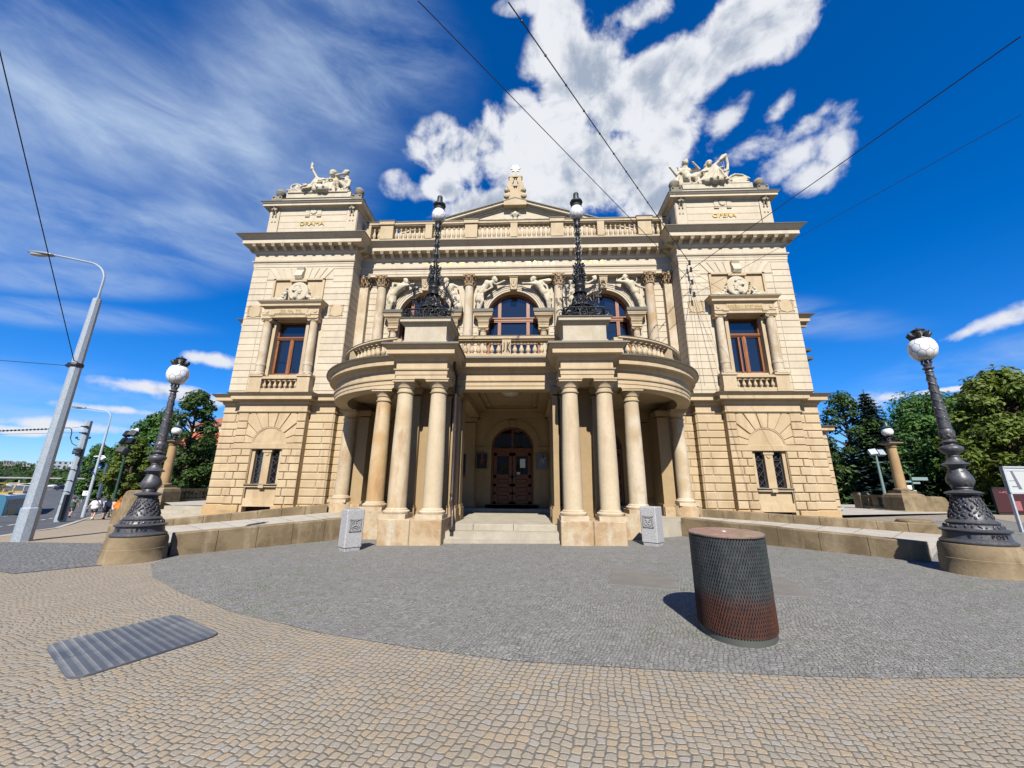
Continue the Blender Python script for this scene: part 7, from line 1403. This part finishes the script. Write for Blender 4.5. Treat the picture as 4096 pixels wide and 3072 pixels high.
person(-34.0, 31.9, face_a, 'person in grey t-shirt and black shorts with a black shoulder bag', (.48, .30, .21), [('shirt', (.30, .31, .32), shirt(.02), .018), ('shorts', (.012, .012, .015), shorts(), .018), ('hair', (.09, .07, .05), HAIR(), .015), ('shoes', (.015, .015, .015), SHOE, .014), ('shoulder_bag', (.012, .012, .016), [((.16, -.19, .92), (.22, -.17, .84), .12, .11), ((-.13, -.19, 1.42), (.14, -.24, .98), .022, .022)], .014)], 3, 1.70)
person(-35.6, 34.5, face_a, 'person in a loose orange tunic and pale leggings with reddish hair', (.46, .29, .21), [('tunic', (.62, .17, .012), [('chest', (0, 0, .98), .20, .24), ((-.19, 0, 1.37), (.19, 0, 1.37), .11, .11), ('chest', 'neck', .18, .10), ('sl', (-.33, -.03, 1.08), .11, .15), ('sr', (.33, .01, 1.08), .11, .15), ((-.1, 0, .9), (.12, 0, .78), .25, .27), ((.1, -.05, .9), (.22, -.05, .66), .18, .16)], .022), ('leggings', (.50, .49, .50), [((-.09, 0, .8), 'kl', .10, .08), ('kl', 'al', .08, .055), ((.09, 0, .8), 'kr', .10, .08), ('kr', 'ar', .08, .055)], .016), ('hair', (.28, .07, .02), [((0, -.03, 1.63), (0, -.06, 1.5), .14, .11)], .015), ('shoes', (.02, .02, .02), SHOE, .014)], 4, 1.70)
person(-36.6, 34.9, face_a, 'slim person in pale pink clothes half hidden left of the one in orange', (.52, .34, .26), [('dress', (.55, .42, .38), [('chest', (0, 0, 1.0), .15, .14), ((-.15, 0, 1.37), (.15, 0, 1.37), .08, .08), ((0, 0, .98), (0, 0, .72), .16, .19)], .018), ('hair', (.06, .03, .025), HAIR(), .015), ('shoes', (.02, .02, .02), SHOE, .014)], 5, 1.60, {'el': (-.40, .0, 1.22), 'hl': (-.58, .08, 1.28)})
# ================================================================== vehicles
def car(x, y, rz, colr, label, sc=1., van=False):
    L = thing('car', label, 'car', (x, y, gz(x, y)), rz, 'cars on the far road', sc); h = 1.48; g = MB()
    prof = [(-2.1, .35), (-2.12, .75), (-1.95, .92), (-1.15, 1.0), (-.55, h-.04), (.9, h), (1.7, 1.05 if not van else h-.05), (2.1, .95), (2.15, .4), (1.75, .25), (-1.8, .25)]
    def ring(k, yy, top=1.): return [(px_*(1 if pz < 1.02 else .97), yy*(1 if pz < 1.02 else top), pz) for px_, pz in prof]
    g.loft([ring(1, -.86, .82), ring(1, .86, .82)]); obj('body', g, mat('car_paint_%s' % '_'.join('%02d' % int(c*99) for c in colr), colr, .25, .1, Coat_Weight=.0) if False else mat('car_paint_%s' % '_'.join('%02d' % int(c*99) for c in colr), colr, .25, .1), L, 25)
    g = MB()
    for s in (-1, 1): g.prism([(-.95, 1.03), (-.50, h-.12), (.85, h-.08), (1.45, 1.05)], lambda u, z, d, s=s: (u, s*(.865-(z-1)*.30)+s*d, z), -.02, .01)
    g.add([(-1.12, -.66, 1.03), (-1.12, .66, 1.03), (-.60, .60, h-.07), (-.60, -.60, h-.07)], [(0, 1, 2, 3)]); g.add([(1.66, -.66, 1.10), (1.66, .66, 1.10), (1.0, .60, h-.04), (1.0, -.60, h-.04)], [(0, 1, 2, 3)]); obj('windows', g, M_GLASS2, L)
    for wx in (-1.3, 1.3):
        for s in (-1, 1): g = MB(); g.lathe([(.10, -.1), (.30, -.1), (.33, -.07), (.33, .07), (.30, .1), (0, .1)], (0, 0, 0), 14); g.xf(Matrix.Translation((wx, s*.80, .33)) @ Matrix.Rotation(pi/2, 4, 'X')); obj('wheel', g, M_DARK, L, 40)
    for s in (-1, 1): g = MB(); g.box(-2.14, -2.05, s*.75-.15, s*.75+.15, .66, .80); obj('headlight', g, M_WHITE, L)
    return L
car(-147, 121, radians(50), (.012, .012, .014), 'black car in the middle of the far sloping road')
car(-141, 121, radians(50), (.03, .03, .035), 'dark grey car just right of the black one on the far road')
car(-128, 122, radians(20), (.6, .6, .6), 'white car right of the tram pole on the far road')
car(-121, 118, radians(20), (.28, .30, .33), 'silver car below the blue direction sign')
car(-112, 112, radians(10), (.5, .5, .52), 'pale car under the small street tree')
car(-196, 140, radians(50), (.40, .03, .02), 'red car behind the tram at the left')
car(-205, 150, radians(50), (.6, .6, .6), 'white van-like car behind the near pole at the left', 1.1, True)
car(-186, 150, radians(50), (.05, .05, .06), 'dark car left of the far road behind the near pole')
car(46.5, 33.5, radians(95), (.4, .42, .42), 'pale car parked beneath the park trees at the right')
# tram
tx, ty = -67.5, 50.0; L = thing('tram', 'blue and white tram with a yellow patch, at the left edge', 'tram', (tx, ty, gz(tx, ty)-.1), radians(-45)); L.scale = (.95, .95, .95)
prof = [(-1.25, .35), (-1.25, 2.5), (-1.1, 2.95), (-.7, 3.12), (.7, 3.12), (1.1, 2.95), (1.25, 2.5), (1.25, .35)]
g = MB(); g.loft([[(x0, a*k, z) for a, z in prof] for x0, k in ((-14, .9), (-13.4, 1), (7.4, 1), (8.2, .92))]); obj('body', g, mat('tram_blue', (.06, .20, .30), .35), L, 30)
g = MB(); g.loft([[(x0, a*1.01, z+.01) for a, z in prof[2:6]]+[(x0, .9, 2.8), (x0, -.9, 2.8)] for x0 in (-13.5, 7.6)]); obj('roof', g, mat('tram_white', (.55, .56, .54), .5), L)
g = MB()
for k in range(22): g.box(-13.2+k*.94, -12.45+k*.94, -1.275, 1.275, 1.55, 2.45)
obj('window_band', g, M_GLASS2, L); g = MB(); g.box(2.2, 6.4, -1.28, 1.28, .5, 1.35); obj('yellow_panel', g, mat('tram_yellow', (.55, .33, .03), .4), L)
g = MB(); g.box(-13.6, 7.5, -1.0, 1.0, .05, .4); obj('underframe', g, M_DARK, L); g = MB(); g.box(-6, -3, -.7, .7, 3.1, 3.4); g.box(3.0, 5.5, -.7, .7, 3.1, 3.35)
for q in ((-2.2, .7), (4.6, -.7)): g.tube([(q[0], 0, 3.2), (q[0]+1.3*q[1], 0, 3.8), (q[0]-.2, 0, 4.5)], .06, 5); g.tube([(q[0]-.2, -.8, 4.5), (q[0]-.2, .8, 4.5)], .05, 5)
obj('pantograph', g, mat('pantograph_yellow', (.45, .28, .04), .6), L)
# small yellow excavator arms of the roadworks
def digger(x, y, rz, label, s=1.):
    L = thing('excavator', label, 'excavator', (x, y, gz(x, y)), rz, 'excavators of the roadworks', s); g = MB(); g.box(-1.2, 1.2, -.9, .9, .2, .8); obj('tracks', g, M_DARK, L); g = MB(); g.box(-1.0, .9, -.8, .8, .85, 1.5); g.box(-.2, .8, -.7, .2, 1.5, 2.5); obj('cab', g, mat('digger_yellow', (.6, .38, .05), .5), L); g = MB(); g.tube([(.8, .3, 1.3), (2.0, .3, 3.4), (3.6, .3, 3.9), (4.4, .3, 2.2)], [.2, .22, .2, .12], 6); obj('arm', g, MATS['digger_yellow'], L); g = MB(); g.loft([[(4.2, -.1, 2.3), (4.7, -.1, 2.2), (4.9, -.1, 1.6), (4.3, -.1, 1.5)], [(4.2, .7, 2.3), (4.7, .7, 2.2), (4.9, .7, 1.6), (4.3, .7, 1.5)]]); obj('bucket', g, M_DARK, L)
digger(-138, 84, .3, 'yellow excavator with raised arm above the tram at the left edge', 1.2); digger(-128, 88, 2.6, 'second yellow excavator seen over the tram roof', 1.0)
# ================================================================== signs and small street things
def signboard(x, y, z0, z1, w_, label, colr, rz=0., legs=1, ink=None, name='road_sign', cat='road sign', zb=None, lines=()):
    zg = gz(x, y) if zb is None else zb; L = thing(name, label, cat, (x, y, zg), rz); g = MB()
    for k in range(legs): lx = 0 if legs == 1 else (-.35+.7*k)*w_; g.lathe([(.05, -.2), (.05, z1)], (lx, .08, 0), 8)
    obj('post', g, M_POLE2, L); g = MB(); g.box(-w_/2, w_/2, -.03, .03, z0, z1); obj('panel', g, mat('sign_%s' % '_'.join('%02d' % int(c*99) for c in colr), colr, .4), L); F = lambda u, z, d: (u, -.03-d, z)
    if ink: g = MB(); [g.fbox(F, a*w_, b_*w_, z0+c*(z1-z0), z0+d*(z1-z0), 0, .006) for a, b_, c, d in ink]; obj('markings', g, M_WHITE, L)
    return L
signboard(-51.6, 49.5, 1.75, 2.85, 1.9, 'blue board with white bars behind the walker in orange', (.015, .11, .42), .3, 2, [(-.42, -.34, .3, .85), (-.34, -.22, .5, .65), (-.18, -.10, .2, .75), (-.02, .06, .35, .9), (.06, .12, .5, .65), (.16, .23, .2, .75), (.30, .36, .35, .8)])
signboard(-76, 66, 5.2, 6.8, 5.2, 'large blue direction sign above the small street tree', (.02, .13, .42), .4, 1, [(-.4, .3, .3, .34)], zb=-1.4)
signboard(-72.5, 65, 4.1, 5.1, 2.6, 'lower blue direction panel under the large one', (.015, .09, .35), .4, 1, zb=-1.4)
signboard(-62.5, 60, 1.5, 2.5, 2.1, 'white rectangular street sign with a small dark mark', (.5, .5, .46), .3, 1, zb=-1.2)
L = thing('bollard_column', 'dark grey square post leaning in view, between the tram pole and the walkers', 'post', (-42.25, 37.43, gz(-42.25, 37.43))); g = MB(); g.box(-.14, .14, -.14, .14, 0, 1.9); obj('body', g, iron('dark_post', (.06, .065, .065), .6, .1), L); g = MB(); g.box(-.36, .36, -.2, -.14, 1.92, 2.36); obj('arrow_plate', g, M_PAPER, L); g = MB(); g.box(-.02, .02, -.215, -.2, 2.0, 2.2); g.loft([[(-.07, y_, 2.18), (.07, y_, 2.18), (0, y_, 2.28)] for y_ in (-.216, -.202)]); obj('arrow', g, M_DARK, L)
g = MB(); L = thing('traffic_light', 'slim pole with yellow diamond sign and dark signal head beside the tram pole', 'traffic light', (-66.0, 55, -2.2)); g.lathe([(.09, 0), (.06, 5.4)], (0, 0, 0), 8); g.tube([(0, 0, 5.3), (.9, 0, 6.2), (2.2, 0, 6.4)], .05, 5); obj('pole', g, M_POLE2, L); g = MB(); g.box(-.1, .6, -.2, .1, 1.9, 2.5); g.box(1.9, 2.5, -.1, .1, 6.2, 6.5); obj('signal_head', g, M_DARK, L); g = MB(); g.prism([(0, 2.6), (.42, 3.02), (0, 3.44), (-.42, 3.02)], lambda u, z, d: (u+.3, -.1-d, z), 0, .04); obj('diamond_sign', g, mat('diamond_yellow', (.60, .48, .22), .5), L)
# direction fingerpost in the park
L = thing('fingerpost', 'green post with three pale direction arms in the right park', 'signpost', (28.65, 30.0, gz(28.6, 30))); g = MB(); g.lathe([(.05, -.3), (.05, 2.35), (.02, 2.42)], (0, 0, 0), 8); obj('post', g, M_GREEN, L)
for q in ((.05, 1.15, 2.0, 2.22), (-.65, -.05, 1.85, 1.98), (.0, .55, 1.75, 1.88)): g = MB(); g.box(q[0], q[1], -.03, .03, q[2], q[3]); obj('direction_arm', g, mat('pale_green_plate', (.22, .30, .30), .5), L)
for q in ((-.45, -.15, 1.35, 1.65), (-.08, .12, 1.1, 1.3), (-.08, .06, .75, .9)): g = MB(); g.box(q[0], q[1], -.07, -.05, q[2], q[3]); obj('small_plate', g, M_PAPER, L)
# plan board at the right edge and the red display panel
L = thing('map_board', 'white framed map board cut by the right edge', 'notice board', (17.6, 14.2, gz(17.6, 14)), .08); g = MB(); g.box(-.62, -.56, -.04, .04, 0, 2.1); g.box(.56, .62, -.04, .04, 0, 2.1); g.box(-.62, .62, -.05, .05, 1.22, 1.27); g.box(-.62, .62, -.05, .05, 2.08, 2.13); g.box(-.62, -.58, -.05, .05, 1.22, 2.13); g.box(.58, .62, -.05, .05, 1.22, 2.13); g.xf(Matrix.Translation((0, 0, .08))); obj('frame', g, M_POLE2, L); g = MB(); g.box(-.58, .58, -.02, .02, 1.34, 2.17); obj('panel', g, mat('map_paper', (.48, .50, .48), .4), L)
g = MB(); F = lambda u, z, d: (u, -.021-d, z)
for a in ((-.5, .5, 2.05, 2.06), (-.5, -.2, 1.72, 1.735), (-.45, -.2, 1.52, 1.55), (0, .5, 1.6, 1.61)): g.fbox(F, *a, 0, .003)
g.prism([(-.36, 2.05), (-.28, 2.05), (-.12, 1.45), (-.24, 1.45)], F, 0, .004); obj('map_print', g, mat('map_ink', (.13, .12, .16), .6), L)
L = thing('display_board', 'dark red glazed display board under the trees at the right edge', 'notice board', (28.0, 23.8, gz(28, 24)), .05); g = MB(); g.box(-.95, -.88, -.06, .06, 0, 1.5); g.box(.88, .95, -.06, .06, 0, 1.5); g.box(-.95, .95, -.08, .08, .02, .12); g.box(-.95, .95, -.06, .06, 1.42, 1.5); obj('frame', g, M_DARK, L); g = MB(); g.box(-.88, .88, -.03, .03, .14, 1.42); obj('panel', g, mat('dark_red_panel', (.055, .012, .012), .25), L)
g = MB(); r = random.Random(6)
for k in range(9): g.ell((r.uniform(-.5, .3), -.035, 1.2+r.uniform(-.08, .08)), (.06, .006, .03))
g.box(.1, .5, -.04, -.03, .25, .75); obj('printed_patches', g, mat('pale_red_print', (.30, .10, .10), .5), L)
# ================================================================== pale house with red roof, left behind the trees
def house(x, y, rz, w_, d, h, label, wall, roofc, floors, cols_, roofh=2.5, name='house', win=M_GLASS2, z=None, hip=.7, group=None, frame_=None):
    zg = gz(x, y)-1 if z is None else z; L = thing(name, label, 'house', (x, y, zg), rz, group); g = MB(); g.box(-w_/2, w_/2, -d/2, d/2, 0, h); g.box(-w_/2-.15, w_/2+.15, -d/2-.15, d/2+.15, h-.25, h); obj('wall', g, mat('wall_%s' % '_'.join('%02d' % int(c*99) for c in wall), wall, .9), L)
    if roofh: g = MB(); e = .5; g.loft([[(a*(w_/2+e), b_*(d/2+e), h) for a, b_ in ((-1, -1), (1, -1), (1, 1), (-1, 1))], [(a*(w_/2*hip), b_*.1, h+roofh) for a, b_ in ((-1, -1), (1, -1), (1, 1), (-1, 1))]]); obj('roof', g, mat('roof_%s' % '_'.join('%02d' % int(c*99) for c in roofc), roofc, .85), L)
    for f in range(floors):
        for c in range(cols_):
            u = -w_/2+(c+.5)*w_/cols_; fh = h/floors; ww = min(.7, w_/cols_*.3); g = MB(); g.box(u-ww, u+ww, -d/2-.04, -d/2+.05, fh*f+fh*.28, fh*f+fh*.80); o = obj('window', g, win, L)
            if frame_: k = MB(); [k.box(u-ww+q*ww*2/4-.03, u-ww+q*ww*2/4+.03, -d/2-.09, -d/2-.04, fh*f+fh*.28, fh*f+fh*.8) for q in range(5)]; k.box(u-ww-.1, u+ww+.1, -d/2-.1, -d/2-.03, fh*f+fh*.2, fh*f+fh*.28); obj('frame', k, frame_, o)
    return L
house(-53.5, 66, .1, 13, 10, 7.6, 'pale cream house with white shutters glimpsed between the left trees and the left tower', (.60, .56, .46), (.42, .10, .04), 2, 5, 3.6, z=-.6, win=M_WHITE, frame_=M_WHITE)
house(-56.0, 78, .1, 18, 12, 13, 'taller cream gable rising behind the shuttered house', (.62, .57, .46), (.30, .10, .05), 3, 4, 3.0, z=-.6)
house(-170, 190, .5, 16, 10, 9, 'yellow house with brown roof beside the blue direction sign', (.60, .50, .30), (.16, .07, .05), 3, 6, 3.0, z=0)
# ================================================================== overbridge, hill and hilltop blocks
L = thing('footbridge', 'long pale bridge deck crossing behind the far road', 'bridge', (-225, 185, -4.6), radians(38)); g = MB(); g.box(-75, 75, -1.5, 1.5, 8.2, 8.75); obj('deck', g, mat('pale_concrete', (.35, .35, .34), .9), L); g = MB(); [g.box(-75+k*15, -74.5+k*15, -.8, .8, -3, 8.2) for k in range(11)]; obj('pillars', g, MATS['pale_concrete'], L); g = MB(); g.box(-70, -35, -4, 4, 8.75, 12); obj('canopy', g, mat('grey_cladding', (.28, .30, .33), .7), L)
V, Fc = [], []; NX, NY = 90, 14
def hz_(a, r): return 0
hv = []
for i in range(NX+1):
    for j in range(NY+1):
        a = radians(18+i*(92/NX)); r = 300+j*38; t = min(1, j/8.); hh = (1-cos(pi*t))/2*(20+3*noise.noise(Vector((a*5, 1, 0)))+2*noise.noise(Vector((a*16, 3, 0)))); fade = min(1, max(0, (radians(110)-a)*3)); hv.append((-r*sin(a)*1.0, r*cos(a), -3+hh*(.55+.45*fade)))
hf = [(i*(NY+1)+j, (i+1)*(NY+1)+j, (i+1)*(NY+1)+j+1, i*(NY+1)+j+1) for i in range(NX) for j in range(NY)]
me = bpy.data.meshes.new('hill'); me.from_pydata(hv, [], hf); M_HILL = asphalt('wooded_hill_floor', (.022, .036, .014)); link('hill', me, M_HILL, None, kind='structure')
rr = random.Random(17); V, Fc = [], []
for k in range(3600):
    i = rr.uniform(0, NX-1e-3); j = rr.uniform(0, 8.6); v = hv[int(i)*(NY+1)+int(j)]; w2 = hv[int(i)*(NY+1)+int(j)+1]; t = j-int(j); p = Vector(v).lerp(Vector(w2), t)+Vector((rr.uniform(-4, 4), rr.uniform(-4, 4), 2)); leafblob(V, Fc, p, rr.uniform(2.5, 4.5), 14, 1.3, rr, .7)
me = bpy.data.meshes.new('woods'); me.from_pydata([tuple(v) for v in V], [], Fc); link('hillside_woods', me, L_DK, None, kind='stuff', label='dark woods covering the far hillside', cat='woods')
def atv(u, v, dist): d = ray(u*K_, v*K_); d /= sqrt(d.x**2+d.y**2); return Vector((CX, 0, EYE))+d*dist
GB = 'pale blocks along the hilltop'
for k, (u0, u1, v0, v1, wc, lb) in enumerate(((8, 26, 992, 1006, (.33, .27, .25), 'brownish flat block at the left end of the hilltop'), (28, 42, 996, 1006, (.42, .38, .34), 'beige low block right of the brownish one on the hilltop'), (42, 66, 998, 1005, (.45, .40, .36), 'long low beige hilltop block'), (79, 90, 993, 1003, (.62, .62, .60), 'small white hilltop block left of the near pole'), (113, 148, 994, 1004, (.40, .42, .45), 'long grey banded hilltop block between the two poles'), (149, 165, 992, 1010, (.64, .64, .62), 'bright white stepped hilltop block left of the tram pole'), (170, 193, 992, 1008, (.45, .47, .50), 'grey hilltop block right of the tram pole'), (194, 215, 995, 1006, (.30, .30, .32), 'dark grey hilltop block behind the slim street light'))):
    c = atv((u0+u1)/2, (v0+v1)/2, 520); w_ = (atv(u1, v1, 520)-atv(u0, v1, 520)).length; zt = atv(u0, v0, 520).z; zb = atv(u0, v1, 520).z; zt = zt-(zt-zb)*.25; house(c.x, c.y, atan2(-c.x, c.y)*1.0, w_, 14, zt-zb+6, lb, wc, wc, 3, max(3, int(w_/7)), 0, 'block_building', z=zb-6, group=GB)
# distant street lights beyond the tram
for k, (u, v0, v1) in enumerate(((18, 1046, 1090), (42, 1050, 1085), (60, 1052, 1092), (66, 1050, 1090), (198, 1050, 1078), (216, 1050, 1078), (238, 1052, 1080), (258, 1050, 1080))):
    u_ = u if u < 100 else u*.45+112
    b0 = atv(u_, v1, 150); tz = atv(u_, v0, 150).z; L = thing('street_light', ['leftmost', 'second', 'third', 'fourth', 'fifth', 'sixth', 'seventh', 'eighth'][k]+' from the left of the small double-headed street lights on the far road', 'street light', (b0.x, b0.y, b0.z-1), radians(45), 'small street lights along the far road'); H = tz-b0.z+1; g = MB(); g.lathe([(.14, 0), (.09, H)], (0, 0, 0), 6); g.tube([(-2.2, 0, H+.2), (0, 0, H), (2.2, 0, H+.2)], .08, 5); obj('pole', g, M_POLE2, L)
    for s in (-1, 1): g = MB(); g.ell((s*2.6, 0, H+.2), (.75, .22, .13)); obj('lamp_head', g, M_WHITE, L)
tree('broadleaf_tree', -118, 78, 8, 5.5, L_YEL, 'yellow-green tree beyond the tram at the left edge', 40, nb=40, per=110, ls=.4, base=.1, z=-2.5, r0=.28)
tree('hedge', -250, 190, 5, 16, L_DK, 'line of dark trees behind the bridge at the far left', 41, nb=60, per=90, ls=1.2, base=.05, cat='trees', z=-3, r0=.22)
tree('hedge', -200, 215, 5, 16, L_DK, 'line of dark trees beyond the far road', 42, nb=60, per=90, ls=1.2, base=.05, cat='trees', z=-2, r0=.22)

# ================================================================== the other side of the street, behind the camera (seen mirrored in the panes)
for k, (x, w_, h_, wc) in enumerate(((-34, 26, 15, (.42, .36, .26)), (-7, 27, 18, (.36, .30, .24)), (21, 27, 16, (.44, .40, .32)), (48, 26, 17, (.34, .30, .27)))):
    house(x, -44, pi, w_, 12, h_, ['ochre', 'taller brown', 'cream', 'grey brown'][k]+' street front facing the theatre, mirrored in the panes', wc, (.14, .06, .04), 5, 9, 3.5, 'street_house', z=-.3, group='street fronts facing the theatre')
o = car(-1.2, -13.5, 0, (.66, .66, .66), 'white car parked across the plaza, mirrored in the central door')
